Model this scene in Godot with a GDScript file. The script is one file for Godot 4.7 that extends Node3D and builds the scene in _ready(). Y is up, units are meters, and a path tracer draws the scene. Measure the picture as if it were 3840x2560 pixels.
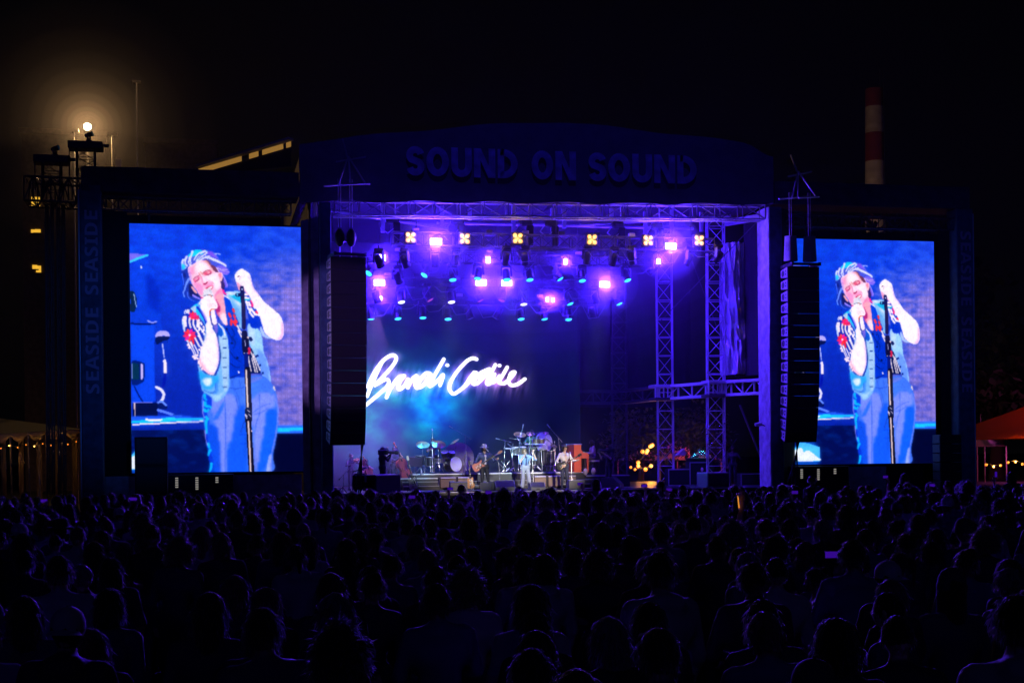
extends Node3D
# A night concert seen from the crowd. x to the right along the stage front, y up, z towards the audience; metres.
# The stage front edge is z = 0; the photographer stands in the crowd, to the left of the stage centre, looking a little to the right.

var rng := RandomNumberGenerator.new()
var M := {}
var taken := {}

# a mesh under construction: points in counter-clockwise order seen from outside
class MB:
	var v := PackedVector3Array()
	var n := PackedVector3Array()
	var c := PackedColorArray()
	var ix := PackedInt32Array()
	var tint := Color.WHITE

	func put(p: Vector3, q: Vector3) -> int:
		v.append(p)
		n.append(q)
		c.append(tint)
		return v.size() - 1

	func face(p: Array) -> void:
		var q: Vector3 = (p[1] - p[0]).cross(p[2] - p[0]).normalized()
		var b := v.size()
		for a in p:
			put(a, q)
		for i in range(1, p.size() - 1):
			ix.append_array([b, b + i + 1, b + i])

	func box(t: Transform3D, s: Vector3, e := 0.0) -> void:
		var h := s / 2.0
		e = minf(e, minf(h.x, minf(h.y, h.z)) * 0.9)
		var g := h - Vector3(e, e, e)
		for ax in 3:
			for sg in [-1.0, 1.0]:
				var o := Vector3.ZERO
				o[ax] = h[ax] * sg
				var a := (ax + 1) % 3
				var b := (ax + 2) % 3
				var q := []
				for k in [[-1, -1], [1, -1], [1, 1], [-1, 1]]:
					var p := o
					p[a] = g[a] * k[0]
					p[b] = g[b] * k[1]
					q.append(t * p)
				if sg < 0:
					q.reverse()
				face(q)
		if e <= 0.0:
			return
		for ax in 3:
			var a := (ax + 1) % 3
			var b := (ax + 2) % 3
			for k in [[-1.0, -1.0], [1.0, -1.0], [1.0, 1.0], [-1.0, 1.0]]:
				var q := []
				for m in [[0, -1.0], [1, -1.0], [1, 1.0], [0, 1.0]]:
					var p := Vector3.ZERO
					p[ax] = g[ax] * m[1]
					p[a] = (h[a] if m[0] == 0 else g[a]) * k[0]
					p[b] = (g[b] if m[0] == 0 else h[b]) * k[1]
					q.append(t * p)
				if k[0] * k[1] > 0:
					q.reverse()
				face(q)
		for k in 8:
			var s3 := Vector3(1 if k & 1 else -1, 1 if k & 2 else -1, 1 if k & 4 else -1)
			var q := [t * Vector3(h.x * s3.x, g.y * s3.y, g.z * s3.z), t * Vector3(g.x * s3.x, h.y * s3.y, g.z * s3.z), t * Vector3(g.x * s3.x, g.y * s3.y, h.z * s3.z)]
			if s3.x * s3.y * s3.z < 0:
				q.reverse()
			face(q)

	func bx(x: float, y: float, z: float, sx: float, sy: float, sz: float, e := 0.0) -> void:
		box(Transform3D(Basis(), Vector3(x, y, z)), Vector3(sx, sy, sz), e)

	func ring(at: Vector3, b: Basis, r: float, seg: int) -> PackedVector3Array:
		var out := PackedVector3Array()
		for i in seg:
			out.append(at + b.x * cos(TAU * i / seg) * r + b.y * sin(TAU * i / seg) * r)
		return out

	static func along(d: Vector3) -> Basis:
		d = d.normalized()
		var u := Vector3.UP if absf(d.y) < 0.9 else Vector3.RIGHT
		var x := u.cross(d).normalized()
		return Basis(x, d.cross(x), d)

	func cap(r: PackedVector3Array, flip: bool) -> void:
		var q := Array(r)
		if flip:
			q.reverse()
		face(q)

	func tube(a: Vector3, b: Vector3, ra: float, rb := -1.0, seg := 8, caps := true) -> void:
		if rb < 0:
			rb = ra
		var f := along(b - a)
		var base := v.size()
		var slope := (ra - rb) / maxf(1e-4, a.distance_to(b))
		for i in seg:
			var d: Vector3 = f.x * cos(TAU * i / seg) + f.y * sin(TAU * i / seg)
			var q: Vector3 = (d + f.z * slope).normalized()
			put(a + d * ra, q)
			put(b + d * rb, q)
		for i in seg:
			var p := base + 2 * i
			var q := base + 2 * ((i + 1) % seg)
			ix.append_array([p, p + 1, q, q, p + 1, q + 1])
		if caps:
			if ra > 0.0001:
				cap(ring(a, f, ra, seg), true)
			if rb > 0.0001:
				cap(ring(b, f, rb, seg), false)

	func path(p: Array, r: float, seg := 6, r2 := -1.0) -> void:
		if r2 < 0:
			r2 = r
		for i in p.size() - 1:
			tube(p[i], p[i + 1], lerpf(r, r2, float(i) / (p.size() - 1)), lerpf(r, r2, (i + 1.0) / (p.size() - 1)), seg)

	# rows of points joined into a smooth sheet; closed joins the row ends
	func sheet(rows: Array, closed := false, flip := false) -> void:
		var base := v.size()
		var w: int = rows[0].size()
		var h := rows.size()
		for j in h:
			for i in w:
				var l: int = (i - 1 + w) % w if closed else maxi(i - 1, 0)
				var r: int = (i + 1) % w if closed else mini(i + 1, w - 1)
				var dx: Vector3 = rows[j][r] - rows[j][l]
				var dy: Vector3 = rows[mini(j + 1, h - 1)][i] - rows[maxi(j - 1, 0)][i]
				if dx.length() < 1e-6:
					var jj := mini(j + 1, h - 1) if j == 0 else maxi(j - 1, 0)
					dx = rows[jj][r] - rows[jj][l]
				var q := dx.cross(dy).normalized()
				put(rows[j][i], -q if flip else q)
		for j in h - 1:
			for i in (w if closed else w - 1):
				var a := base + j * w + i
				var b := base + j * w + (i + 1) % w
				var d := a + w
				var e := b + w
				if flip:
					ix.append_array([a, b, d, b, e, d])
				else:
					ix.append_array([a, d, b, b, d, e])

	# profile of (radius, height) turned about the z axis of t
	func lathe(prof: Array, t: Transform3D, seg := 16) -> void:
		var rows := []
		for p in prof:
			var r := PackedVector3Array()
			for i in seg:
				r.append(t * Vector3(cos(TAU * i / seg) * p[0], sin(TAU * i / seg) * p[0], p[1]))
			rows.append(r)
		sheet(rows, true)

	func ball(at: Vector3, r: Vector3, seg := 12, b := Basis()) -> void:
		var rows := []
		var m := maxi(4, seg * 2 / 3)
		for j in m + 1:
			var th := PI * j / m
			var row := PackedVector3Array()
			for i in seg:
				row.append(at + b * (Vector3(sin(th) * cos(TAU * i / seg), -cos(th), -sin(th) * sin(TAU * i / seg)) * r))
			rows.append(row)
		sheet(rows, true)

	# an outline (x, y) given depth from z0 to z1
	func prism(p: PackedVector2Array, z0: float, z1: float, t := Transform3D()) -> void:
		if Geometry2D.is_polygon_clockwise(p):
			p.reverse()
		var tri := Geometry2D.triangulate_polygon(p)
		for side in 2:
			var z := z1 if side else z0
			var b := v.size()
			for q in p:
				put(t * Vector3(q.x, q.y, z), (t.basis * Vector3(0, 0, 1 if side else -1)).normalized())
			for i in range(0, tri.size(), 3):
				var a := p[tri[i]]
				var ccw := (p[tri[i + 1]] - a).cross(p[tri[i + 2]] - a) > 0
				if ccw == (side == 1):
					ix.append_array([b + tri[i], b + tri[i + 2], b + tri[i + 1]])
				else:
					ix.append_array([b + tri[i], b + tri[i + 1], b + tri[i + 2]])
		for i in p.size():
			var a := p[i]
			var d := p[(i + 1) % p.size()]
			face([t * Vector3(a.x, a.y, z0), t * Vector3(d.x, d.y, z0), t * Vector3(d.x, d.y, z1), t * Vector3(a.x, a.y, z1)])

	func mesh() -> ArrayMesh:
		var a := []
		a.resize(Mesh.ARRAY_MAX)
		a[Mesh.ARRAY_VERTEX] = v
		a[Mesh.ARRAY_NORMAL] = n
		a[Mesh.ARRAY_COLOR] = c
		a[Mesh.ARRAY_INDEX] = ix
		var m := ArrayMesh.new()
		m.add_surface_from_arrays(Mesh.PRIMITIVE_TRIANGLES, a)
		return m

func lin(r: float, g: float, b: float) -> Color:
	return Color(r, g, b).linear_to_srgb()

func mat(called: String, r: float, g: float, b: float, rough := 0.7, metal := 0.0, vertex := false) -> StandardMaterial3D:
	var m := StandardMaterial3D.new()
	m.resource_name = called
	m.albedo_color = lin(r, g, b)
	m.roughness = rough
	m.metallic = metal
	m.vertex_color_use_as_albedo = vertex
	M[called] = m
	return m

func glow(called: String, r: float, g: float, b: float, e: float) -> StandardMaterial3D:
	var m := mat(called, 0.1, 0.1, 0.1, 0.5)
	m.emission_enabled = true
	m.emission = lin(r, g, b)
	m.emission_energy_multiplier = e
	return m

# fine relief and tone for cloth, paint and ground
func grained(m: StandardMaterial3D, freq: float, scale: float, relief: float, dark := 0.75) -> void:
	var f := FastNoiseLite.new()
	f.seed = int(freq * 97) + 3
	f.frequency = freq
	f.fractal_octaves = 4
	var g := Gradient.new()
	g.set_color(0, Color(dark, dark, dark))
	g.set_color(1, Color.WHITE)
	var t := NoiseTexture2D.new()
	t.noise = f
	t.width = 256
	t.height = 256
	t.seamless = true
	t.color_ramp = g
	m.albedo_texture = t
	m.heightmap_enabled = relief > 0.0
	m.heightmap_texture = t
	m.heightmap_scale = relief
	m.uv1_triplanar = true
	m.uv1_scale = Vector3.ONE * scale

func numbered(called: String) -> String:
	var k: int = taken.get(called, 0)
	taken[called] = k + 1
	return called if k == 0 else "%s_%03d" % [called, k]

func obj(called: String, mesh: Variant, m: Material, parent: Node = self) -> MeshInstance3D:
	var o := MeshInstance3D.new()
	o.mesh = mesh.mesh() if mesh is MB else mesh
	o.material_override = m
	if parent == self:
		o.name = numbered(called)
		add_child(o)
	else:
		var k := 0
		var nm := called
		while parent.has_node(nm):
			k += 1
			nm = "%s_%03d" % [called, k]
		o.name = nm
		parent.add_child(o)
	return o

func tag(o: Node, label: String, category: String, group := "") -> Node:
	o.set_meta("label", label)
	o.set_meta("category", category)
	if group:
		o.set_meta("group", group)
	return o

func thing(called: String, label: String, category: String, at := Vector3.ZERO, turn := 0.0, group := "") -> Node3D:
	var o := Node3D.new()
	o.name = numbered(called)
	add_child(o)
	o.position = at
	o.rotation.y = turn
	tag(o, label, category, group)
	return o

func struct(called: String, mesh: Variant, m: Material) -> MeshInstance3D:
	var o := obj(called, mesh, m)
	o.set_meta("kind", "structure")
	return o

func dup(o: Node3D, label: String, at: Transform3D) -> Node3D:
	var r: Node3D = o.duplicate()
	var base := str(o.name)
	if base.length() > 4 and base.right(3).is_valid_int():
		base = base.left(-4)
	r.name = numbered(base)
	add_child(r)
	r.transform = at
	r.set_meta("label", label)
	return r

func omni(at: Vector3, r: float, g: float, b: float, e: float, parent: Node = self, size := 0.1) -> OmniLight3D:
	var l := OmniLight3D.new()
	l.name = "lamp_light"
	l.light_color = lin(r, g, b)
	l.light_energy = e
	l.light_size = size
	l.omni_range = 120
	l.omni_attenuation = 2.0
	l.shadow_enabled = true
	parent.add_child(l, true)
	l.position = at
	return l

func spot(at: Vector3, to: Vector3, deg: float, r: float, g: float, b: float, e: float, parent: Node = self) -> SpotLight3D:
	var l := SpotLight3D.new()
	l.name = "beam_light"
	l.light_color = lin(r, g, b)
	l.light_energy = e
	l.light_size = 0.1
	l.spot_angle = deg
	l.spot_angle_attenuation = 0.4
	l.spot_range = 60
	l.spot_attenuation = 2.0
	l.shadow_enabled = true
	parent.add_child(l, true)
	l.position = at
	l.basis = Basis.looking_at(to - at, Vector3.UP if absf((to - at).normalized().y) < 0.98 else Vector3.RIGHT)
	return l

func lettering(text: String, width: float, height: float, depth: float, font: Font) -> Array:
	var t := TextMesh.new()
	t.text = text
	t.font = font
	t.font_size = 64
	t.pixel_size = 0.01
	t.depth = depth
	t.curve_step = 1.0
	var box := t.get_aabb()
	return [t, Vector3(width / box.size.x, height / box.size.y, 1.0), box.get_center()]

# a square lattice beam from a to b; side is the direction of one face
func truss(root: Node3D, a: Vector3, b: Vector3, side: Vector3, w: float, h: float, bays: int, r: float, m: Material, split := false, rung_r := -1.0, thin: Material = null) -> void:
	if thin == null:
		thin = m
	var d := (b - a).normalized()
	side = (side - d * side.dot(d)).normalized()
	var up := d.cross(side).normalized()
	var cs := []
	for k in [[-1, -1], [1, -1], [1, 1], [-1, 1]]:
		cs.append(side * w / 2 * k[0] + up * h / 2 * k[1])
	for k in 4:
		var mb := MB.new()
		mb.tube(a + cs[k], b + cs[k], r, r, 8)
		obj("chord", mb, m, root)
	var all := MB.new()
	if rung_r < 0:
		rung_r = r * 0.6
	for i in bays + 1:
		var p := a.lerp(b, float(i) / bays)
		var q := a.lerp(b, float(i + 1) / bays)
		for k in 4:
			var mb := MB.new() if split else all
			mb.tube(p + cs[k], p + cs[(k + 1) % 4], rung_r, rung_r, 6, false)
			if split:
				obj("rung", mb, thin, root)
			if i < bays:
				var nb := MB.new() if split else all
				var e := (i + k) % 2
				nb.tube(p + cs[(k + e) % 4], q + cs[(k + 1 - e) % 4], rung_r, rung_r, 6, false)
				if split:
					obj("brace", nb, thin, root)
	if not split:
		obj("bracing", all, thin, root).set_meta("kind", "stuff")

# ---------- what the LED screens show (flat pictures) ----------
func fill_poly(im: Image, col: Color, p: PackedVector2Array) -> void:
	var lo := 1e9
	var hi := -1e9
	for q in p:
		lo = minf(lo, q.y)
		hi = maxf(hi, q.y)
	for y in range(maxi(0, int(floor(lo))), mini(im.get_height(), int(ceil(hi)) + 1)):
		var xs := []
		var yy := y + 0.5
		for i in p.size():
			var a := p[i]
			var b := p[(i + 1) % p.size()]
			if (a.y <= yy) != (b.y <= yy):
				xs.append(a.x + (yy - a.y) / (b.y - a.y) * (b.x - a.x))
		xs.sort()
		for i in range(0, xs.size() - 1, 2):
			var x0 := int(round(xs[i]))
			var x1 := int(round(xs[i + 1]))
			if x1 > x0:
				if col.a >= 1.0:
					im.fill_rect(Rect2i(x0, y, x1 - x0, 1), col)
				else:
					for x in range(maxi(0, x0), mini(im.get_width(), x1)):
						im.set_pixel(x, y, im.get_pixel(x, y).blend(col))

func flat_points(a: Array, closed: bool, smooth := true) -> PackedVector2Array:
	var p := PackedVector2Array()
	for i in range(0, a.size(), 2):
		p.append(Vector2(a[i], a[i + 1]))
	if not smooth or p.size() < 3:
		return p
	var out := PackedVector2Array()
	var n := p.size()
	for i in (n if closed else n - 1):
		var a0 := p[(i - 1 + n) % n] if closed else p[maxi(i - 1, 0)]
		var a1 := p[i]
		var a2 := p[(i + 1) % n]
		var a3 := p[(i + 2) % n] if closed else p[mini(i + 2, n - 1)]
		for k in 5:
			out.append(a1.cubic_interpolate(a2, a0, a3, k / 5.0))
	if not closed:
		out.append(p[n - 1])
	return out

func shape(im: Image, col: String, a: Array, smooth := true, alpha := 1.0) -> void:
	fill_poly(im, Color(Color(col), alpha), flat_points(a, true, smooth))

func line(im: Image, col: String, w: float, a: Array, w2 := -1.0) -> void:
	var p := flat_points(a, false)
	if w2 < 0.0:
		w2 = w
	for i in p.size():
		var r := lerpf(w, w2, float(i) / maxf(1, p.size() - 1)) / 2.0
		var disc := PackedVector2Array()
		for k in 10:
			disc.append(p[i] + Vector2.from_angle(TAU * k / 10) * r)
		fill_poly(im, Color(col), disc)
		if i + 1 < p.size():
			var d := (p[i + 1] - p[i]).normalized().orthogonal() * r
			fill_poly(im, Color(col), PackedVector2Array([p[i] + d, p[i + 1] + d, p[i + 1] - d, p[i] - d]))

func blurred(im: Image, n: int) -> Image:
	var b: Image = im.duplicate()
	b.resize(maxi(2, im.get_width() / n), maxi(2, im.get_height() / n), Image.INTERPOLATE_TRILINEAR)
	while b.get_width() * 2 < im.get_width():
		b.resize(b.get_width() * 2, b.get_height() * 2, Image.INTERPOLATE_BILINEAR)
	b.resize(im.get_width(), im.get_height(), Image.INTERPOLATE_BILINEAR)
	return b

# a soft patch: the polygon is blurred before it is laid over the picture
func soft(im: Image, col: String, alpha: float, n: int, a: Array) -> void:
	var c := Color(col)
	var p := flat_points(a, true)
	var box := Rect2(p[0], Vector2.ZERO)
	for q in p:
		box = box.expand(q)
	var r := Rect2i(box.grow(n * 3.0))
	var layer := Image.create_empty(maxi(8, r.size.x), maxi(8, r.size.y), false, Image.FORMAT_RGBA8)
	layer.fill(Color(c, 0.0))
	for i in p.size():
		p[i] -= Vector2(r.position)
	fill_poly(layer, Color(c, 0.999), p)
	for y in layer.get_height():
		layer.set_pixel(0, y, Color(c, 0))
	layer = blurred(layer, n)
	for y in layer.get_height():
		var ty := y + r.position.y
		if ty < 0 or ty >= im.get_height():
			continue
		for x in layer.get_width():
			var tx := x + r.position.x
			if tx >= 0 and tx < im.get_width():
				var k := clampf(layer.get_pixel(x, y).a * alpha, 0, 1)
				if k > 0.004:
					im.set_pixel(tx, ty, im.get_pixel(tx, ty).lerp(c, k))

func petals(im: Image, c: Vector2, r: float, n: int, cols: Array, dot := true) -> void:
	for k in n:
		var d := Vector2.from_angle(TAU * k / n + 0.2)
		var s := d.orthogonal() * r * 0.3
		fill_poly(im, Color(cols[k % cols.size()]), PackedVector2Array([c, c + d * r * 0.55 + s, c + d * r, c + d * r * 0.55 - s]))
	if dot:
		line(im, "fff4f4", r * 0.3, [c.x, c.y, c.x + 1, c.y])

func singer_picture() -> ImageTexture:
	var im := Image.create_empty(640, 930, false, Image.FORMAT_RGBA8)
	var noise := FastNoiseLite.new()
	noise.seed = 5
	noise.frequency = 0.012
	for y in 930:
		for x in 640:
			var n := noise.get_noise_2d(x, y * 2.2)
			var v := noise.get_noise_2d(x * 5.0 + 900, y * 5.0)
			var t := clampf((x - 330) / 300.0 + n * 0.7, 0, 1) * clampf((y - 40) / 190.0, 0.15, 1)
			var low := clampf((y - 150) / 500.0, 0, 1)
			var c := Color(0.04, 0.26 + n * 0.07, 0.86 + n * 0.08).lerp(Color(0.02, 0.12, 0.6), low * 0.85 if x < 420 else low * 0.5)
			c = c.lerp(Color(0.58, 0.54, 0.9), t)
			if x > 300 and y > 90 and (x % 7 < 2 or y % 7 < 2):
				c = c.darkened(0.2 * t)
			if y > 770:
				c = Color(0.0, 0.05 + v * 0.01, 0.3).lerp(Color(0, 0.16, 0.5), clampf(n + 0.25 - absf(y - 800 - x * 0.1) / 300.0, 0, 1))
				if x > 500:
					c = Color(0, 0.02, 0.17 + 0.02 * v)
			im.set_pixel(x, y, Color(clampf(c.r, 0, 1), clampf(c.g, 0, 1), clampf(c.b, 0, 1)))
	# blurred amplifier stack, microphone and lit stage edge behind the singer
	shape(im, "0a48e8", [0, 190, 60, 150, 85, 170, 105, 300, 120, 420, 85, 440, 85, 760, 0, 760], false, 0.45)
	shape(im, "7a6ef0", [0, 112, 66, 113, 70, 118, 0, 146], false)
	line(im, "35d8ff", 9, [0, 144, 30, 130, 66, 117])
	soft(im, "0018a0", 0.6, 14, [60, 190, 100, 230, 110, 330, 70, 300])
	line(im, "e8f0ff", 7, [41, 160, 42, 164])
	line(im, "04203c", 22, [6, 262, 14, 290, 8, 320])
	line(im, "b0d8ff", 3, [14, 262, 20, 300, 24, 312])
	shape(im, "0a50f4", [3.1,377.3,87.5,378.2,88.8,663.8,4.4,669.1], false, 0.7)
	line(im, "001468", 6, [4.4,373.3,66,374.3,92.8,370.1])
	line(im, "98a8ff", 6, [63.3,362.2,79.4,368.8,95.5,364.7])
	shape(im, "001a70", [3.1,516.5,44.6,519.1,49.9,529.8,48.6,580.7,39.2,594.1,4.4,599.5])
	shape(im, "023048", [7.1,519.2,31.2,521.8,31.2,580.7,7.1,583.4], false)
	line(im, "d8ccff", 9, [39.2,527.1,39.8,556.6,39.2,576.7])
	line(im, "8fa8e8", 5, [4.4,524.5,4.9,551.3,4.4,575.4])
	line(im, "001468", 5, [12.4,607.5,25.8,637,41.9,663.8])
	shape(im, "b8b4f8", [92.8,411.7,103.5,400.9,125,398.1,139.7,406.1,142.4,420.8,119.6,418.2,92.8,425.1])
	shape(im, "000e48", [92.3,425.1,116.9,419.1,142.4,421.6,135.7,432.9,116.9,438.4,95.5,450.5])
	line(im, "c8d4ff", 5, [116.4,449.1,119.6,473.3,122.3,497.4])
	line(im, "fff8f4", 12, [124.2,510.8,125,529.6,125.5,555.1])
	line(im, "0010a0", 10, [125,561.8,122.3,586,116.9,607.4])
	line(im, "f0f4ff", 11, [92.8,610.1,108.9,619.5,119.6,637,112.9,658.4,106.2,666.5])
	shape(im, "001058", [95.5,677.2,106.2,661.1,125,666.5,131.7,690.6,95.5,690.6])
	line(im, "5f90ff", 8, [96.8,669.1,111.6,663.8,127.6,677.2])
	shape(im, "00083c", [5.7,667.8,95.5,669.1,95.5,717.4,4.4,720], false)
	line(im, "e8d4c8", 5, [12.4,670.4,13,693.2,13,718.6])
	line(im, "8890ff", 3, [7.1,667.8,44.6,667,76.7,668.6])
	line(im, "5a88ff", 10, [98.2,696,125,704,154.4,714.8])
	line(im, "2050c0", 7, [154.4,714.8,173.2,718.9,183.9,716.2])
	soft(im, "1f60ff", 0.9, 6, [4.4,718.6,178.6,720.2,271,725.8,271,739.2,4.4,744])
	line(im, "10c8ff", 11, [5.7,740,71.4,737.5,178.6,732.3,272.3,729.8])
	line(im, "20e0ff", 12, [108.9,733.5,133,729.6,157.1,729.6])
	line(im, "f4f8ff", 9, [54,730.8,79.4,734.8,108.9,732.2])
	line(im, "fff0e8", 6, [4.4,749.4,71.4,746.9,130.3,744.3,205.4,740.5,271,739.2])
	shape(im, "2a70ff", [536, 757, 640, 757, 640, 786, 536, 786], false)
	shape(im, "18d4ff", [536, 765, 640, 764, 640, 778, 536, 779], false)
	# bright box at the lower left corner
	soft(im, "0860d8", 0.8, 12, [0, 850, 90, 845, 110, 928, 0, 928])
	shape(im, "48c8ff", [0, 862, 20, 840, 60, 842, 112, 860, 112, 918, 0, 918], false)
	shape(im, "e8fbff", [0, 872, 30, 862, 40, 880, 60, 872, 100, 900, 112, 914, 0, 914])
	# hair behind the head
	soft(im, "1a34a0", 0.9, 5, [189.4,174.8,210.8,153.1,216.9,199.1,224.6,252.8,256.7,275.6,250.6,284.9,221.5,280.5,200.1,268.4,192.4,214.7])
	shape(im, "10207c", [196.3,182.4,203.1,182.3,206.2,194.6,201.6,199.3,196.3,193.2])
	shape(im, "10185c", [215.4,229.8,226.1,222.1,247.5,257.2,262.8,274,244.5,268,221.5,268.2])
	line(im, "6e9cff", 9, [216.9,203.7,209.3,217.6,203.9,231.5,200.1,245.3,195.5,256.1,199.3,271.5], 4)
	line(im, "9a8cff", 8, [231.5,265,241.4,271.1,256.7,278.7], 4)
	line(im, "3c6cff", 5, [190.9,184,194,199.3,197,217.7,196.3,227], 2)
	line(im, "4a78ff", 4, [210.8,252.9,212.3,268.3,221.5,280.5,235.3,286.5], 2)
	shape(im, "2a1c60", [325.6,167.2,342.4,182.5,347,205.5,351.6,222.4,347,241,337.8,245.7,333.2,213.4])
	soft(im, "8c6cf8", 0.9, 3, [305.7,149,351.6,154.6,368.4,174.5,359.3,185.4,344,185.5,351.6,205.5,362.3,227,354.7,234.7,347,213.2,342.4,191.7,321,167.3])
	line(im, "c8b4ff", 4, [321,161.1,342.4,165.5,366.9,165.3], 1.5)
	line(im, "b49cff", 4, [333.2,167.2,350.1,173.1,368.4,175.3], 2)
	line(im, "a088ff", 4, [339.4,179.4,351.6,183.9,360.8,185.4], 2)
	line(im, "b8a0ff", 4, [344,188.6,354.7,210.1,360,228.5], 2)
	# neck and chest
	shape(im, "ffa0c0", [313.3,264.4,337.8,238,344,256.4,347,274.9,351.6,316.1,317.9,316.4,308.8,290.6])
	shape(im, "ffb0b8", [313.9,263.7,347,259.6,349.6,294.3,353.4,332.7,359.8,371.2,352.1,377.1,333,353.4,317.7,327.9,321.5,294.5])
	soft(im, "b01068", 0.95, 4, [315.1,275.3,330.4,304.7,332.4,323.9,324.1,327.8,330.4,348.3,317.7,329.1,312.6,315.1,322.8,304.7])
	soft(im, "fff6f0", 0.9, 6, [333,338,349.6,332.8,357.2,368.7,352.1,375.1,336.8,358.5])
	# waistcoat (light blue) and shirt
	shape(im, "58b4f4", [220.1,317,246.3,295.1,257.7,288.6,260.3,318,279.4,369.2,274.3,403.8,242.4,338.6])
	shape(im, "10d4f8", [222,314.4,245,296.3,246.3,310.4,260.3,328.3,273,362.8,242.4,328.4,239.9,333.5])
	shape(im, "b4dcec", [221.4,316.4,239.9,304.1,241.8,323.3,237.3,328.4])
	line(im, "0830c8", 9, [247.5,310.4,260.3,328.3,273,351.2,279.4,369.2])
	line(im, "5060f0", 6, [262.8,323.1,271.8,335.9,280.7,358.9])
	shape(im, "90d0f0", [350.6,252.1,404.8,247.6,411.2,256.4,411.2,386.2,398.4,386.3,376.1,309.7,364.9,276.1])
	shape(im, "10c0e8", [364.9,263.2,377.7,271.1,404.8,291.8,411.2,288.5,409.6,269.3,393.6,259.7])
	soft(im, "dff2f6", 0.8, 4, [356.9,250.4,393.6,253.3,393.6,261.4,366.5,263.2])
	soft(im, "e4f0f0", 0.8, 5, [385.6,279.1,404.8,288.6,409.6,304.6,393.6,295.1])
	soft(im, "58a8e8", 0.7, 5, [376.1,287.2,393.6,304.7,411.2,335.1,411.2,375.3,388.8,335.3])
	shape(im, "9ad8f8", [435.9,371.3,466.5,380.1,486.9,414.8,494.6,479.1,509.9,520.3,520.1,595,492,574.5,471.6,515.3,443.6,456.2,435.9,420.2])
	soft(im, "5a90f8", 0.8, 8, [471.6,466.3,502.2,499.7,517.5,592.5,492,574.5,474.2,520.4])
	soft(im, "c8ecf8", 0.7, 6, [438.4,379,458.9,394.3,458.9,448.4,441,433])
	# dark blue shirt front
	shape(im, "0030c0", [348.3,268.6,366.2,281.3,371,297.9,371,457,359.8,457,359.8,376.4,353.4,327.6])
	shape(im, "0034c8", [323.7,377.1,354.3,376.9,374.7,371.7,410.4,392,418,458.8,421.9,577.1,405.3,584.9,361.9,583.7,359.4,425.7])
	shape(im, "0040d8", [347.4,271.4,366.5,279.2,379.3,311.3,393.6,346.5,401.6,375.4,372.9,375.5,356.9,351.6,352.2,311.5])
	for q in [[640,130,700,240,735,310],[720,250,770,330,740,420],[680,450,760,560,850,620],[690,640,780,700,830,690],[720,120,760,200,740,250],[690,860,780,820,850,800]]:
		var o := []
		for i in range(0, 6, 2):
			o.append(191 + q[i] / 3.92)
			o.append(357 + q[i + 1] / 3.92)
		line(im, "001a78", 4, o, 2)
	for q in [[640, 130], [718, 343], [795, 560]]:
		line(im, "000a40", 8, [191 + q[0] / 3.92, 357 + q[1] / 3.92, 192 + q[0] / 3.92, 357 + q[1] / 3.92])
	line(im, "fff4ec", 6, [398.1,551.5,398.9,554.6,398.7,556.6])
	# red flowers on the collar
	for q in [[150,1230,190,1320],[200,1380,195,1500],[250,1130,265,1200],[270,1270,285,1330],[300,1380,330,1450],[250,1420,310,1510]]:
		line(im, "ff3038", 9, [341 + q[0] / 6.272, 136 + q[1] / 6.272, 341 + q[2] / 6.272, 136 + q[3] / 6.272], 6)
	line(im, "ff2090", 8, [344.2,245.7,349,255.3,354.6,260.1], 5)
	line(im, "f8f8ff", 5, [345.8,263.4,356.9,269.7,364.9,276.1])
	line(im, "f8f8ff", 4, [355.3,261.7,360.1,263.2])
	line(im, "fff4e8", 6, [395.1,378,405.3,397.2,414.2,407.4], 5)
	line(im, "fff4e8", 6, [398.9,394.6,407.8,415.2,415.5,425.4], 5)
	# striped shirt below the stand and at the waist
	shape(im, "00104c", [429.5,451.1,448.7,463.9,481.8,543.6,479.3,559,435.9,559.1], false)
	for q in [[960,540,975,640,1000,760],[1000,470,1060,640,1090,770],[1010,560,1040,680,1060,770],[1030,500,1090,640,1130,740]]:
		var o := []
		for i in range(0, 6, 2):
			o.append(191 + q[i] / 3.92)
			o.append(357 + q[i + 1] / 3.92)
		line(im, "fff8ec", 4.5, o)
	for q in [[1095,525],[1130,665],[1170,785],[1075,535]]:
		line(im, "04207c", 8, [191 + q[0] / 3.92, 357 + q[1] / 3.92, 192 + q[0] / 3.92, 357 + q[1] / 3.92])
	# trousers
	shape(im, "3c78f0", [267.5,628.6,361.9,579.8,420.6,572,443.6,566.8,486.9,566.7,520.1,592.5,540.5,638.9,546.9,716.2,540.5,793.6,525.2,870.9,515,932.7,313.4,931.4,293,869.7,270.1,767.1,263.7,713.2])
	soft(im, "7c94f4", 0.9, 8, [297.1,646,344.9,638.3,383.2,642.1,394.6,701.9,379.3,753.9,371.7,811.7,352.6,832.8,348.7,932.9,325.8,932.7,320,830.7,310.5,763.3,297.1,701.7])
	soft(im, "0a58f0", 0.85, 9, [388.9,705.7,423.3,696.1,425.2,933.4,356.4,932.9,356.4,842.4,373.6,792.4])
	soft(im, "0048e0", 0.8, 7, [283.7,753.6,318.1,769.1,323.9,830.7,325.8,932.7,287.5,932.5,291.3,869.1,279.9,820.9])
	soft(im, "8098f8", 0.9, 9, [446.3,649.8,524.7,638.2,534.3,682.7,509.4,700.1,497.9,731,497.9,773.5,482.6,831.4,475,908.6,457.8,933.6,452,812])
	soft(im, "0860f0", 0.85, 8, [501.8,705.9,534.3,696.3,543.8,719.5,536.2,792.9,517.1,879.9,497.9,912.6,465.4,933.6,478.8,850.7,494.1,773.5])
	soft(im, "1468f4", 0.8, 5, [302.8,728.7,337.2,669.1,343,676.8,325.8,719.1,310.5,734.5])
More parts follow.
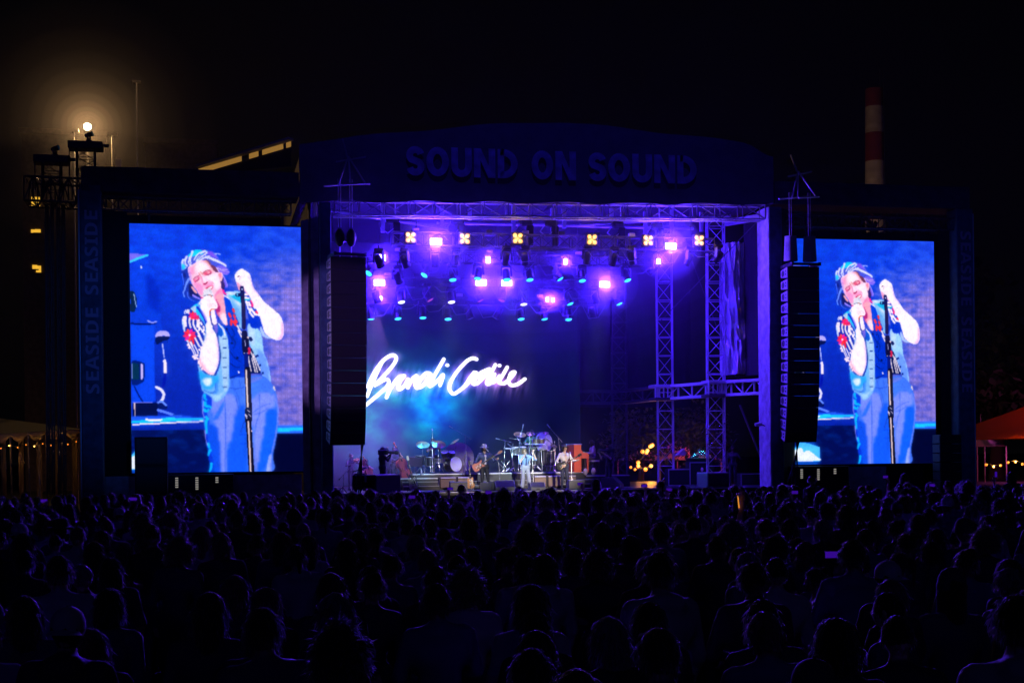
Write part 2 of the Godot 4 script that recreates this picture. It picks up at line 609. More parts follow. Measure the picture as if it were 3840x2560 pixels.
	soft(im, "4080f8", 0.7, 5, [443.6,587.4,486.9,569.3,494.6,595.1,471.6,633.7,446.1,654.3])
	line(im, "2f62dc", 3, [344.9,644,347.2,715.3,345.9,842.4,343,932.8])
	line(im, "3a6ae0", 3, [475,638.3,476.9,702,463.5,746.4,455.8,785])
	line(im, "3a68dc", 3, [452,705.8,486.5,682.7,517.1,673], 2)
	line(im, "3a68dc", 3, [455.8,712.6,478.8,707.8,505.6,692.4], 2)
	line(im, "2c5ad4", 3, [387,642.1,392.7,673,402.3,703.8], 2)
	line(im, "1840b0", 3, [403.2,782.9,411.8,757.8,419.5,740.5], 2)
	line(im, "0a40d0", 3, [402.3,790.6,413.8,788.7,423.3,790.6])
	line(im, "0a40d0", 3, [402.3,823.3,413.8,825.3,425.2,823.4])
	line(im, "2050c8", 3, [361.9,613.2,390,615.7,420.6,610.6])
	line(im, "2c60d8", 3, [373.4,584.9,379.8,615.8,395.1,644,402.7,677.4], 2)
	line(im, "2c60d8", 3, [401.5,584.9,405.3,613.2])
	shape(im, "5c7ce0", [443.6,577.1,479.3,569.3,486.9,574.5,481.8,579.6,446.1,595.1])
	line(im, "6c8cf8", 5, [528.5,638.2,543.8,676.9,545.7,715.6,536.2,792.9,519,870.2,517.1,934])
	line(im, "94b0ff", 10, [515.1,870.2,509.4,899.1,505.6,932], 14)
	# shiny blue lining down the trouser leg
	shape(im, "0838d8", [268.4,638.3,295.2,642.1,295.2,688.3,277.9,703.6,287.5,738.3,279.9,772.9,283.7,820.9,295.2,869.1,302.8,907.6,289.4,932.5,287.5,907.5,281.8,869,274.1,811.3,270.3,772.8,270.3,730.5,264.6,705.6])
	for q in [[310,20,320,80,345,110],[320,160,330,230,400,240,430,260],[300,300,340,340,380,300],[340,450,350,480,380,490],[340,520,335,620,345,760],[370,980,385,1030,395,1060],[410,1100,380,1160,370,1200],[430,1370,420,1450,400,1510]]:
		var o := []
		for i in range(0, q.size(), 2):
			o.append(211 + q[i] / 5.228)
			o.append(637 + q[i + 1] / 5.228)
		line(im, "08c8fc", 11, o, 7)
	line(im, "a0a0ff", 3, [266.5,661.3,263.6,707.5,270.3,724.8])
	line(im, "a0a0ff", 3, [270.3,772.8,273.2,807.4,279.9,830.5])
	line(im, "fff0d0", 6, [530.3,609.2,534.1,620.8])
	# waistcoat left half
	shape(im, "74bcf4", [244.6,515.9,252.2,536.4,275.2,559.4,300.7,565.8,316,559.3,328.8,520.8,331.3,490,323.7,407.9,318.6,402.8,333.9,379.6,344.1,384.7,354.3,407.7,359.4,428.3,363.2,479.6,363.2,536.1,360.6,618.3,316,667.1,293,646.6,267.5,628.6,258.6,613.3,252.2,567.1])
	shape(im, "a4d4ec", [326.2,423.3,354.3,420.6,359.9,433.4,363.2,500.2,359.4,587.5,358.1,615.8,344.1,626,336.4,551.6])
	soft(im, "10a8f0", 0.8, 8, [249.7,549.2,298.1,569.6,318.6,561.9,323.7,587.6,293,618.4,267.5,613.3,254.8,587.6])
	soft(im, "e8fcf8", 0.95, 6, [262.4,582.5,293,574.8,298.1,592.7,280.3,608.1])
	soft(im, "2478f0", 0.7, 5, [265,615.8,285.4,628.6,308.3,626.1,313.4,595.3,321.1,587.6,318.6,628.6,298.1,638.9])
	soft(im, "b0e4f8", 0.8, 6, [293,636.3,318.6,638.9,344.1,628.6,316,664.6])
	line(im, "2058c0", 2, [267.5,621,290.5,630.7,308.3,626.1,310.9,595.3])
	for y in [275, 412, 558, 703, 848, 992]:
		line(im, "244a98", 3.5, [191 + 590 / 3.92, 357 + y / 3.92, 191 + 635 / 3.92, 357 + y / 3.92])
	shape(im, "0858d0", [321.1,374.5,333.9,382.2,341.5,407.8,333.9,420.7,323.7,407.9])
	line(im, "fff6ee", 5, [326.2,372,336.4,384.7,344.1,395,349.2,415.5])
	# striped sleeve with flowers and white trim
	shape(im, "0a28b0", [191.4,359.5,196.5,338.9,202.9,318.4,219.5,315.7,242.4,336.1,260.3,356.5,275.6,382,274.3,423,271.8,442.3,260.3,457.4,209.3,457.6,201.6,423.4,192.7,385])
	shape(im, "0a28b0", [196.1,372.7,267.5,372.3,275.2,421,267.5,454.3,252.2,477.5,243.3,521,229.3,495.5,211.4,454.6,201.2,421.3])
	for q in [[190,700,170,830,190,960,215,1050],[215,690,205,830,225,980],[255,690,250,830,262,960],[375,700,360,850,395,1000],[490,740,470,880,520,1020,600,1130,700,1350,760,1500],[600,800,590,900,585,980],[640,900,640,1010,640,1080],[500,1270,560,1390,640,1560],[330,1390,400,1450,440,1560],[620,1240,680,1350,740,1480]]:
		var o := []
		for i in range(0, q.size(), 2):
			o.append(171 + q[i] / 7.84)
			o.append(258 + q[i + 1] / 7.84)
		line(im, "fffaf0", 7, o)
	line(im, "c8ecff", 6, [192,365.8,195.2,385,200.3,408,206.7,436.2])
	for q in [[250,490,280,580],[310,480,310,580],[350,480,345,600],[220,540,230,600]]:
		line(im, "f4f8ff", 5, [171 + q[0] / 7.84, 258 + q[1] / 7.84, 171 + q[2] / 7.84, 258 + q[3] / 7.84])
	for q in [[110,340,180,480,200,560],[140,310,210,460,220,520],[70,320,150,470,190,570],[165,360,200,430,230,490],[90,150,100,170,110,180]]:
		var o := []
		for i in range(0, q.size(), 2):
			o.append(191 + q[i] / 3.92)
			o.append(357 + q[i + 1] / 3.92)
		line(im, "fffaf4", 4, o)
	for q in [[630,770],[690,860],[640,850],[710,900],[770,980],[700,1050],[770,1060],[740,1120],[650,1010],[780,1180],[660,1000],[590,760]]:
		line(im, "fffaf4", 8, [171 + q[0] / 7.84, 258 + q[1] / 7.84, 173 + q[0] / 7.84, 262 + q[1] / 7.84], 5)
	for q in [[75,370],[95,410],[150,540],[175,570],[210,520],[215,570],[230,610],[265,400],[240,435],[235,640],[250,680],[275,720]]:
		line(im, "ffece8", 9, [191 + q[0] / 3.92, 357 + q[1] / 3.92, 193 + q[0] / 3.92, 360 + q[1] / 3.92], 6)
	petals(im, Vector2(217, 415), 27, 9, ["ff2860", "ff1848", "ff4038", "f020a0"])
	petals(im, Vector2(230, 342), 18, 7, ["ff2078", "ff1860", "ff3040"], false)
	petals(im, Vector2(246, 348), 11, 6, ["ff2048", "e01860"], false)
	line(im, "ff2030", 9, [227.1,420.7,228.4,433.5,232.2,446.3], 6)
	# head
	shape(im, "ffd0dc", [213.1,162.3,232.2,145.2,265.9,132.5,284.3,133.8,299.6,155.2,314.9,175,325.6,179.6,333.2,207.2,336.3,228.7,334.8,244.2,316.4,265.9,305.7,273.7,269,274,253.7,261.8,244.5,245,232.2,231.2,224.6,214.4,216.9,189.9])
	soft(im, "fffaf4", 0.95, 7, [242.9,148.1,269,141.7,290.4,161.5,287.3,170.7,269,174,256.7,180.3,244.5,174.2])
	soft(im, "ff9a80", 0.7, 5, [269,134,287.3,136.9,299.6,156.7,308.8,175.1,299.6,161.4,284.3,141.5])
	soft(im, "fffdfc", 0.95, 7, [278.1,195.4,298,186,321,182.7,330.2,205.7,331.7,228.8,317.9,244.3,308.8,222.8,293.4,207.6])
	soft(im, "b890ff", 0.75, 5, [215.4,165.3,223,171.4,226.1,208.2,235.3,229.7,247.5,248,236.8,237.3,223,208.3])
	soft(im, "ff70b8", 0.6, 7, [235.3,214.3,256.7,220.2,269,232.4,269,260.1,256.7,258.7,242.9,238.8])
	soft(im, "ff90c0", 0.6, 5, [221.5,162.2,235.3,155.9,238.3,174.3,232.2,186.7,221.5,183.7])
	soft(im, "ff8cc0", 0.7, 5, [269,221.7,287.3,218.4,302.6,213.7,308.8,225.9,302.6,230.6,278.1,235.4])
	soft(im, "f04890", 0.6, 4, [336.3,234.9,333.2,247.2,314.9,267.4,308.8,273.6,317.9,253.5])
	shape(im, "ffc8c8", [324.1,181.1,337.8,176.3,342.4,191.7,339.4,207.1,333.2,208.7])
	soft(im, "ff7090", 0.7, 3, [327.1,182.6,336.3,181,337.8,197.9,331.7,194.9])
	shape(im, "ffb4b0", [223,229.8,232.2,234.3,242.9,248,246.8,256.5,238.3,255.8,229.2,243.6])
	# eyes, brows, nose, mouth
	soft(im, "e83860", 0.85, 3, [270.5,181.7,278.1,175.4,293.4,170.7,302.6,175.2,299.6,182.9,284.3,189.2,275.1,189.3])
	soft(im, "ffb8c0", 0.9, 3, [282.7,176.9,291.9,173.7,296.5,178.3,288.9,183])
	line(im, "983858", 3, [282,188.5,290.4,186.1,300.3,179.8])
	line(im, "984858", 3, [269.7,180.1,276.6,173.9,287.3,169.9,295,169.1], 2)
	soft(im, "e83c78", 0.85, 3, [233.8,205.1,242.9,198.9,255.2,194.1,256.7,201.8,247.5,211.1,238.3,215.8])
	soft(im, "ffc0d0", 0.9, 3, [238.3,203.5,247.5,198.8,250.6,203.4,242.9,208.1])
	line(im, "a03c60", 3, [238.3,215.8,246,211.1,253.7,204.9])
	line(im, "b05078", 3, [232.2,206.6,239.9,197.3,253.7,190.3], 2.5)
	line(im, "e07858", 2, [253.7,180.3,258.2,189.5,262.8,195.6])
	line(im, "e07858", 2, [258.2,174.1,264.4,181.7,269,186.3])
	soft(im, "f070a8", 0.75, 3, [261.3,195.6,265.9,198.6,269,218.6,275.1,221.6,269,224.7,264.4,210.9])
	line(im, "a01040", 3.5, [271.3,221.6,278.1,221.6,285,214.6])
	soft(im, "ffffff", 0.9, 3, [265.9,189.4,275.1,203.2,281.2,212.3,276.6,217,270.5,203.2])
	line(im, "f0a0b0", 2.5, [290.4,207.6,302.6,213.7,311.8,222.8])
	shape(im, "c02048", [278.1,238.5,293.4,230.7,305.7,227.5,306.5,235.2,299.6,241.4,287.3,243])
	shape(im, "fffaf4", [285,238.4,296.5,230.6,304.2,229.8,304.2,235.2,295,239.9])
	soft(im, "ff88a8", 0.8, 2, [275.1,238.5,287.3,229.2,302.6,225.2,307.2,229,291.9,230.7])
	# swept hair
	shape(im, "3c50d8", [189.4,174.8,187.8,150.3,190.9,134.9,198.6,127.1,203.1,116.3,226.1,105.3,232.2,96,244.5,92.8,275.1,91.6,302.6,98.2,317.9,110.3,330.2,128.7,354.7,142.3,357,151.5,339.4,148.6,324.1,151.9,317.9,161.2,308.8,161.3,296.5,149.1,284.3,133.8,265.9,132.5,244.5,140.4,226.1,151.4,213.9,156.1,201.6,168.5])
	shape(im, "08dcf8", [209.3,119.3,232.2,99.1,244.5,93.5,265.9,94.8,287.3,98.4,278.1,112.4,256.7,109.5,235.3,119,221.5,120.7])
	shape(im, "8090fc", [190.9,171.7,189.4,153.3,201.6,145.5,212.3,157.7,201.6,168.5])
	for q in [[390,140,370,220,340,330,350,450],[700,130,560,190,480,260,430,350],[750,160,640,240,560,310,500,390],[250,280,220,350,210,430,260,500],[330,290,300,370,300,440,340,490],[140,420,150,500,220,560],[170,350,140,420,180,500],[620,240,540,290,480,390],[800,260,660,300,560,370],[720,270,860,310,1000,360,1190,460],[760,300,900,340,1080,420,1200,490]]:
		var o := []
		for i in range(0, q.size(), 2):
			o.append(171 + q[i] / 6.533)
			o.append(78 + q[i + 1] / 6.533)
		line(im, "dce8fc", 8.5, o, 5)
	for q in [[400,280,380,360,400,440],[560,210,500,280,460,370],[280,350,270,410,300,470],[700,170,600,240,520,320],[780,330,900,380,1000,470,1090,560]]:
		var o := []
		for i in range(0, q.size(), 2):
			o.append(171 + q[i] / 6.533)
			o.append(78 + q[i + 1] / 6.533)
		line(im, "5468c8", 4, o, 2)
	soft(im, "8858f0", 0.9, 4, [287.3,101.5,302.6,99.8,317.9,113.4,328.7,125.6,308.8,119.7,290.4,110.7])
	soft(im, "08d0f8", 0.9, 3, [190.9,150.2,198.6,148.6,204.7,157.8,200.1,167,192.4,168.6])
	soft(im, "a04838", 0.7, 3, [276.6,127.8,293.4,136.8,302.6,152.1,313.3,173.5,302.6,161.3,287.3,139.9])
	shape(im, "6c3050", [298,149.1,308.8,152,321,161.1,325.6,176.5,313.3,173.5,304.2,161.3])
	line(im, "a8c0ff", 5, [313.3,108.1,324.1,107.2,334.8,108.6], 3)
	line(im, "6a78ff", 4, [308.8,104.3,321,119.5,331.7,130.2], 2)
	line(im, "f0e0ff", 3, [317.9,158.1,324.1,167.3,330.2,178])
	# raised arm with a fist on the stand
	shape(im, "0030c8", [423.9,256.3,443,259.3,452.6,281.8,471.7,323.5,481.3,342.7,489.3,371.6,481.3,385.8,452.6,386,439.9,359.1])
	for q in [[500,770,580,770],[520,850,620,860],[560,940,590,1040],[620,960,650,1040],[600,1090,640,1160],[660,1100,770,1250],[640,1200,720,1300],[740,1030,760,1090],[800,1240,850,1260]]:
		line(im, "fffdf8", 8, [341 + q[0] / 6.272, 136 + q[1] / 6.272, 341 + q[2] / 6.272, 136 + q[3] / 6.272])
	line(im, "ff2080", 7, [447.8,283.4,452.6,291.4,452.6,304.3])
	line(im, "ff2050", 8, [467,323.5,471.7,328.3])
	line(im, "10c0d8", 8, [427.1,278.8,443,278.6])
	shape(im, "a4c8f8", [484.4,378.7,502.2,412.1,532.8,424.8,512.4,426.2,492,417.3,481.8,396.8])
	shape(im, "fffcfa", [387.2,190.7,395.2,174.6,412.7,161.5,423.9,166.2,444.6,182.1,452.6,214.2,459,233.4,478.1,259,500.4,287.8,538.7,319.8,559.4,340.6,569,366.3,570.6,406.6,561,427.6,540.3,431,516.4,419.8,498.8,403.8,489.3,374.9,476.5,334.7,452.6,288.2,439.9,262.6,427.1,249.8,415.9,230.6,409.6,225.9,408,240.3,403.2,243.6,395.2,221.2])
	soft(im, "e8b0ff", 0.5, 3, [444.6,186.9,452.6,211,459,233.4,478.1,259,473.3,260.7,452.6,230.3])
	soft(im, "ffb8c8", 0.8, 2, [409.6,225.9,415.9,227.4,436.7,256.2,443,265.8,430.3,256.2,415.9,237.1])
	soft(im, "ff98b8", 0.8, 2, [395.2,213.1,408,224.3,406.4,242,401.6,242])
	soft(im, "f0a8d8", 0.7, 4, [564.2,358.3,570.6,390.5,564.2,422.8,548.3,429.3,561,406.7])
	line(im, "401020", 2.5, [399.2,193,403.2,189.8,406.4,191.3])
	line(im, "c0a0b0", 2, [406.4,205,408,195.3,415.9,190.4], 1)
	line(im, "d8c0c8", 2, [474.9,270.3,478.1,260.6,480.5,262.2])
	line(im, "506090", 3, [468.6,281.3,469,282])
	# microphone arm: elbow down, hand at the mouth
	shape(im, "1a48a0", [303.2,372.1,318.6,402.8,324.9,433.6,332.6,479.7,330,520.8,316,561.9,303.2,567.6,275.2,556.9,318.6,556.8,328.8,484.9])
	shape(im, "fffaf6", [277.7,372.2,293,361.9,303.2,390,316,413.1,323.7,459.2,326.2,490,323.7,520.8,308.3,559.4,298.1,565,277.7,554.3,259.9,533.8,253.5,510.8,254.8,480,267.5,446.6,279,408.1])
	soft(im, "ffb0c8", 0.8, 6, [253.5,500.5,267.5,526.1,293,554.3,308.3,559.4,293,561.9,267.5,546.6,254.8,521])
	soft(im, "e8b0f0", 0.7, 4, [316,413.1,326.2,459.2,326.2,500.3,318.6,536.2,321.1,484.9])
	soft(im, "c8e8f0", 0.8, 4, [275.2,395.3,280.3,413.3,265,454.3,254.8,477.4,267.5,441.5])
	shape(im, "fffcf8", [257.7,305.2,265.4,282.1,273,270.5,302.4,263.8,310,276.6,322.8,299.6,320.2,313.7,310,316.4,298.6,316.5,290.9,328.1,293.4,346,298.6,371.6,303.7,384.4,279.4,384.5,282,361.4,273,335.9,260.3,316.7])
	soft(im, "e0b8f8", 0.7, 3, [260.3,316.7,273,333.3,283.2,356.3,279.4,361.5,267.9,335.9])
	soft(im, "f8d8d0", 0.6, 3, [283.2,298.6,293.4,293.4,303.7,299.7,298.6,310,285.8,310.1])
	line(im, "e8c8c0", 2, [280.7,284.5,285.8,281.9,293.4,285.7])
	line(im, "d8c0c0", 2, [303.7,294.6,310,298.4,315.1,306.1])
	line(im, "e85020", 5, [293.4,338.3,293.4,325.5,299.8,317.7,310,317], 3)
	shape(im, "fbf8f4", [297.3,322.9,310,317.7,313.9,327.9,321.5,368.9,312.6,375.4,302.4,370.3])
	line(im, "30207c", 3, [296,346,299.8,366.5,304.9,374.1,312.6,376.7,320.2,371.5])
	line(im, "5a50e0", 4, [312.6,322.8,317.7,345.8,321.5,365])
	shape(im, "6a60d0", [304.9,375.4,312.6,377.3,320.9,372.8,322.8,398.4,315.1,406.1])
	# microphone head
	shape(im, "e4ecec", [269.7,249.3,278.1,241.6,290.4,238.4,299.6,244.5,305.7,259.8,305.7,266,272,267.8,269,260.1])
	soft(im, "b8c8d0", 0.8, 3, [290.4,241.5,299.6,244.5,302.6,256.8,293.4,252.2])
	line(im, "506890", 2, [272,267.8,281.2,263.9,293.4,263,305.7,266])
	line(im, "c05838", 2, [290.4,262.2,298,264.5,298.8,270.6])
	line(im, "d01868", 6, [261.3,274,262.8,275.6,265.9,275.5])
	line(im, "f4f0f8", 6, [264.4,278.6,259.8,287.9,255.2,297.1])
	# the video is a little soft
	var low := blurred(im, 7)
	var all := blurred(im, 3)
	for y in 930:
		for x in 640:
			im.set_pixel(x, y, im.get_pixel(x, y).lerp(low.get_pixel(x, y), 0.6 if y > 575 and x > 180 else 0.0).lerp(all.get_pixel(x, y), 0.45))
	# microphone stand
	line(im, "0a1050", 15, [414.3,233.9,415.9,262.8,419.1,311,420.7,384.9])
	line(im, "181040", 11, [415.9,266,419.1,311,421.5,384.9])
	line(im, "0a1858", 14, [395.2,261.3,404.8,261.3,414.3,258])
	line(im, "50b8d8", 6, [396,258.1,396.8,262.9])
	line(im, "c0d0f8", 5, [414,237.9,414.7,240.3])
	line(im, "0c0c38", 21, [421.9,404.8,423.1,433.1,424.4,479.4])
	line(im, "0c0c30", 26, [424.4,427.9,425.7,458.8,427,479.4])
	line(im, "10205c", 13, [443.6,425.3,446.1,430.4])
	line(im, "f0d8d0", 7, [434.6,421.5,435.9,422.7])
	line(im, "e02048", 10, [439,463.9,439.7,474.2,437.9,481.9])
	line(im, "c8c8d8", 4, [419.3,482,427,481.2,433.3,481.9])
	line(im, "b8c0e0", 3, [423.7,433.1,424.4,453.7])
	line(im, "041878", 15, [427,487.1,428.2,515.4,428.8,546.3])
	line(im, "08081c", 22, [432.1,543.7,434.6,638.9,436.4,700.6])
	line(im, "c0a898", 7, [427,546.3,430,638.9,432.1,700.6])
	line(im, "fff4e0", 3, [427,546.3,430,638.9,432.1,700.6])
	line(im, "101838", 27, [432.9,700,433.8,719.3,433.8,736.7])
	for q in [[1100,400,1140,440],[1120,480,1180,500],[1150,320,1190,350],[1170,400,1210,440],[1100,420,1160,510]]:
		line(im, "e0d8e0", 3, [211 + q[0] / 5.228, 637 + q[1] / 5.228, 211 + q[2] / 5.228, 637 + q[3] / 5.228])
	line(im, "08081c", 21, [433.8,738.6,438.6,831.2,443.4,936.4])
	line(im, "c8b0a0", 7, [432.9,740.5,436.7,831.2,440.2,934.4])
	line(im, "fff0dc", 3, [432.9,740.5,436.7,831.2,440.2,934.4])
	line(im, "ffe0d0", 4, [444.8,775.3,445.5,777.6])
	var haze := blurred(im, 20)
	var fine := blurred(im, 3)
	for y in 930:
		for x in 640:
			var c := im.get_pixel(x, y).lerp(fine.get_pixel(x, y), 0.85)
			var h := haze.get_pixel(x, y)
			var w := 1.0 + 0.07 * noise.get_noise_2d(x * 2.5, y * 2.5) + 0.08 * noise.get_noise_2d(x * 9.0, y * 6.0)
			c = Color(c.r * w, c.g * w, c.b * w)
			im.set_pixel(x, y, Color(minf(1, c.r * 0.9 + h.r * 0.1 + 0.005), minf(1, c.g * 0.86 + h.g * 0.1), minf(1, c.b * 0.92 + h.b * 0.1 + 0.02)))
	return ImageTexture.create_from_image(im)

# ---------- people ----------
# one skin over tapered limbs [a, b, radius a, radius b, colour]: a distance field meshed by surface nets
func flesh(mb: MB, prims: Array, cell: float, k := 0.03) -> void:
	var lo := Vector3.ONE * 1e9
	var hi := -lo
	for p in prims:
		var r: float = maxf(p[2], p[3])
		lo = lo.min((p[0] as Vector3).min(p[1]) - Vector3.ONE * r)
		hi = hi.max((p[0] as Vector3).max(p[1]) + Vector3.ONE * r)
	lo -= Vector3.ONE * cell * 2.5
	hi += Vector3.ONE * cell * 2.5
	var nx := int((hi.x - lo.x) / cell) + 2
	var ny := int((hi.y - lo.y) / cell) + 2
	var nz := int((hi.z - lo.z) / cell) + 2
	var d := PackedFloat32Array()
	d.resize(nx * ny * nz)
	d.fill(1.0)
	var near := PackedFloat32Array()
	near.resize(nx * ny * nz)
	near.fill(1.0)
	var who := PackedByteArray()
	who.resize(nx * ny * nz)
	var pad := k + cell * 2.0
	for pi in prims.size():
		var p: Array = prims[pi]
		var a: Vector3 = p[0]
		var b: Vector3 = p[1]
		var ra: float = p[2]
		var rb: float = p[3]
		var ab := b - a
		var len2 := maxf(ab.length_squared(), 1e-9)
		var grow := Vector3.ONE * (maxf(ra, rb) + pad)
		var l := ((a.min(b) - grow - lo) / cell).floor().max(Vector3.ZERO)
		var h := ((a.max(b) + grow - lo) / cell).ceil().min(Vector3(nx - 1, ny - 1, nz - 1))
		for z in range(int(l.z), int(h.z) + 1):
			for y in range(int(l.y), int(h.y) + 1):
				var row := (z * ny + y) * nx
				for x in range(int(l.x), int(h.x) + 1):
					var q := lo + Vector3(x, y, z) * cell - a
					var t := clampf(q.dot(ab) / len2, 0.0, 1.0)
					var e := (q - ab * t).length() - lerpf(ra, rb, t)
					var i := row + x
					if e < near[i]:
						near[i] = e
						who[i] = pi
					var o := d[i]
					var g := maxf(k - absf(o - e), 0.0) / k
					d[i] = minf(o, e) - g * g * k * 0.25
	var index := PackedInt32Array()
	index.resize(nx * ny * nz)
	index.fill(-1)
	var first := mb.v.size()
	var corner := [0, 1, nx, nx + 1, nx * ny, nx * ny + 1, nx * ny + nx, nx * ny + nx + 1]
	var edges := [[0, 1], [2, 3], [4, 5], [6, 7], [0, 2], [1, 3], [4, 6], [5, 7], [0, 4], [1, 5], [2, 6], [3, 7]]
	for z in nz - 1:
		for y in ny - 1:
			for x in nx - 1:
				var i := (z * ny + y) * nx + x
				var inside := 0
				for q in 8:
					if d[i + corner[q]] < 0.0:
						inside += 1
				if inside == 0 or inside == 8:
					continue
				var sum := Vector3.ZERO
				var cnt := 0
				for e in edges:
					var va := d[i + corner[e[0]]]
					var vb := d[i + corner[e[1]]]
					if (va < 0.0) != (vb < 0.0):
						var t := va / (va - vb)
						var pa := Vector3(e[0] & 1, (e[0] >> 1) & 1, e[0] >> 2)
						var pb := Vector3(e[1] & 1, (e[1] >> 1) & 1, e[1] >> 2)
						sum += pa.lerp(pb, t)
						cnt += 1
				index[i] = mb.v.size()
				mb.tint = prims[who[i]][4]
				mb.put(lo + (Vector3(x, y, z) + sum / cnt) * cell, Vector3.ZERO)
	var start := mb.ix.size()
	for z in range(1, nz - 1):
		for y in range(1, ny - 1):
			for x in range(1, nx - 1):
				var i := (z * ny + y) * nx + x
				var s := d[i] < 0.0
				for ax in 3:
					var st: int = [1, nx, nx * ny][ax]
					if s == (d[i + st] < 0.0):
						continue
					var u: int = [nx, nx * ny, 1][ax]
					var w: int = [nx * ny, 1, nx][ax]
					var a := index[i]
					var b := index[i - u]
					var c := index[i - u - w]
					var e := index[i - w]
					if a < 0 or b < 0 or c < 0 or e < 0:
						continue
					if s:
						mb.ix.append_array([a, c, b, a, e, c])
					else:
						mb.ix.append_array([a, b, c, a, c, e])
	var q := start
	while q < mb.ix.size():
		var a := mb.ix[q]
		var b := mb.ix[q + 1]
		var c := mb.ix[q + 2]
		var nn := (mb.v[c] - mb.v[a]).cross(mb.v[b] - mb.v[a])
		mb.n[a] += nn
		mb.n[b] += nn
		mb.n[c] += nn
		q += 3
	for i in range(first, mb.v.size()):
		mb.n[i] = mb.n[i].normalized() if mb.n[i].length() > 1e-12 else Vector3.UP
	mb.tint = Color.WHITE

# a head with brow, eyes, nose, mouth, chin and ears; the centre of the skull at t, facing +z
func head_on(mb: MB, t: Transform3D, skin: Color, lips := Color(0.3, 0.08, 0.07), beard := Color(0, 0, 0, 0)) -> void:
	var rows := []
	var base := mb.v.size()
	var m := 20
	var w := 28
	for j in m + 1:
		var th := PI * j / m
		var row := PackedVector3Array()
		for i in w:
			var ph := TAU * i / w
			var e := Vector3(sin(th) * sin(ph), -cos(th), sin(th) * cos(ph))
			var p := e * Vector3(0.075, 0.112, 0.095)
			if e.y < 0:
				p.x *= 1.0 - 0.3 * pow(-e.y, 1.3)
				p.z += 0.012 * -e.y * maxf(e.z, 0)
			if e.z > 0:
				p.z += 0.024 * exp(-pow(e.x / 0.16, 2) - pow((e.y + 0.14) / 0.17, 2))
				p.z -= 0.010 * (exp(-pow((e.x - 0.36) / 0.16, 2) - pow((e.y - 0.06) / 0.1, 2)) + exp(-pow((e.x + 0.36) / 0.16, 2) - pow((e.y - 0.06) / 0.1, 2)))
				p.z += 0.006 * exp(-pow((e.y - 0.22) / 0.09, 2)) + 0.007 * exp(-pow(e.x / 0.25, 2) - pow((e.y + 0.48) / 0.1, 2)) + 0.008 * exp(-pow(e.x / 0.3, 2) - pow((e.y + 0.78) / 0.12, 2))
			row.append(t * p)
		rows.append(row)
	mb.tint = skin
	mb.sheet(rows, true)
	for j in m + 1:
		for i in w:
			var e := Vector3(sin(PI * j / m) * sin(TAU * i / w), -cos(PI * j / m), sin(PI * j / m) * cos(TAU * i / w))
			var k := base + j * w + i
			if e.z > 0.3:
				if beard.a > 0 and e.y < -0.3:
					mb.c[k] = beard
				if absf(absf(e.x) - 0.36) < 0.13 and absf(e.y - 0.05) < 0.07:
					mb.c[k] = Color(0.03, 0.025, 0.02)
				elif absf(absf(e.x) - 0.36) < 0.2 and absf(e.y - 0.24) < 0.07:
					mb.c[k] = skin.darkened(0.6)
				elif absf(e.x) < 0.26 and absf(e.y + 0.48) < 0.07:
					mb.c[k] = lips
	for s in [-1, 1]:
		mb.ball(t * Vector3(0.074 * s, -0.005, -0.005), Vector3(0.012, 0.032, 0.02), 8, t.basis)
	mb.tint = Color.WHITE

# palm with four unequal bent fingers and a thumb; dir runs from the wrist, palm faces the way the fingers curl
func hand_on(mb: MB, wrist: Vector3, dir: Vector3, palm: Vector3, thumb: float, curl: float, skin: Color) -> void:
	dir = dir.normalized()
	palm = (palm - dir * palm.dot(dir)).normalized()
	var across := dir.cross(palm) * thumb
	mb.tint = skin
	var b := Basis(across, palm, dir)
	mb.ball(wrist + dir * 0.045, Vector3(0.042, 0.017, 0.055), 10, b)
	for f in 4:
		var root := wrist + dir * (0.088 - absf(f - 1.3) * 0.006) + across * (0.027 - f * 0.018)
		var l: float = [0.036, 0.041, 0.038, 0.03][f]
		var p := root
		var ang := curl * 0.5
		for s in 3:
			var q: Vector3 = p + (dir * cos(ang) + palm * sin(ang)) * l * [1.0, 0.75, 0.6][s]
			mb.tube(p, q, 0.0095 - s * 0.001, 0.0085 - s * 0.001, 6)
			p = q
			ang += curl * 0.8
	var tp := wrist + dir * 0.025 + across * 0.034
	var tq := tp + dir * 0.03 + across * 0.026 + palm * 0.012
	mb.tube(tp, tq, 0.0115, 0.0105, 6)
	mb.tube(tq, tq + dir * 0.026 + palm * 0.018 * curl, 0.0105, 0.008, 6)
	mb.tint = Color.WHITE

# the joints of a person standing at the origin and facing +z; L is the person's left (+x)
func joints(over := {}) -> Dictionary:
	var j := {"pelvis": Vector3(0, 0.95, 0), "chest": Vector3(0, 1.28, 0), "neck": Vector3(0, 1.46, -0.01), "head": Vector3(0, 1.63, 0.02), "turn": Basis(),
		"shL": Vector3(0.19, 1.4, 0), "shR": Vector3(-0.19, 1.4, 0), "elL": Vector3(0.25, 1.12, -0.03), "elR": Vector3(-0.25, 1.12, -0.03), "haL": Vector3(0.24, 0.88, 0.06), "haR": Vector3(-0.24, 0.88, 0.06),
		"hiL": Vector3(0.09, 0.92, 0), "hiR": Vector3(-0.09, 0.92, 0), "knL": Vector3(0.1, 0.5, 0.03), "knR": Vector3(-0.1, 0.5, 0.03), "anL": Vector3(0.11, 0.08, 0), "anR": Vector3(-0.11, 0.08, 0), "toe": Vector3(0, -0.04, 0.15), "curl": 0.6, "palm": Vector3(0, 0, 1)}
	j.merge(over, true)
	return j

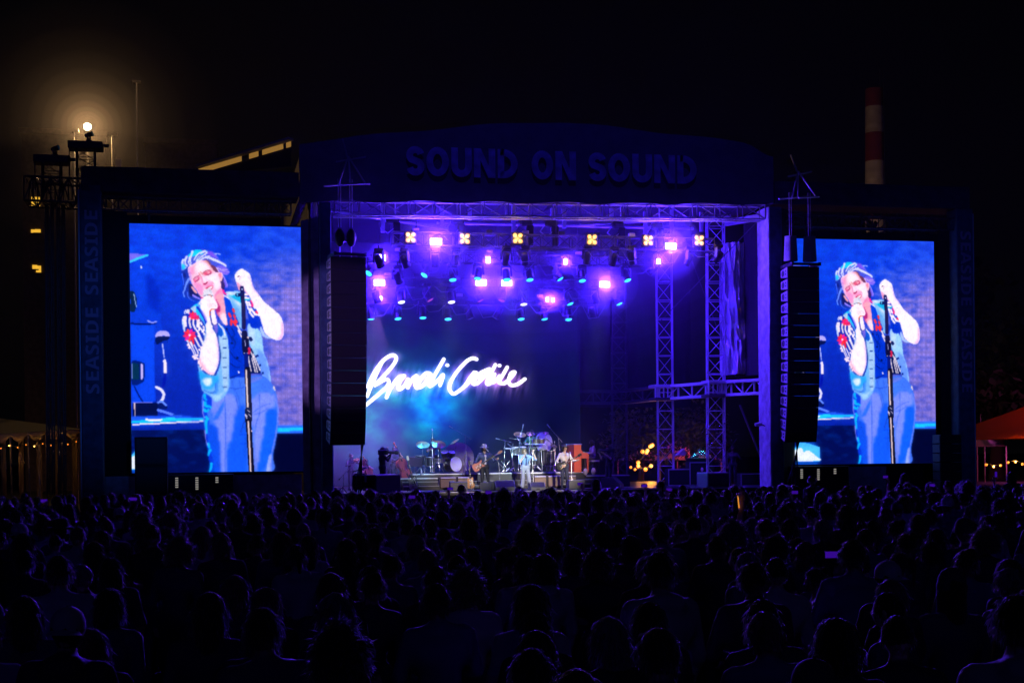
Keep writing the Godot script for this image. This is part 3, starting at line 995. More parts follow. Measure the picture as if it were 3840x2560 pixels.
func body_mesh(j: Dictionary, col: Dictionary, cell := 0.018, wide := 1.0) -> MB:
	var mb := MB.new()
	var top: Color = col.top
	var legs: Color = col.legs
	var skin: Color = col.skin
	var sleeve: float = col.get("sleeve", 1.0)
	var cut: float = col.get("cut", 0.0)
	var p := []
	var shirt: Color = col.get("shirt", top)
	p.append([j.pelvis + Vector3(-0.075, 0, 0), j.pelvis + Vector3(0.075, 0, 0), 0.125 * wide, 0.125 * wide, legs])
	p.append([j.pelvis + Vector3(0, 0.12, 0), j.chest, 0.125 * wide, 0.14 * wide, top])
	p.append([j.chest + Vector3(-0.09, 0.02, 0), j.chest + Vector3(0.09, 0.02, 0), 0.125 * wide, 0.125 * wide, top])
	if shirt != top:
		p.append([j.chest + Vector3(0, 0.06, 0.09), j.pelvis + Vector3(0, 0.1, 0.085), 0.055, 0.05, shirt])
	p.append([j.shR.lerp(j.chest, 0.3), j.shL.lerp(j.chest, 0.3), 0.075, 0.075, top])
	for s in ["L", "R"]:
		p.append([j.neck + Vector3(0, -0.01, -0.005), j["sh" + s].lerp(j.neck, 0.12), 0.062, 0.056, top])
	p.append([j.neck + Vector3(0, -0.03, 0), j.head + Vector3(0, -0.06, 0), 0.056, 0.05, skin])
	if col.has("hood"):
		p.append([j.neck + Vector3(-0.05, -0.02, -0.07), j.neck + Vector3(0.05, -0.02, -0.07), 0.075, 0.075, top])
	for s in ["L", "R"]:
		var e: Vector3 = j["el" + s]
		var sh: Vector3 = j["sh" + s]
		var ha: Vector3 = j["ha" + s]
		p.append([sh, e, 0.062 * wide, 0.048 * wide, top if sleeve > 0.3 else skin])
		if sleeve > 0.3 and sleeve < 0.9:
			p.append([sh.lerp(e, 0.75), e, 0.045, 0.046, skin])
		p.append([e, ha, 0.045, 0.03, top if sleeve >= 0.9 else skin])
		var kn: Vector3 = j["kn" + s]
		var an: Vector3 = j["an" + s]
		p.append([j["hi" + s], kn, 0.095 * wide, 0.066, legs])
		p.append([kn, an, 0.062 + cut * 0.02, 0.044 + cut * 0.05, legs])
		p.append([an + Vector3(0, -0.035, -0.03), an + j.toe, 0.042, 0.034, col.get("shoes", Color(0.02, 0.02, 0.02))])
	flesh(mb, p, cell)
	head_on(mb, Transform3D(j.turn, j.head), skin, col.get("lips", Color(0.3, 0.08, 0.07)), col.get("beard", Color(0, 0, 0, 0)))
	for s in ["L", "R"]:
		var dir: Vector3 = j["ha" + s] - j["el" + s]
		hand_on(mb, j["ha" + s], j.get("dir" + s, dir), j.get("palm" + s, j.palm), 1.0 if s == "L" else -1.0, j.curl, skin)
	return mb

# hair about a head whose skull centre is the origin (facing +z): a thick scalp shell and loose strands
var strands := MB.new()   # the loose strands of the hair built last

func hair_mesh(style: String, seed_no: int) -> MB:
	var mb := MB.new()
	var r := RandomNumberGenerator.new()
	r.seed = seed_no
	var noise := FastNoiseLite.new()
	noise.seed = seed_no
	noise.frequency = 14.0 if style == "curly" else 9.0
	var thick: float = {"short": 0.012, "cropped": 0.005, "bob": 0.022, "long": 0.02, "tail": 0.014, "bun": 0.014, "curly": 0.055, "shag": 0.026}[style]
	var drop: float = {"short": 0.085, "cropped": 0.08, "bob": 0.15, "long": 0.34, "tail": 0.06, "bun": 0.06, "curly": 0.11, "shag": 0.13}[style]
	var rows := []
	var w := 30
	var m := 18
	for j in m + 1:
		var row := PackedVector3Array()
		for i in w:
			var ph := TAU * i / w
			var front := maxf(0.0, cos(ph))
			var side := absf(sin(ph))
			var fall := lerpf(drop, -0.045, smoothstep(0.35, 0.8, front)) 
			if style in ["long", "bob", "shag"]:
				fall = lerpf(fall, drop * 0.9, smoothstep(0.5, 0.95, side) * (1.0 - smoothstep(0.55, 0.8, front)))
			var s := float(j) / m
			var th := minf(s * 2.2, 1.0) * PI * 0.5
			var e := Vector3(sin(th) * sin(ph), cos(th), sin(th) * cos(ph))
			var q: Vector3 = e * (Vector3(0.078, 0.113, 0.1) + Vector3.ONE * thick)
			if s * 2.2 > 1.0:
				var u := (s * 2.2 - 1.0) / 1.2
				if fall > 0:
					q.y -= fall * u
					var taper := 1.0 + (0.1 if style in ["long", "bob"] else -0.15) * u - (0.25 * u * u if style in ["long"] else 0.0) - (0.3 * u if style in ["short", "cropped", "tail", "bun"] else 0.0)
					q.x *= taper
					q.z = q.z * taper - (0.015 * u if style == "long" else 0.0)
				else:
					q = e * (Vector3(0.076, 0.113, 0.095)) * (1.0 - 0.2 * u)
			elif fall < 0 and e.z > 0.55 and e.y < 0.55:
				q = e * Vector3(0.07, 0.105, 0.088)
			var nn := noise.get_noise_3d(q.x * 3.0, q.y * (1.0 if style == "long" else 3.0), q.z * 3.0)
			q += Vector3(e.x, e.y * 0.5, e.z) * nn * (0.03 if style == "curly" else 0.012)
			row.append(q)
		rows.append(row)
	rows.reverse()
	mb.sheet(rows, true)
	if style == "bun":
		mb.ball(Vector3(0, 0.1, -0.1), Vector3(0.048, 0.045, 0.045), 12)
	if style == "tail":
		mb.path([Vector3(0, 0.05, -0.1), Vector3(0, 0.04, -0.15), Vector3(0.01, -0.06, -0.165), Vector3(0, -0.19, -0.145)], 0.034, 8, 0.012)
	strands = MB.new()
	# loose strands standing off the shell
	var count: int = {"short": 420, "cropped": 240, "bob": 520, "long": 560, "tail": 380, "bun": 420, "curly": 900, "shag": 560}[style]
	for k in count:
		var j := r.randi_range(3, m)
		var row: PackedVector3Array = rows[j]
		var i := r.randi_range(0, w - 1)
		var q: Vector3 = row[i].lerp(row[(i + 1) % w], r.randf())
		if q.z > 0.08 and q.y < 0.06:
			continue
		var out := Vector3(q.x, q.y * 0.6, q.z).normalized()
		var flow := (Vector3.DOWN + out * (0.55 if style == "curly" else 0.2) + Vector3(r.randf() - 0.5, r.randf() - 0.4, r.randf() - 0.5) * (1.6 if style == "curly" else 0.7)).normalized()
		var l := r.randf_range(0.03, 0.075) * (0.5 if style == "cropped" else 1.4 if style == "long" else 1.0)
		var a := q + out * 0.002
		var b := a + (flow + out * 0.5).normalized() * l * 0.5
		var c := b + flow * l * 0.5
		var sd := flow.cross(out).normalized() * r.randf_range(0.0012, 0.0026)
		strands.face([a - sd, b - sd * 0.8, c, b + sd * 0.8, a + sd])
	return mb

func cap_mesh(backwards: bool) -> MB:
	var mb := MB.new()
	var rows := []
	for j in 8:
		var th := PI * 0.5 * j / 7.0
		var row := PackedVector3Array()
		for i in 24:
			row.append(Vector3(sin(th) * sin(TAU * i / 24) * 0.092, 0.035 + cos(th) * 0.098, sin(th) * cos(TAU * i / 24) * 0.112))
		rows.append(row)
	var low := PackedVector3Array()
	for i in 24:
		low.append(Vector3(sin(TAU * i / 24) * 0.09, 0.01, cos(TAU * i / 24) * 0.11))
	rows.append(low)
	rows.reverse()
	mb.sheet(rows, true)
	mb.ball(Vector3(0, 0.135, 0), Vector3(0.01, 0.006, 0.01), 8)
	var brim := []
	for j in 5:
		var row := PackedVector3Array()
		for i in 11:
			var a := lerpf(-1.0, 1.0, i / 10.0)
			var s := -1.0 if backwards else 1.0
			var rr := 0.1 + 0.075 * j / 4.0 * sqrt(maxf(0.0, 1.0 - a * a * 0.8))
			row.append(Vector3(sin(a) * rr * 0.88, 0.022 - 0.012 * a * a - 0.02 * j / 4.0, cos(a) * rr * 1.05 * s))
		brim.append(row)
	mb.sheet(brim, false, not backwards)
	return mb

func beanie_mesh() -> MB:
	var mb := MB.new()
	mb.lathe([[0.099, 0.0], [0.106, 0.005], [0.106, 0.045], [0.1, 0.05], [0.096, 0.09], [0.075, 0.135], [0.035, 0.16], [0.0, 0.165]], Transform3D(Basis(Vector3.RIGHT, Vector3.FORWARD, Vector3.UP), Vector3(0, 0.0, 0)), 20)
	return mb

func hat_mesh() -> MB:
	var mb := MB.new()
	mb.lathe([[0.0, 0.0], [0.1, 0.0], [0.175, -0.008], [0.185, 0.004], [0.17, 0.01], [0.105, 0.012], [0.1, 0.06], [0.092, 0.1], [0.06, 0.122], [0.02, 0.108], [0.0, 0.106]], Transform3D(Basis(Vector3.RIGHT, Vector3.FORWARD, Vector3.UP), Vector3(0, 0.055, 0)), 24)
	return mb

# ---------- setting ----------
func materials() -> void:
	mat("aluminium", 0.5, 0.5, 0.54, 0.42, 0.35)
	mat("grey_steel", 0.16, 0.16, 0.18, 0.45, 0.35)
	mat("dark_steel", 0.05, 0.05, 0.055, 0.5, 0.3)
	mat("black_paint", 0.012, 0.012, 0.014, 0.5)
	mat("black_cloth", 0.01, 0.01, 0.012, 0.9)
	grained(M.black_cloth, 0.03, 0.5, 1.5)
	mat("fascia_cloth", 0.16, 0.16, 0.22, 0.85)
	grained(M.fascia_cloth, 0.02, 0.22, 1.0, 0.86)
	mat("wing_cloth", 0.09, 0.1, 0.12, 0.85)
	grained(M.wing_cloth, 0.02, 0.3, 2.0, 0.65)
	mat("blue_cloth", 0.07, 0.15, 0.22, 0.85)
	grained(M.blue_cloth, 0.02, 0.4, 1.5, 0.7)
	mat("letter_print", 0.62, 0.5, 0.95, 0.85)
	grained(M.letter_print, 0.02, 0.3, 0.5, 0.7)
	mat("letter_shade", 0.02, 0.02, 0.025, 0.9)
	mat("column_print", 0.5, 0.3, 0.45, 0.85)
	mat("grey_cloth", 0.52, 0.52, 0.56, 0.85)
	grained(M.grey_cloth, 0.02, 0.4, 2.0, 0.7)
	mat("silver_foil", 0.75, 0.75, 0.8, 0.3, 0.5)
	mat("deck", 0.03, 0.03, 0.035, 0.35)
	grained(M.deck, 0.05, 0.7, 0.4, 0.6)
	mat("speaker_black", 0.014, 0.014, 0.016, 0.6)
	grained(M.speaker_black, 0.2, 4.0, 0.05, 0.7)
	mat("cabinet_grey", 0.5, 0.47, 0.52, 0.6)
	mat("monitor_grey", 0.14, 0.14, 0.16, 0.55)
	grained(M.monitor_grey, 0.2, 4.0, 0.05, 0.75)
	mat("ground", 0.03, 0.035, 0.022, 0.95)
	grained(M.ground, 0.05, 0.3, 4.0, 0.5)
	mat("tent_white", 0.55, 0.52, 0.5, 0.7)
	M.tent_white.backlight_enabled = true
	M.tent_white.backlight = Color(0.5, 0.4, 0.3)
	mat("drape_dark", 0.09, 0.075, 0.06, 0.4)
	mat("amber_glow_sheet", 0.2, 0.12, 0.04, 0.6)
	M.amber_glow_sheet.emission_enabled = true  # glow put into the panels instead of lamp light falling on them
	M.amber_glow_sheet.emission = lin(1.0, 0.5, 0.1)
	M.amber_glow_sheet.emission_energy_multiplier = 0.28
	mat("tent_orange", 0.5, 0.15, 0.04, 0.7)
	M.tent_orange.backlight_enabled = true
	M.tent_orange.backlight = Color(0.6, 0.2, 0.05)
	mat("wood_pole", 0.25, 0.2, 0.15, 0.7)
	mat("brick", 0.14, 0.11, 0.09, 0.9)
	grained(M.brick, 0.05, 0.15, 2.0, 0.7)
	mat("white_paint", 0.6, 0.58, 0.55, 0.7)
	mat("chimney_white", 0.5, 0.42, 0.34, 0.8)
	grained(M.chimney_white, 0.03, 0.08, 2.0, 0.75)
	mat("chimney_red", 0.2, 0.022, 0.03, 0.8)
	grained(M.chimney_red, 0.03, 0.08, 2.0, 0.75)
	mat("leaf", 0.05, 0.07, 0.03, 0.7)
	mat("bark", 0.06, 0.045, 0.03, 0.9)
	mat("chrome", 0.6, 0.6, 0.62, 0.2, 0.9)
	mat("tan_cloth", 0.32, 0.22, 0.14, 0.8)
	grained(M.tan_cloth, 0.2, 6.0, 0.05, 0.7)
	mat("wood_amber", 0.42, 0.16, 0.03, 0.3)
	mat("wood_red", 0.34, 0.06, 0.03, 0.3)
	mat("wood_orange", 0.85, 0.1, 0.015, 0.4)
	mat("cream", 0.6, 0.5, 0.34, 0.4)
	mat("brass", 0.5, 0.36, 0.16, 0.3, 0.8)
	mat("drum_black", 0.02, 0.02, 0.025, 0.2)
	mat("drum_skin", 0.62, 0.6, 0.6, 0.6)
	mat("gong_cloth", 0.32, 0.25, 0.2, 0.7)
	mat("person", 1, 1, 1, 0.75, 0.0, true)
	mat("hair_dark", 0.02, 0.016, 0.015, 0.62)
	mat("hair_brown", 0.09, 0.05, 0.03, 0.45)
	mat("hair_blond", 0.36, 0.27, 0.15, 0.45)
	mat("hair_grey", 0.3, 0.3, 0.3, 0.5)
	for h in ["hair_dark", "hair_brown", "hair_blond", "hair_grey"]:
		M[h].metallic_specular = 0.25
		grained(M[h], 0.2, 9.0, 0.5, 0.45)
		M[h].rim_enabled = true
		M[h].rim = 0.7
		M[h].rim_tint = 0.3
		M[h].backlight_enabled = true
		M[h].backlight = Color(0.5, 0.5, 0.5)
	mat("hair_fuzz", 0.3, 0.26, 0.24, 0.6)
	M.hair_fuzz.backlight_enabled = true
	M.hair_fuzz.backlight = Color(1, 1, 1)
	mat("felt_grey", 0.25, 0.25, 0.28, 0.85)
	mat("felt_black", 0.02, 0.02, 0.022, 0.85)
	mat("cap_dark", 0.05, 0.05, 0.07, 0.85)
	mat("cap_pale", 0.4, 0.36, 0.4, 0.85)
	mat("cap_red", 0.4, 0.03, 0.02, 0.85)
	glow("strobe_face", 0.6, 0.85, 1.0, 9.0)
	glow("small_strobe_face", 0.6, 0.85, 1.0, 7.0)
	glow("warm_bulb", 1.0, 0.36, 0.08, 2.0)
	glow("cyan_lens", 0.03, 0.6, 1.0, 2.4)
	glow("white_lens", 0.8, 0.9, 1.0, 2.0)
	glow("red_lens", 0.9, 0.1, 0.3, 0.5)
	glow("dark_lens", 0.0, 0.02, 0.06, 0.3)
	glow("festoon_bulb", 1.0, 0.24, 0.02, 1.6)
	glow("flood_lamp", 1.0, 0.8, 0.5, 40.0)
	glow("window_amber", 1.0, 0.52, 0.04, 0.9)
	glow("red_led", 1.0, 0.03, 0.03, 1.0)
	glow("rack_led", 0.8, 0.75, 0.7, 0.35)
	glow("phone_glow", 0.55, 0.25, 1.0, 1.0)
	glow("glow_stick", 1.0, 0.35, 0.04, 0.7)

func wavy(mb: MB, a: Vector3, b: Vector3, h0: float, h1: float, nx: int, ny: int, amp: float, sd: int, back := 0.06, lean := Vector3.BACK) -> void:
	# a hung cloth between a and b (bottom edge) with uneven folds and a thickness
	var f := FastNoiseLite.new()
	f.seed = sd
	f.frequency = 0.35
	for side in 2:
		var rows := []
		for j in ny + 1:
			var row := PackedVector3Array()
			for i in nx + 1:
				var p := a.lerp(b, float(i) / nx)
				p.y += lerpf(h0, h1, float(i) / nx) * j / ny
				p += lean * (f.get_noise_2d(p.x * 2.0 + p.z * 2.0, p.y * 0.5) * amp + sin((p.x + p.z) * 5.0 + f.get_noise_2d(p.y, p.x) * 4.0) * amp * 0.25 - back * side)
				row.append(p)
			rows.append(row)
		mb.sheet(rows, false, side == 1)

func build_ground() -> void:
	var g := MB.new()
	g.face([Vector3(-500, 0, 300), Vector3(500, 0, 300), Vector3(500, 0, -500), Vector3(-500, 0, -500)])
	struct("ground", g, M.ground)

func build_stage() -> void:
	# deck, skirt, roof
	var t := thing("stage_platform", "black concert stage deck with a dark skirt below the band", "stage")
	var mb := MB.new()
	mb.bx(0.3, 0.87, -7, 20.4, 0.16, 14.0, 0.03)
	obj("deck", mb, M.deck, t)
	mb = MB.new()
	mb.bx(0.3, 0.395, -0.15, 20.3, 0.79, 0.05)
	obj("skirt", mb, M.black_cloth, t)
	mb = MB.new()
	mb.bx(0.3, 0.935, 0.02, 20.4, 0.03, 0.04)
	obj("edge_rail", mb, M.aluminium, t)
	t = thing("stage_roof", "dark blue arched stage roof with a lettered fascia above the band", "roof")
	mb = MB.new()
	var arch := PackedVector2Array([Vector2(-9.9, 12.95), Vector2(9.75, 12.95)])
	for p in [[9.75, 14.5], [8.5, 14.9], [6.5, 15.3], [4, 15.65], [2, 15.85], [0.4, 15.9], [-2, 15.7], [-5, 15.3], [-8, 14.9], [-9.9, 14.6]]:
		arch.append(Vector2(p[0], p[1]))
	mb.prism(arch, -14.0, 0.1)
	obj("canopy", mb, M.black_cloth, t)
	mb = MB.new()
	var fn := FastNoiseLite.new()
	fn.seed = 4
	fn.frequency = 0.25
	for side in 2:
		var rows := []
		for j in 15:
			var row := PackedVector3Array()
			for i in 61:
				var x := lerpf(-10.0, 9.85, i / 60.0)
				var y0 := lerpf(12.5, 12.9, i / 60.0) + 0.05 * sin(x * 2.1)
				var k := absf(x - 0.4) / 10.2
				var y1 := 16.0 - (1.2 if x < 0.4 else 0.75) * pow(k, 1.3) - (0.4 * smoothstep(8.6, 9.8, x)) - 0.04 * cos(x * 1.3)
				var y := lerpf(y0, y1, j / 14.0)
				var wr := fn.get_noise_2d(x * 1.2 + y * 1.6, y * 0.6 - x * 0.5) * 0.14 + fn.get_noise_2d(x * 5.0 - y * 6.0, y) * 0.03
				row.append(Vector3(x, y, 0.32 + wr * sin(PI * j / 14.0) - side * 0.07))
			rows.append(row)
		mb.sheet(rows, false, side == 1)
	var fa := obj("fascia", mb, M.fascia_cloth, t)
	var spans := [["SOUND", -5.794, -1.161], ["ON", -0.673, 1.279], ["SOUND", 1.721, 6.463]]
	for w in spans:
		var total := 0.0
		for ch in (w[0] as String):
			total += {"S": 0.9, "O": 1.12, "U": 1.02, "N": 1.08, "D": 1.02}[ch]
		var unit: float = (w[2] - w[1]) / total
		var x: float = w[1]
		for ch in (w[0] as String):
			var wide: float = unit * {"S": 0.9, "O": 1.12, "U": 1.02, "N": 1.08, "D": 1.02}[ch]
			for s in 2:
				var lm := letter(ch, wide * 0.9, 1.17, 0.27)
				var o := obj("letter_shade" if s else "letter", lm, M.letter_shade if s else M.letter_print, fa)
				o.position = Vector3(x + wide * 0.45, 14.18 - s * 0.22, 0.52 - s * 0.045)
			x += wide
	# back and side drapes
	mb = MB.new()
	wavy(mb, Vector3(3.2, 4.75, -12.6), Vector3(10.6, 4.75, -12.6), 8.1, 8.1, 60, 6, 0.1, 8)
	tag(obj("backdrop_curtain", mb, M.black_cloth), "black curtain hung behind the scaffold towers right of the video wall", "curtain")
	mb = MB.new()
	wavy(mb, Vector3(-9.6, 0.95, -12.7), Vector3(3.3, 0.95, -12.7), 11.9, 11.9, 80, 6, 0.1, 9)
	tag(obj("rear_curtain", mb, M.black_cloth), "black curtain hung behind the glowing video wall", "curtain")
	mb = MB.new()
	wavy(mb, Vector3(-9.55, 0.95, -12.5), Vector3(-9.55, 0.95, -0.5), 11.9, 11.9, 60, 6, 0.08, 10, 0.06, Vector3.RIGHT)
	tag(obj("side_curtain", mb, M.black_cloth), "black side curtain behind the left loudspeaker array", "curtain")
	# front columns
	mb = MB.new()
	mb.bx(-8.98, 6.75, -0.45, 0.46, 11.6, 0.7, 0.03)
	var col := obj("stage_column", mb, M.blue_cloth)
	tag(col, "dark blue cloth covered column between left screen and loudspeakers", "column")
	col.set_meta("kind", "thing")
	t = thing("stage_column", "right stage column with a bright violet lit inner face", "column")
	t.set_meta("kind", "thing")
	mb = MB.new()
	mb.bx(9.98, 6.65, -0.45, 0.56, 12.3, 1.3, 0.02)
	obj("core", mb, M.blue_cloth, t)
	mb = MB.new()
	wavy(mb, Vector3(9.66, 0.6, -1.1), Vector3(9.66, 0.6, 0.18), 12.2, 12.2, 14, 30, 0.025, 21, 0.03, Vector3.LEFT)
	obj("cloth_cover", mb, M.grey_cloth, t)
	mb = MB.new()
	wavy(mb, Vector3(10.28, 0.6, 0.0), Vector3(11.0, 0.6, -0.6), 12.2, 12.2, 12, 6, 0.05, 22)
	tag(obj("masking_curtain", mb, M.black_cloth), "narrow black curtain between the right column and right screen", "curtain")
	# left cloth strip beside the left screen
	mb = MB.new()
	wavy(mb, Vector3(-9.9, 0.4, -0.85), Vector3(-9.2, 0.4, -0.8), 11.5, 11.7, 14, 12, 0.06, 23)
	tag(obj("masking_curtain", mb, M.grey_cloth), "crumpled violet lit cloth strip right of the left screen", "curtain")

# a heavy letter made of thick strokes, centred on the origin
func letter(ch: String, w: float, h: float, k: float) -> MB:
	var mb := MB.new()
	var x := w / 2 - k / 2
	var y := h / 2 - k / 2
	var runs := []
	var arc := func(cx: float, cy: float, rx: float, ry: float, a0: float, a1: float) -> PackedVector2Array:
		var p := PackedVector2Array()
		for i in 15:
			var a := lerpf(a0, a1, i / 14.0)
			p.append(Vector2(cx + cos(a) * rx, cy + sin(a) * ry))
		return p
	match ch:
		"O":
			runs = [arc.call(0.0, 0.0, x, y, 0.0, PI), arc.call(0.0, 0.0, x, y, PI, TAU)]
		"S":
			var p: PackedVector2Array = arc.call(0.0, y / 2, x, y / 2, 0.25, PI * 1.25)
			p.append_array(arc.call(0.0, -y / 2, x, y / 2, PI * 0.3, -PI + 0.25))
			runs = [p]
		"U":
			var p := PackedVector2Array([Vector2(-x, h / 2)])
			p.append_array(arc.call(0.0, -y + x, x, x, PI, TAU))
			p.append(Vector2(x, h / 2))
			runs = [p]
		"D":
			var p := PackedVector2Array([Vector2(-x + k / 2, y)])
			p.append_array(arc.call(x - y, 0.0, y, y, PI / 2, -PI / 2))
			p.append(Vector2(-x + k / 2, -y))
			runs = [PackedVector2Array([Vector2(-x, -h / 2), Vector2(-x, h / 2)]), p]
		"N":
			mb.prism(PackedVector2Array([Vector2(-w / 2, -h / 2), Vector2(-w / 2, h / 2), Vector2(-w / 2 + k * 1.05, h / 2), Vector2(w / 2 - k, -h / 2 + k * 1.75), Vector2(w / 2 - k, h / 2), Vector2(w / 2, h / 2), Vector2(w / 2, -h / 2), Vector2(w / 2 - k * 1.05, -h / 2), Vector2(-w / 2 + k, h / 2 - k * 1.75), Vector2(-w / 2 + k, -h / 2)]), -0.015, 0.015)
	for r in runs:
		for q in Geometry2D.offset_polyline(r, k / 2, Geometry2D.JOIN_MITER, Geometry2D.END_BUTT):
			mb.prism(q, -0.015, 0.015)
	return mb

func build_led_wall() -> void:
	var t := thing("video_wall", "wide video wall at the rear showing a glowing white handwritten name", "video wall")
	var mb := MB.new()
	mb.bx(-2.83, 5.8, -9.26, 13.22, 9.54, 0.4)
	obj("frame", mb, M.black_paint, t)
	var q := QuadMesh.new()
	q.size = Vector2(13.16, 9.48)
	var m := mat("wall_screen", 0.01, 0.01, 0.01, 0.5)
	m.emission_enabled = true
	m.emission = Color.BLACK
	m.emission_texture = name_picture()
	m.emission_energy_multiplier = 1.7
	m.roughness = 0.95
	m.metallic_specular = 0.05
	obj("screen", q, m, t).position = Vector3(-2.83, 5.8, -9.05)

func name_picture() -> ImageTexture:
	# 1000 x 640 picture units for the wall's part in view, laid into a 1045 x 752 image
	var W := 1045
	var H := 752
	var im := Image.create_empty(W, H, false, Image.FORMAT_RGBA8)
	var f := FastNoiseLite.new()
	f.seed = 11
	f.frequency = 0.006
	var ox := 51.0
	var oy := 60.0
	for y in H:
		for x in W:
			var px := x - ox
			var py := y - oy
			var n := f.get_noise_2d(px, py * 1.3)
			var b := 0.13 + 0.05 * n
			var g := 0.02
			var r := 0.0
			var c1 := exp(-pow((px - 440) / 150.0, 2) - pow((py - 390) / 170.0, 2))  # painted blue glows stand in for haze lit by the beams
			var c2 := exp(-pow((px - 190) / 150.0, 2) - pow((py - 420) / 220.0, 2))
			var c3 := exp(-pow((px - 430) / 60.0, 2) - pow((py - 400) / 70.0, 2))
			b *= 1.0 - 0.55 * clampf((px - 620.0) / 350.0, 0, 1)
			b += 0.55 * c1 + 0.4 * c2 + 0.28 * c3 * (1 + n)
			g += 0.3 * c1 + 0.36 * c2 + 0.26 * c3
			r += 0.13 * c2 + 0.03 * c1
			g *= 1.0 + 0.8 * n
			im.set_pixel(x, y, Color(clampf(r, 0, 1), clampf(g, 0, 1), clampf(b, 0, 1)))
	var pen := Image.create_empty(W, H, false, Image.FORMAT_RGBA8)
	pen.fill(Color(1, 0.96, 1, 0))
	var strokes := [[188.6,329.3,216.6,273.5,247.6,233.1,275.5,214.5,292.6,216,294.2,233.1,272.4,264.2,225.9,313.8], [216.6,323.1,253.8,302.9,267.8,309.2,260,329.3,229,357.3,182.4,396.1], [187.1,363.5,210.3,307.6,241.4,242.4,250.7,230], [258.5,368.1,272.4,338.6,292.6,307.6,309.7,292.1,325.2,289], [325.2,290.5,306.6,313.8,305,338.6,325.2,326.2,339.2,301.4,332.9,326.2], [337.6,332.4,353.1,304.5,368.6,289,371.7,295.2,365.5,320,371.7,334], [371.7,334,393.5,326.2,418.3,295.2,424.5,282.8,405.9,279.7,384.2,304.5,374.8,329.3], [474.2,226.9,443.1,279.7,418.3,323.1], [421.4,327.8,449.3,307.6,468,285.9,470.4,292.1,459.3,323.1], [598.3,226.9,582.8,223.2,558,236.2,520.7,276.6,499,313.8,494.3,338.6,508.3,355.7,530,344.8,551.8,326.2,573.5,295.2,589,275], [554.9,326.2,582.8,295.2,592.1,276.6,601.4,285.9,582.8,316.9,604.5,313.8,616.9,285.9], [613.8,276.6,635.6,267.3,648,264.2,629.4,289,604.5,313.8], [669.7,247.1,654.2,276.6,635.6,313.8,648,316.9,666.6,282.8], [663.5,285.9,654.2,313.8,672.8,304.5,685.2,289], [714.7,256.4,697.6,285.9,682.1,312.3,703.8,316.9], [703.8,316.9,728.7,295.2,744.2,275,728.7,279.7,719.4,307.6,728.7,323.1,753.5,320,782.1,300.5]]
	for s in strokes:
		for i in range(0, s.size(), 2):
			s[i] += ox
			s[i + 1] += oy
		line(pen, "fff6ff", 13.5, s)
	for d in [[[486,249.3,488.4,249.3]], [[684,250.2,686.5,250.2]]]:
		line(pen, "fff6ff", 13.0, [d[0][0] + ox, d[0][1] + oy, d[0][2] + ox, d[0][3] + oy])
	var near := blurred(pen, 6)
	var mid := blurred(pen, 24)
	var far := blurred(pen, 64)
	# streaks rising and falling from the strokes
	var col := PackedFloat32Array()
	col.resize(W)
	var sh := FastNoiseLite.new()
	sh.seed = 3
	sh.frequency = 0.035
	for y in H:
		for x in W:
			var a := pen.get_pixel(x, y).a
			var n1 := near.get_pixel(x, y).a
			var n2 := mid.get_pixel(x, y).a
			var n3 := far.get_pixel(x, y).a
			var ray := clampf(sh.get_noise_2d(x + y * 0.25, y * 0.15) * 1.2 + 0.7, 0, 1.5)
			var k := n1 * 0.6 + n2 * 0.95 + n3 * 0.8 * ray
			var c := im.get_pixel(x, y)
			var halo := Color(0.72, 0.5, 0.84)
			c = Color(minf(1, c.r + halo.r * k * 0.66), minf(1, c.g + halo.g * k * 0.6), minf(1, c.b + halo.b * k * 0.6))
			im.set_pixel(x, y, c.lerp(Color(1, 1, 1), a))
	return ImageTexture.create_from_image(im)

func build_screens() -> void:
	var m := mat("side_screen", 0.01, 0.01, 0.01, 0.5)
	m.emission_enabled = true
	m.emission = Color.BLACK
	m.emission_texture = singer_picture()
	m.emission_energy_multiplier = 1.12
	for s in 2:
		var cx := 14.6 if s else -13.23
		var t := thing("side_screen", "tall right video screen showing a singer at a microphone stand, half behind the loudspeakers" if s else "tall left video screen showing a singer holding a microphone and a stand", "video screen", Vector3(cx, 6.77, -1.0), 0, "side screens of the stage")
		var mb := MB.new()
		mb.bx(0, 0, -0.2, 6.85, 9.95, 0.3, 0.02)
		obj("frame", mb, M.black_paint, t)
		var q := QuadMesh.new()
		q.size = Vector2(6.68, 9.8)
		obj("screen", q, m, t).position.z = 0.0
		for k in [-2.6, 2.6]:
			mb = MB.new()
			mb.bx(k, 5.4, -0.25, 0.08, 0.9, 0.08)
			obj("hanger", mb, M.dark_steel, t)

func seaside(root: Node3D, x: float, z: float, ys: Array, turn: float) -> void:
	var font := SystemFont.new()
	font.font_names = PackedStringArray(["Droid Sans"])
	font.font_weight = 700
	for y in ys:
		var l := lettering("SEASIDE", y[1] - y[0], 0.5, 0.02, font)
		var o := obj("lettering", l[0], M.column_print, root)
		var b := Basis(Vector3.FORWARD * -1, turn)
		o.transform = Transform3D(b * Basis.from_scale(l[1]), Vector3(x, (y[0] + y[1]) / 2, z) - b * (l[2] * l[1]))

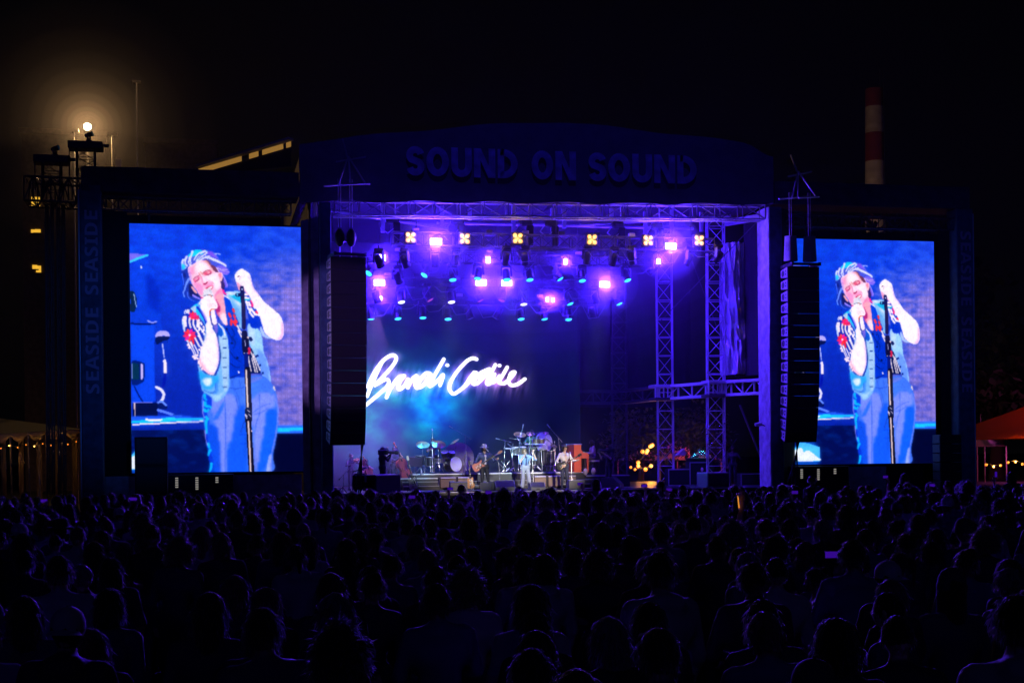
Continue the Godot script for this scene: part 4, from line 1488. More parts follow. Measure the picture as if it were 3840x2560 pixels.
func build_wings() -> void:
	for s in 2:
		var sx := 1.0 if s else -1.0
		var where := "right" if s else "left"
		# banner column
		var cx := 18.95 if s else -17.97
		var t := thing("banner_column", "dark cloth banner column with vertical lettering, outer edge of the %s wing" % where, "banner column", Vector3.ZERO, 0, "lettered columns of the stage wings")
		var mb := MB.new()
		mb.bx(cx, 6.5, -0.55, 0.8, 13.0, 0.9, 0.04)
		obj("cloth_wrap", mb, M.blue_cloth, t)
		mb = MB.new()
		mb.tube(Vector3(cx - 0.44 * sx * -1, 0, -0.2), Vector3(cx + 0.44 * sx, 12.8, -0.2), 0.04)
		obj("pole", mb, M.aluminium, t)
		seaside(t, cx + 0.02, -0.08, [[4.95, 8.25], [8.75, 12.0]], -PI / 2 if s else PI / 2)
		# cloth covered beam over the screen and the lattice under it
		t = thing("wing_beam", "dark cloth covered beam across the top of the %s screen wing" % where, "beam", Vector3.ZERO, 0, "top beams of the screen wings")
		t.set_meta("kind", "thing")
		mb = MB.new()
		var x0 := 10.1 if s else -18.3
		var x1 := 19.2 if s else -10.0
		var y0 := 13.0 if s else 12.75
		var y1 := 13.95 if s else 13.7
		wavy(mb, Vector3(x0, y0, -0.1), Vector3(x1, y0, -0.1), y1 - y0, y1 - y0, 40, 6, 0.05, 31 + s, 0.05)
		obj("cover", mb, M.wing_cloth, t)
		mb = MB.new()
		mb.bx((x0 + x1) / 2, (y0 + y1) / 2, -1.1, x1 - x0, y1 - y0 - 0.05, 1.6)
		obj("core", mb, M.black_cloth, t)
		t = thing("lattice_truss", "lattice truss below the top beam of the %s screen wing" % where, "truss", Vector3.ZERO, 0, "wing trusses")
		truss(t, Vector3(x0 + 0.4, 12.35, -0.6), Vector3(x1 - 0.3, 12.35, -0.6), Vector3.BACK, 0.5, 0.5, 16, 0.03, M.dark_steel)
		# black masking round the screen
		mb = MB.new()
		var inner := 18.05 if s else -16.65
		var outer := 18.55 if s else -17.57
		wavy(mb, Vector3(minf(inner, outer), 0.2, -0.75), Vector3(maxf(inner, outer), 0.2, -0.75), 11.9, 11.9, 10, 4, 0.03, 41 + s)
		tag(obj("masking_cloth", mb, M.black_cloth), "black cloth strip on the outer side of the %s screen" % where, "curtain")
		mb = MB.new()
		wavy(mb, Vector3(x0 + 0.5, 0.0, -1.6), Vector3(x1 - 0.6, 0.0, -1.6), 12.1, 12.1, 40, 6, 0.05, 43 + s)
		tag(obj("screen_backing", mb, M.black_cloth), "black cloth wall behind the %s video screen" % where, "curtain")
		# scrim under the screen
		mb = MB.new()
		wavy(mb, Vector3(x0 + 0.6 if not s else 10.9, 0.0, -0.35), Vector3(-10.0 if not s else 15.2, 0.0, -0.35), 1.75, 1.75, 30, 8, 0.09, 45 + s)
		tag(obj("scrim_cloth", mb, M.grey_cloth), "blue lit scrim cloth hung below the %s video screen" % where, "curtain")
	# equipment racks with rows of lights below the screens
	for k in 2:
		var t := thing("equipment_rack", "black rack with small lit indicators below the %s screen" % ["left", "right"][k], "equipment rack", [Vector3(-13.968, 1.137, 0.1), Vector3(11.835, 1.026, 0.1)][k], 0)
		t.position.y = 0.0
		var mb := MB.new()
		mb.bx(0, 0.9, 0, 2.6, 1.8, 0.5, 0.02)
		obj("case", mb, M.black_paint, t)
		for c in 3:
			mb = MB.new()
			for r in [5, 6, 3][c]:
				mb.bx(-0.86 + c * 0.76, 1.66 - r * 0.085, 0.255, 0.11, 0.045, 0.012)
			obj("indicator_column", mb, M.rack_led, t)
	# sub stacks beside the screens
	var t := thing("speaker_stack", "tall black loudspeaker stack in front of the left screen", "loudspeaker", Vector3(-15.747, 1.149, 0.8))
	t.position.y = 0.0
	for k in 3:
		var mb := MB.new()
		mb.bx(0, 0.55 + k * 1.08, 0, 1.2, 1.078, 1.0, 0.01)
		var c := obj("cabinet", mb, M.speaker_black, t)
		mb = MB.new()
		mb.bx(0, 0.55 + k * 1.08, 0.505, 1.08, 0.94, 0.02, 0.008)
		obj("grille", mb, M.black_paint, c)
	t = thing("speaker_stack", "short column of loudspeakers with grey sides right of the right screen", "loudspeaker", Vector3(17.49, 1.177, 0.6))
	t.position.y = 0.0
	for k in 6:
		var mb := MB.new()
		mb.bx(0.1, 0.9 + k * 0.4, 0, 1.0, 0.38, 0.7, 0.02)
		var c := obj("cabinet", mb, M.speaker_black, t)
		mb = MB.new()
		mb.bx(-0.405, 0.9 + k * 0.4, 0, 0.02, 0.34, 0.6)
		obj("side_plate", mb, M.dark_steel, c)
	var mb2 := MB.new()
	mb2.bx(0.1, 0.35, 0, 1.1, 0.7, 0.8, 0.02)
	obj("plinth", mb2, M.black_paint, t)

# curved hanging array: cabinets step down, each tilted a little more
func line_array(label: String, top: Vector3, turn: float, n: int) -> void:
	var t := thing("line_array", label, "loudspeaker array", top, turn, "hanging loudspeaker arrays")
	var hinge := Vector3(0, 0, 0)
	var pitch := 0.0
	for k in n:
		var b := Basis(Vector3.RIGHT, pitch)
		var w := 1.4
		var h := 0.485
		var prof := PackedVector2Array([Vector2(0, 0), Vector2(0, -h), Vector2(-0.78, -h * 0.84), Vector2(-0.78, -h * 0.16)])
		var turn_in := Transform3D(b * Basis(Vector3(0, 0, 1), Vector3.UP, Vector3.LEFT), hinge)
		var mb := MB.new()
		mb.prism(prof, -w / 2, w / 2, turn_in)
		var c := obj("cabinet", mb, M.speaker_black, t)
		mb = MB.new()
		mb.box(Transform3D(b, hinge + b * Vector3(0, -h / 2, 0.012)), Vector3(w - 0.04, h - 0.035, 0.022), 0.008)
		obj("grille", mb, M.speaker_black, c)
		for s in [-1, 1]:
			mb = MB.new()
			var pl := PackedVector2Array([Vector2(-0.05, -0.03), Vector2(-0.05, -h + 0.03), Vector2(-0.74, -h * 0.8), Vector2(-0.74, -h * 0.2)])
			mb.prism(pl, s * (w / 2 + 0.004) - 0.004, s * (w / 2 + 0.004) + 0.004, turn_in)
			obj("side_plate", mb, M.cabinet_grey, c)
			mb = MB.new()
			for q in [-0.17, -0.3]:
				mb.box(Transform3D(b, hinge + b * Vector3(s * (w / 2 + 0.01), q, -0.2)), Vector3(0.006, 0.075, 0.12))
			obj("handle_slot", mb, M.black_paint, c)
			mb = MB.new()
			var oc := PackedVector2Array()
			for q in 8:
				oc.append(Vector2(-0.5 + 0.17 * cos(TAU * (q + 0.5) / 8), -h / 2 + 0.15 * sin(TAU * (q + 0.5) / 8)))
			mb.prism(oc, s * (w / 2 + 0.01) - 0.003, s * (w / 2 + 0.01) + 0.003, turn_in)
			obj("port_grille", mb, M.dark_steel, c)
		hinge += b * Vector3(0, -h - 0.006, 0)
		pitch += [0.0, 0.0, 0.004, 0.006, 0.008, 0.01, 0.012, 0.015, 0.018, 0.02, 0.025, 0.03, 0.035, 0.045, 0.055, 0.06][mini(k, 15)]
	var fr := MB.new()
	for s in [-0.6, 0.6]:
		fr.bx(s, 0.08, -0.3, 0.08, 0.14, 1.3)
	fr.bx(0, 0.08, 0.25, 1.3, 0.1, 0.08)
	fr.bx(0, 0.08, -0.8, 1.3, 0.1, 0.08)
	obj("rigging_frame", fr, M.dark_steel, t)

func build_arrays() -> void:
	line_array("long curved hanging loudspeaker array left of the band, grey cabinet sides showing", Vector3(-8.2, 10.2, 1.2), 0.13, 15)
	line_array("long curved hanging loudspeaker array right of the band, before the right screen", Vector3(10.78, 10.15, 1.2), -0.02, 15)
	# chains and motors above them
	for q in [[Vector3(-8.05, 0, 0.9), "left chain hoist above the left loudspeaker array"], [Vector3(-8.5, 0, 0.9), "outer chain hoist above the left loudspeaker array"], [Vector3(10.35, 0, 0.9), "bagged chain hoist nearer the stage above the right loudspeaker array"], [Vector3(11.2, 0, 0.9), "bagged chain hoist nearer the screen above the right loudspeaker array"]]:
		var p: Vector3 = q[0]
		var t := thing("chain_hoist", q[1], "hoist", p, 0, "chain hoists")
		var mb := MB.new()
		mb.ball(Vector3(0, 11.0, 0), Vector3(0.2, 0.36, 0.2), 12)
		obj("motor", mb, M.black_paint, t)
		mb = MB.new()
		var rows := []
		for j in 5:
			var row := PackedVector3Array()
			for i in 16:
				var r := 0.24 + 0.05 * j / 4.0 + 0.03 * sin(i * 4.1)
				row.append(Vector3(cos(TAU * i / 16) * r, 11.45 - j * 0.26, -sin(TAU * i / 16) * r))
			rows.append(row)
		rows.reverse()
		mb.sheet(rows, true)
		if p.x > 0:
			obj("rain_cover", mb, M.grey_cloth, t)
		mb = MB.new()
		for s in [-0.05, 0.05]:
			mb.tube(Vector3(s, 11.4, 0), Vector3(s, 13.3, 0), 0.016)
		mb.tube(Vector3(0, 10.2, 0), Vector3(0, 10.8, 0), 0.02)
		obj("chain", mb, M.aluminium, t)
	# outrigger frames that carry the chains
	for s in 2:
		var p: Vector3 = [Vector3(-8.2, 13.0, 0.9), Vector3(10.75, 13.0, 0.9)][s]
		var t := thing("outrigger_frame", "tubular outrigger frame at the %s end of the stage roof" % ["left", "right"][s], "rigging frame", p, 0, "outrigger frames")
		for q in [[Vector3(-0.9, 0, 0), Vector3(0.6, 0.25, -0.6)], [Vector3(-0.2, 0, 0.4), Vector3(0.9, 0.15, 0)], [Vector3(-0.35, 0.05, 0.1), Vector3(0.1, 1.25, -0.3)], [Vector3(0.1, 1.25, -0.3), Vector3(0.7, 0.15, 0.1)], [Vector3(0.1, 1.25, -0.3), Vector3(0.2, 0.2, -0.6)], [Vector3(-0.4, 1.0, -0.2), Vector3(0.8, 1.3, -0.5)], [Vector3(0.05, 1.25, -0.3), Vector3(-0.1, 2.0, -0.6)]]:
			var mb := MB.new()
			mb.tube(q[0], q[1], 0.035)
			obj("tube", mb, M.aluminium, t)
	# cables and a support leg under the arrays
	var mb := MB.new()
	for k in 4:
		mb.path([Vector3(-7.75 + k * 0.03, 2.9, 0.9), Vector3(-7.72 - k * 0.05, 1.8, 0.8), Vector3(-7.85 - k * 0.12, 0.0, 0.6)], 0.022)
	tag(obj("cable_bundle", mb, M.black_paint), "black cables hanging below the left loudspeaker array", "cables")
	mb = MB.new()
	for k in 4:
		mb.path([Vector3(10.6 + k * 0.05, 2.9, 0.7), Vector3(10.7 - k * 0.1, 1.6, 0.6), Vector3(10.9 - k * 0.35, 0.0, 0.5)], 0.022)
	tag(obj("cable_bundle", mb, M.black_paint), "black cables fanning out below the right loudspeaker array", "cables")

func build_towers() -> void:
	# named pieces for the two big towers in view
	var t := thing("scaffold_tower", "bright violet lattice tower nearest the right stage column", "lattice tower", Vector3.ZERO, 0, "lattice towers on the right of the stage")
	truss(t, Vector3(8.553, 1.004, -3.5), Vector3(8.648, 13.298, -3.5), Vector3(1, 0, 0.25), 0.74, 0.74, 15, 0.032, M.aluminium, true)
	t = thing("scaffold_tower", "lattice tower standing in the dark gap right of the band", "lattice tower", Vector3.ZERO, 0, "lattice towers on the right of the stage")
	truss(t, Vector3(7.198, 0.966, -6.5), Vector3(7.211, 13.771, -6.5), Vector3(1, 0, 0.25), 0.7, 0.7, 15, 0.032, M.aluminium, true)
	t = thing("scaffold_tower", "dim rear lattice tower right of the video wall", "lattice tower", Vector3.ZERO, 0, "lattice towers on the right of the stage")
	truss(t, Vector3(6.143, 1.375, -10.5), Vector3(6.168, 11.857, -10.5), Vector3(1, 0, 0.2), 0.7, 0.7, 14, 0.03, M.dark_steel)
	# heavy beams between them
	var ends := [[Vector3(9.941, 5.269, -1.2), Vector3(8.702, 5.263, -3.5), "stage column and the nearest tower"], [Vector3(8.702, 5.263, -3.5), Vector3(7.117, 5.221, -6.5), "two lattice towers"], [Vector3(7.117, 5.221, -6.5), Vector3(6.185, 5.183, -10.5), "middle tower and rear tower"], [Vector3(6.185, 5.183, -10.5), Vector3(4.218, 5.187, -10.5), "rear tower and the video wall"]]
	var metal: Material = M.aluminium
	for e in ends:
		if str(e[2]).contains("rear"):
			metal = M.dark_steel  # rear beams in darker metal, their dimness put into the colour
		t = thing("wind_beam", "heavy horizontal lattice beam between the " + e[2], "truss", Vector3.ZERO, 0, "horizontal beams between the towers")
		var a: Vector3 = e[0]
		var b: Vector3 = e[1]
		for k in 2:
			for d in 2:
				var mb := MB.new()
				var o := Vector3(0.12 - d * 0.24, 0.29 - k * 0.58, 0.1 - d * 0.2)
				mb.box(Transform3D(MB.along(b - a), (a + b) / 2 + o), Vector3(0.1, 0.13, a.distance_to(b)), 0.01)
				obj("chord", mb, metal, t)
		var n := 4
		for i in n:
			var p := a.lerp(b, (i + 0.1) / n)
			var q := a.lerp(b, (i + 0.95) / n)
			var mb := MB.new()
			mb.tube(p + Vector3(0.12, -0.26, 0.1), p + Vector3(0.12, 0.26, 0.1), 0.05)
			obj("post", mb, metal, t)
			mb = MB.new()
			var f := 1 if i % 2 == 0 else -1
			mb.tube(p + Vector3(0.12, -0.26 * f, 0.1), q + Vector3(0.12, 0.26 * f, 0.1), 0.03)
			obj("brace", mb, metal, t)
	for q in [[Vector3(8.6, 5.263, -3.5), "nearest"], [Vector3(7.075, 5.221, -6.5), "middle"]]:
		t = thing("sleeve_block", "bracket block where the beams cross the %s tower" % q[1], "bracket", q[0])
		for k in 2:
			var mb := MB.new()
			mb.bx(0, 0.3 - k * 0.6, 0, 1.05, 0.14, 1.05, 0.02)
			obj("plate", mb, M.dark_steel if k else M.aluminium, t)
		for k in 5:
			var mb := MB.new()
			mb.tube(Vector3(-0.5 + k * 0.2, -0.24, 0.48), Vector3(-0.5 + k * 0.2, 0.24, 0.48), 0.035)
			obj("roller", mb, M.aluminium, t)
	# bracing cables
	for q in [[Vector3(9.801, 12.527, -1), Vector3(7.017, 8.446, -7), "long steel bracing cable crossing from the right column to the middle tower"], [Vector3(7.713, 11.014, -4), Vector3(9.723, 5.836, -4), "dark bracing cable near the nearest tower"], [Vector3(9.144, 4.489, -2), Vector3(9.845, 2.01, -1.2), "slanted dark brace pole behind the right column"]]:
		var mb := MB.new()
		mb.tube(q[0], q[1], 0.018 if str(q[2]).contains("cable") else 0.05)
		tag(obj("bracing_cable" if str(q[2]).contains("cable") else "brace_pole", mb, M.dark_steel), q[2], "bracing")
	# header beam under the roof on the right
	t = thing("roof_strut", "short pale strut from the right column up to the nearest tower", "strut")
	var mb := MB.new()
	var a: Vector3 = Vector3(9.721, 12.53, -0.8)
	var b: Vector3 = Vector3(9.154, 12.687, -3.5)
	mb.box(Transform3D(MB.along(b - a), (a + b) / 2), Vector3(0.12, 0.28, a.distance_to(b)), 0.01)
	obj("beam", mb, M.aluminium, t)
	# crumpled foil sheet and dark cloth behind the nearest tower
	mb = MB.new()
	var f := FastNoiseLite.new()
	f.seed = 77
	f.frequency = 1.1
	f.fractal_octaves = 4
	for side in 2:
		var rows := []
		for j in 46:
			var row := PackedVector3Array()
			for i in 26:
				var u := i / 25.0
				var v := j / 45.0
				var p := (Vector3(8.96, 5.889, -3.9) as Vector3).lerp(Vector3(9.792, 5.917, -3), u)
				p.y = lerpf(p.y, 11.768, v)
				p += Vector3(-0.3, 0, 1.0).normalized() * (f.get_noise_2d(p.x * 0.8 + u * 3.0, p.y * 0.6 + u * 2.5) * 0.5 + 0.45 * exp(-pow((u - 0.62 - 0.12 * sin(v * 5.0)) / 0.22, 2)) - 0.05 * side)
				row.append(p)
			rows.append(row)
		mb.sheet(rows, false, side == 1)
	tag(obj("foil_sheet", mb, M.silver_foil), "crumpled shiny violet lit sheet hanging behind the nearest tower", "tarpaulin")
	mb = MB.new()
	wavy(mb, Vector3(9.752, 5.834, -2.9), Vector3(9.887, 5.778, -1.2), 6.9, 6.9, 16, 8, 0.08, 78, 0.05, Vector3(-0.8, 0, 0.5))
	tag(obj("dark_tarpaulin", mb, M.black_cloth), "dark tarpaulin between the shiny sheet and the right column", "tarpaulin")
	# small spotlight bolted to the right column
	t = thing("utility_light", "small grey utility light clamped low on the right column", "lamp", Vector3(9.301, 3.593, -0.2))
	mb = MB.new()
	mb.tube(Vector3(-0.18, 0, 0), Vector3(0.12, 0.03, 0), 0.07, 0.1, 12)
	obj("housing", mb, M.cabinet_grey, t)
	mb = MB.new()
	mb.tube(Vector3(0.1, 0, 0), Vector3(0.3, -0.05, -0.1), 0.025)
	obj("arm", mb, M.dark_steel, t)

# ---------- lamps ----------
var head_parts := {}

func moving_head(label: String, at: Vector3, aim: Vector3, lens: Material, scale_by := 1.0) -> Node3D:
	if head_parts.is_empty():
		var mb := MB.new()
		mb.bx(0, -0.09, 0, 0.38, 0.16, 0.3, 0.03)
		mb.tube(Vector3(0, -0.01, 0), Vector3(0, 0.12, 0), 0.03)
		head_parts.base = mb.mesh()
		mb = MB.new()
		for s in [-1, 1]:
			mb.box(Transform3D(Basis(Vector3.BACK, 0.1 * s), Vector3(0.21 * s, -0.36, 0)), Vector3(0.055, 0.46, 0.16), 0.02)
		mb.bx(0, -0.2, 0, 0.4, 0.06, 0.16, 0.02)
		head_parts.yoke = mb.mesh()
		mb = MB.new()
		mb.lathe([[0.0, -0.26], [0.1, -0.25], [0.14, -0.2], [0.155, -0.05], [0.15, 0.1], [0.165, 0.2], [0.175, 0.27], [0.16, 0.275], [0.15, 0.25]], Transform3D(), 16)
		head_parts.head = mb.mesh()
		mb = MB.new()
		mb.lathe([[0.17, 0.255], [0.12, 0.285], [0.06, 0.295], [0.0, 0.3]], Transform3D(), 16)
		head_parts.lens = mb.mesh()
	var t := thing("moving_head_light", label, "stage light", at, 0, "moving head stage lights")
	t.scale = Vector3.ONE * scale_by
	var yaw := atan2(aim.x, aim.z)
	obj("base", head_parts.base, M.black_paint, t)
	var y := obj("yoke", head_parts.yoke, M.dark_steel, t)
	y.rotation.y = yaw
	var h := obj("head", head_parts.head, M.black_paint, t)
	h.transform = Transform3D(Basis.looking_at(-aim.normalized(), Vector3.UP if absf(aim.normalized().y) < 0.97 else Vector3.BACK), Vector3(0, -0.52, 0))
	obj("lens", head_parts.lens, lens, h)
	return t

var puffs := []

func strobe(label: String, at: Vector3, w: float, h: float, energy: float, small := false) -> void:
	var t := thing("strobe_light", label, "strobe light", at, 0, "violet strobe lights")
	var mb := MB.new()
	mb.bx(0, 0, -0.09, w + 0.06, h + 0.06, 0.14, 0.02)
	obj("housing", mb, M.black_paint, t)
	mb = MB.new()
	mb.bx(0, 0, 0.0, w, h, 0.03, 0.01)
	obj("lamp_face", mb, M.small_strobe_face if small else M.strobe_face, t)
	mb = MB.new()
	for s in [-1, 1]:
		mb.bx((w / 2 + 0.05) * s, 0.1, -0.09, 0.02, h * 0.9 + 0.2, 0.05)
	obj("bracket", mb, M.dark_steel, t)
	omni(Vector3(0, 0, 0.16), 0.05, 0.008, 1.0, energy * 2.3, t, 0.12)
	var back := -0.35 if at.z > -1.0 else 0.25
	for k in (2 if small else 3):
		puffs.append([at + Vector3(0, 0, back), ([0.32, 0.65] if small else [0.4, 0.8, 1.45])[k], ([0.4, 0.12] if small else [0.4, 0.16, 0.05])[k]])
	if at.z > -1.0:
		var l := spot(Vector3(0, 0, 0.2), Vector3(-8.0 if at.x < 0 else 1.0, 1.6, 21.0) - at, 27.0, 0.11, 0.03, 1.0, 780.0, t)
		l.spot_angle_attenuation = 1.0

func blinder(label: String, at: Vector3, energy: float) -> void:
	var t := thing("blinder_light", label, "blinder light", at, 0, "four-lamp blinder lights")
	var mb := MB.new()
	mb.bx(0, 0, -0.11, 0.5, 0.52, 0.18, 0.03)
	obj("housing", mb, M.black_paint, t)
	for k in 4:
		var p := Vector3(-0.115 + 0.23 * (k % 2), -0.12 + 0.24 * (k / 2), 0)
		mb = MB.new()
		mb.lathe([[0.02, -0.03], [0.085, 0.0], [0.105, 0.03], [0.108, 0.03], [0.1, -0.04]], Transform3D(Basis(), p), 16)
		var c := obj("reflector", mb, M.dark_steel, t)
		mb = MB.new()
		mb.ball(p + Vector3(0, 0, 0.01), Vector3(0.082, 0.082, 0.03), 12)
		obj("bulb", mb, M.warm_bulb, c)
	omni(Vector3(0, 0, 0.14), 1.0, 0.5, 0.12, energy, t, 0.1)

func build_lights() -> void:
	# four hung lighting trusses, front to back
	var lines := [[-1.0, 555, -6.2, 7.6, 0.55, "front and highest"], [-3.0, 596, -6.6, 5.2, 0.4, "second from the front"], [-5.0, 651, -6.8, 4.6, 0.4, "third from the front"], [-7.0, 693, -7.0, 4.2, 0.32, "rearmost and lowest"]]
	var ys := [11.276, 10.812, 10.025, 9.43]
	for k in 4:
		var l: Array = lines[k]
		var t := thing("lighting_truss", "%s of the four lighting trusses hung over the band" % l[5], "truss", Vector3.ZERO, 0, "lighting trusses over the band")
		truss(t, Vector3(l[2], ys[k], l[0]), Vector3(l[3], ys[k], l[0]), Vector3.BACK, 0.45, l[4], 22, 0.026, M.grey_steel if k == 0 else M.dark_steel, false, -1.0, M.dark_steel)
		for x in [l[2] + 1.0, (l[2] + l[3]) / 2, l[3] - 1.0]:
			var mb := MB.new()
			mb.tube(Vector3(x, ys[k] + 0.2, l[0]), Vector3(x, 13.0, l[0]), 0.02)
			obj("chain", mb, M.dark_steel, t)
		for i in 9:
			var x: float = lerpf(l[2], l[3], (i + 0.3) / 9.0)
			var sag := 0.25 + 0.12 * ((i * 5 + k) % 4)
			var mb := MB.new()
			mb.path([Vector3(x, ys[k] - l[4] / 2, l[0] + 0.24), Vector3(x + 0.3, ys[k] - l[4] / 2 - sag, l[0] + 0.26), Vector3(x + 0.75, ys[k] - l[4] / 2 - sag * 0.9, l[0] + 0.26), Vector3(x + 1.1, ys[k] - l[4] / 2, l[0] + 0.24)], 0.016, 5)
			obj("cable", mb, M.grey_steel, t)
			mb = MB.new()
			mb.bx(x + 0.5, ys[k] + l[4] / 2 + 0.09, l[0] + 0.1, 0.26, 0.16, 0.2, 0.02)
			obj("junction_box", mb, M.cabinet_grey if i % 3 == 0 else M.dark_steel, t)
	# header truss right under the fascia
	var hd := thing("header_truss", "long violet lit header truss under the stage fascia", "truss")
	truss(hd, Vector3(-8.614, 12.367, -0.4), Vector3(9.64, 12.629, -0.4), Vector3.BACK, 0.6, 0.62, 18, 0.036, M.aluminium, true, 0.022, M.grey_steel)
	# slotted uprights and roof beams behind it
	var rb := 0
	for p in [[-9.3, -1.2], [-6.4, -2.4], [-3.9, -2.4], [-2.6, -3.0], [-0.9, -2.0], [0.9, -2.4], [1.4, -2.4], [3.4, -2.0], [5.1, -2.6], [6.1, -2.0], [7.6, -2.4]]:
		rb += 1
		var mb := MB.new()
		var hh := 0.5 + 0.35 * ((rb * 7) % 4)
		mb.bx(p[0], 12.95 - hh / 2, p[1], 0.16, hh, 0.14, 0.01)
		tag(obj("hanger_post", mb, M.aluminium), "violet lit hanger post under the stage roof, number %s from the left" % ["first", "second", "third", "fourth", "fifth", "sixth", "seventh", "eighth", "ninth", "tenth", "eleventh"][rb - 1], "hanger", "hanger posts under the roof")
	for q in [[-9.0, -2.6, 12.7, -3.6, 12.0, "left"], [-4.0, -3.2, 12.35, 7.5, 12.35, "middle"], [2.0, -2.0, 12.2, 8.8, 12.75, "right"]]:
		var mb := MB.new()
		mb.tube(Vector3(q[0], q[2], q[1]), Vector3(q[3], q[4], q[1]), 0.06)
		tag(obj("roof_pipe", mb, M.aluminium), "violet lit pipe under the stage roof, %s one" % q[5], "pipe")
	# hoists hanging from the roof
	for q in [[935, 500, -2.2, "leftmost"], [1060, 505, -2.2, "second"], [1195, 508, -2.0, "third"], [1245, 520, -1.8, "fourth"], [1380, 500, -2.2, "fifth"], [1460, 515, -2.4, "sixth"]]:
		var p := _hoist_place(q[0])
		var t := thing("roof_hoist", "%s chain hoist from the left under the stage roof" % q[3], "hoist", p, 0, "hoists under the stage roof")
		var mb := MB.new()
		mb.box(Transform3D(), Vector3(0.55, 0.3, 0.3), 0.08)
		obj("motor", mb, M.dark_steel, t)
		mb = MB.new()
		mb.tube(Vector3(0.12, 0.1, 0), Vector3(0.12, 0.8, 0), 0.025)
		mb.path([Vector3(-0.25, 0, 0), Vector3(-0.5, -0.35, 0.1), Vector3(-0.2, -0.55, 0), Vector3(0.1, -0.3, 0)], 0.025)
		obj("chain", mb, M.aluminium, t)
		mb = MB.new()
		mb.prism(PackedVector2Array([Vector2(0.02, -0.1), Vector2(0.3, -0.1), Vector2(0.27, -0.95), Vector2(0.05, -0.95)]), -0.12, 0.12)
		obj("chain_bag", mb, M.black_cloth, t)
	# violet strobes
	var big := [[Vector3(-4.456, 11.141, -0.6), "violet strobe light high on the left of the front truss"], [Vector3(5.583, 11.164, -0.6), "violet strobe light beside the right end of the front truss"], [Vector3(-6.315, 9.922, -4.6), "violet strobe light at the left edge beside the loudspeaker array"], [Vector3(-1.83, 9.988, -4.6), "violet strobe light low in the middle, left of a pair"], [Vector3(-0.678, 9.986, -4.6), "violet strobe light half behind a cyan moving head"], [Vector3(3.799, 9.992, -4.6), "violet strobe light alone right of the middle"]]
	for k in big.size():
		strobe(big[k][1], big[k][0], 0.46, 0.25, [26.0, 26.0, 20.0, 16.0, 14.0, 24.0][k])
	var few := [[Vector3(-6.43, 10.721, -2.6), 0.3, 0.26, "small square strobe light under the left end of the front truss"], [Vector3(-1.9, 10.711, -2.6), 0.18, 0.27, "narrow violet strobe light left of the middle in the second row"], [Vector3(1.496, 10.697, -2.6), 0.14, 0.26, "narrow violet strobe light right of the middle in the second row"], [Vector3(5.686, 10.79, -2.6), 0.18, 0.23, "narrow violet strobe light near the middle tower"], [Vector3(1.629, 9.5, -6.6), 0.12, 0.22, "left of the twin slim strobe lights in the lowest row"], [Vector3(1.895, 9.483, -6.6), 0.12, 0.2, "right of the twin slim strobe lights in the lowest row"], [Vector3(-6.047, 9.465, -6.6), 0.16, 0.2, "slim strobe light low at the left behind a moving head"]]
	for q in few:
		strobe(q[3], q[0], q[1], q[2], 9.0, true)
	var warm := [Vector3(-5.498, 11.289, -0.55), Vector3(-3.274, 11.283, -0.55), Vector3(-1.05, 11.347, -0.55), Vector3(2.127, 11.36, -0.55), Vector3(4.571, 11.375, -0.55), Vector3(6.825, 11.422, -0.55)]
	for k in 6:
		blinder("warm four-lamp blinder light, %s from the left on the front truss" % ["first", "second", "third", "fourth", "fifth", "sixth"][k], warm[k], 1.1)
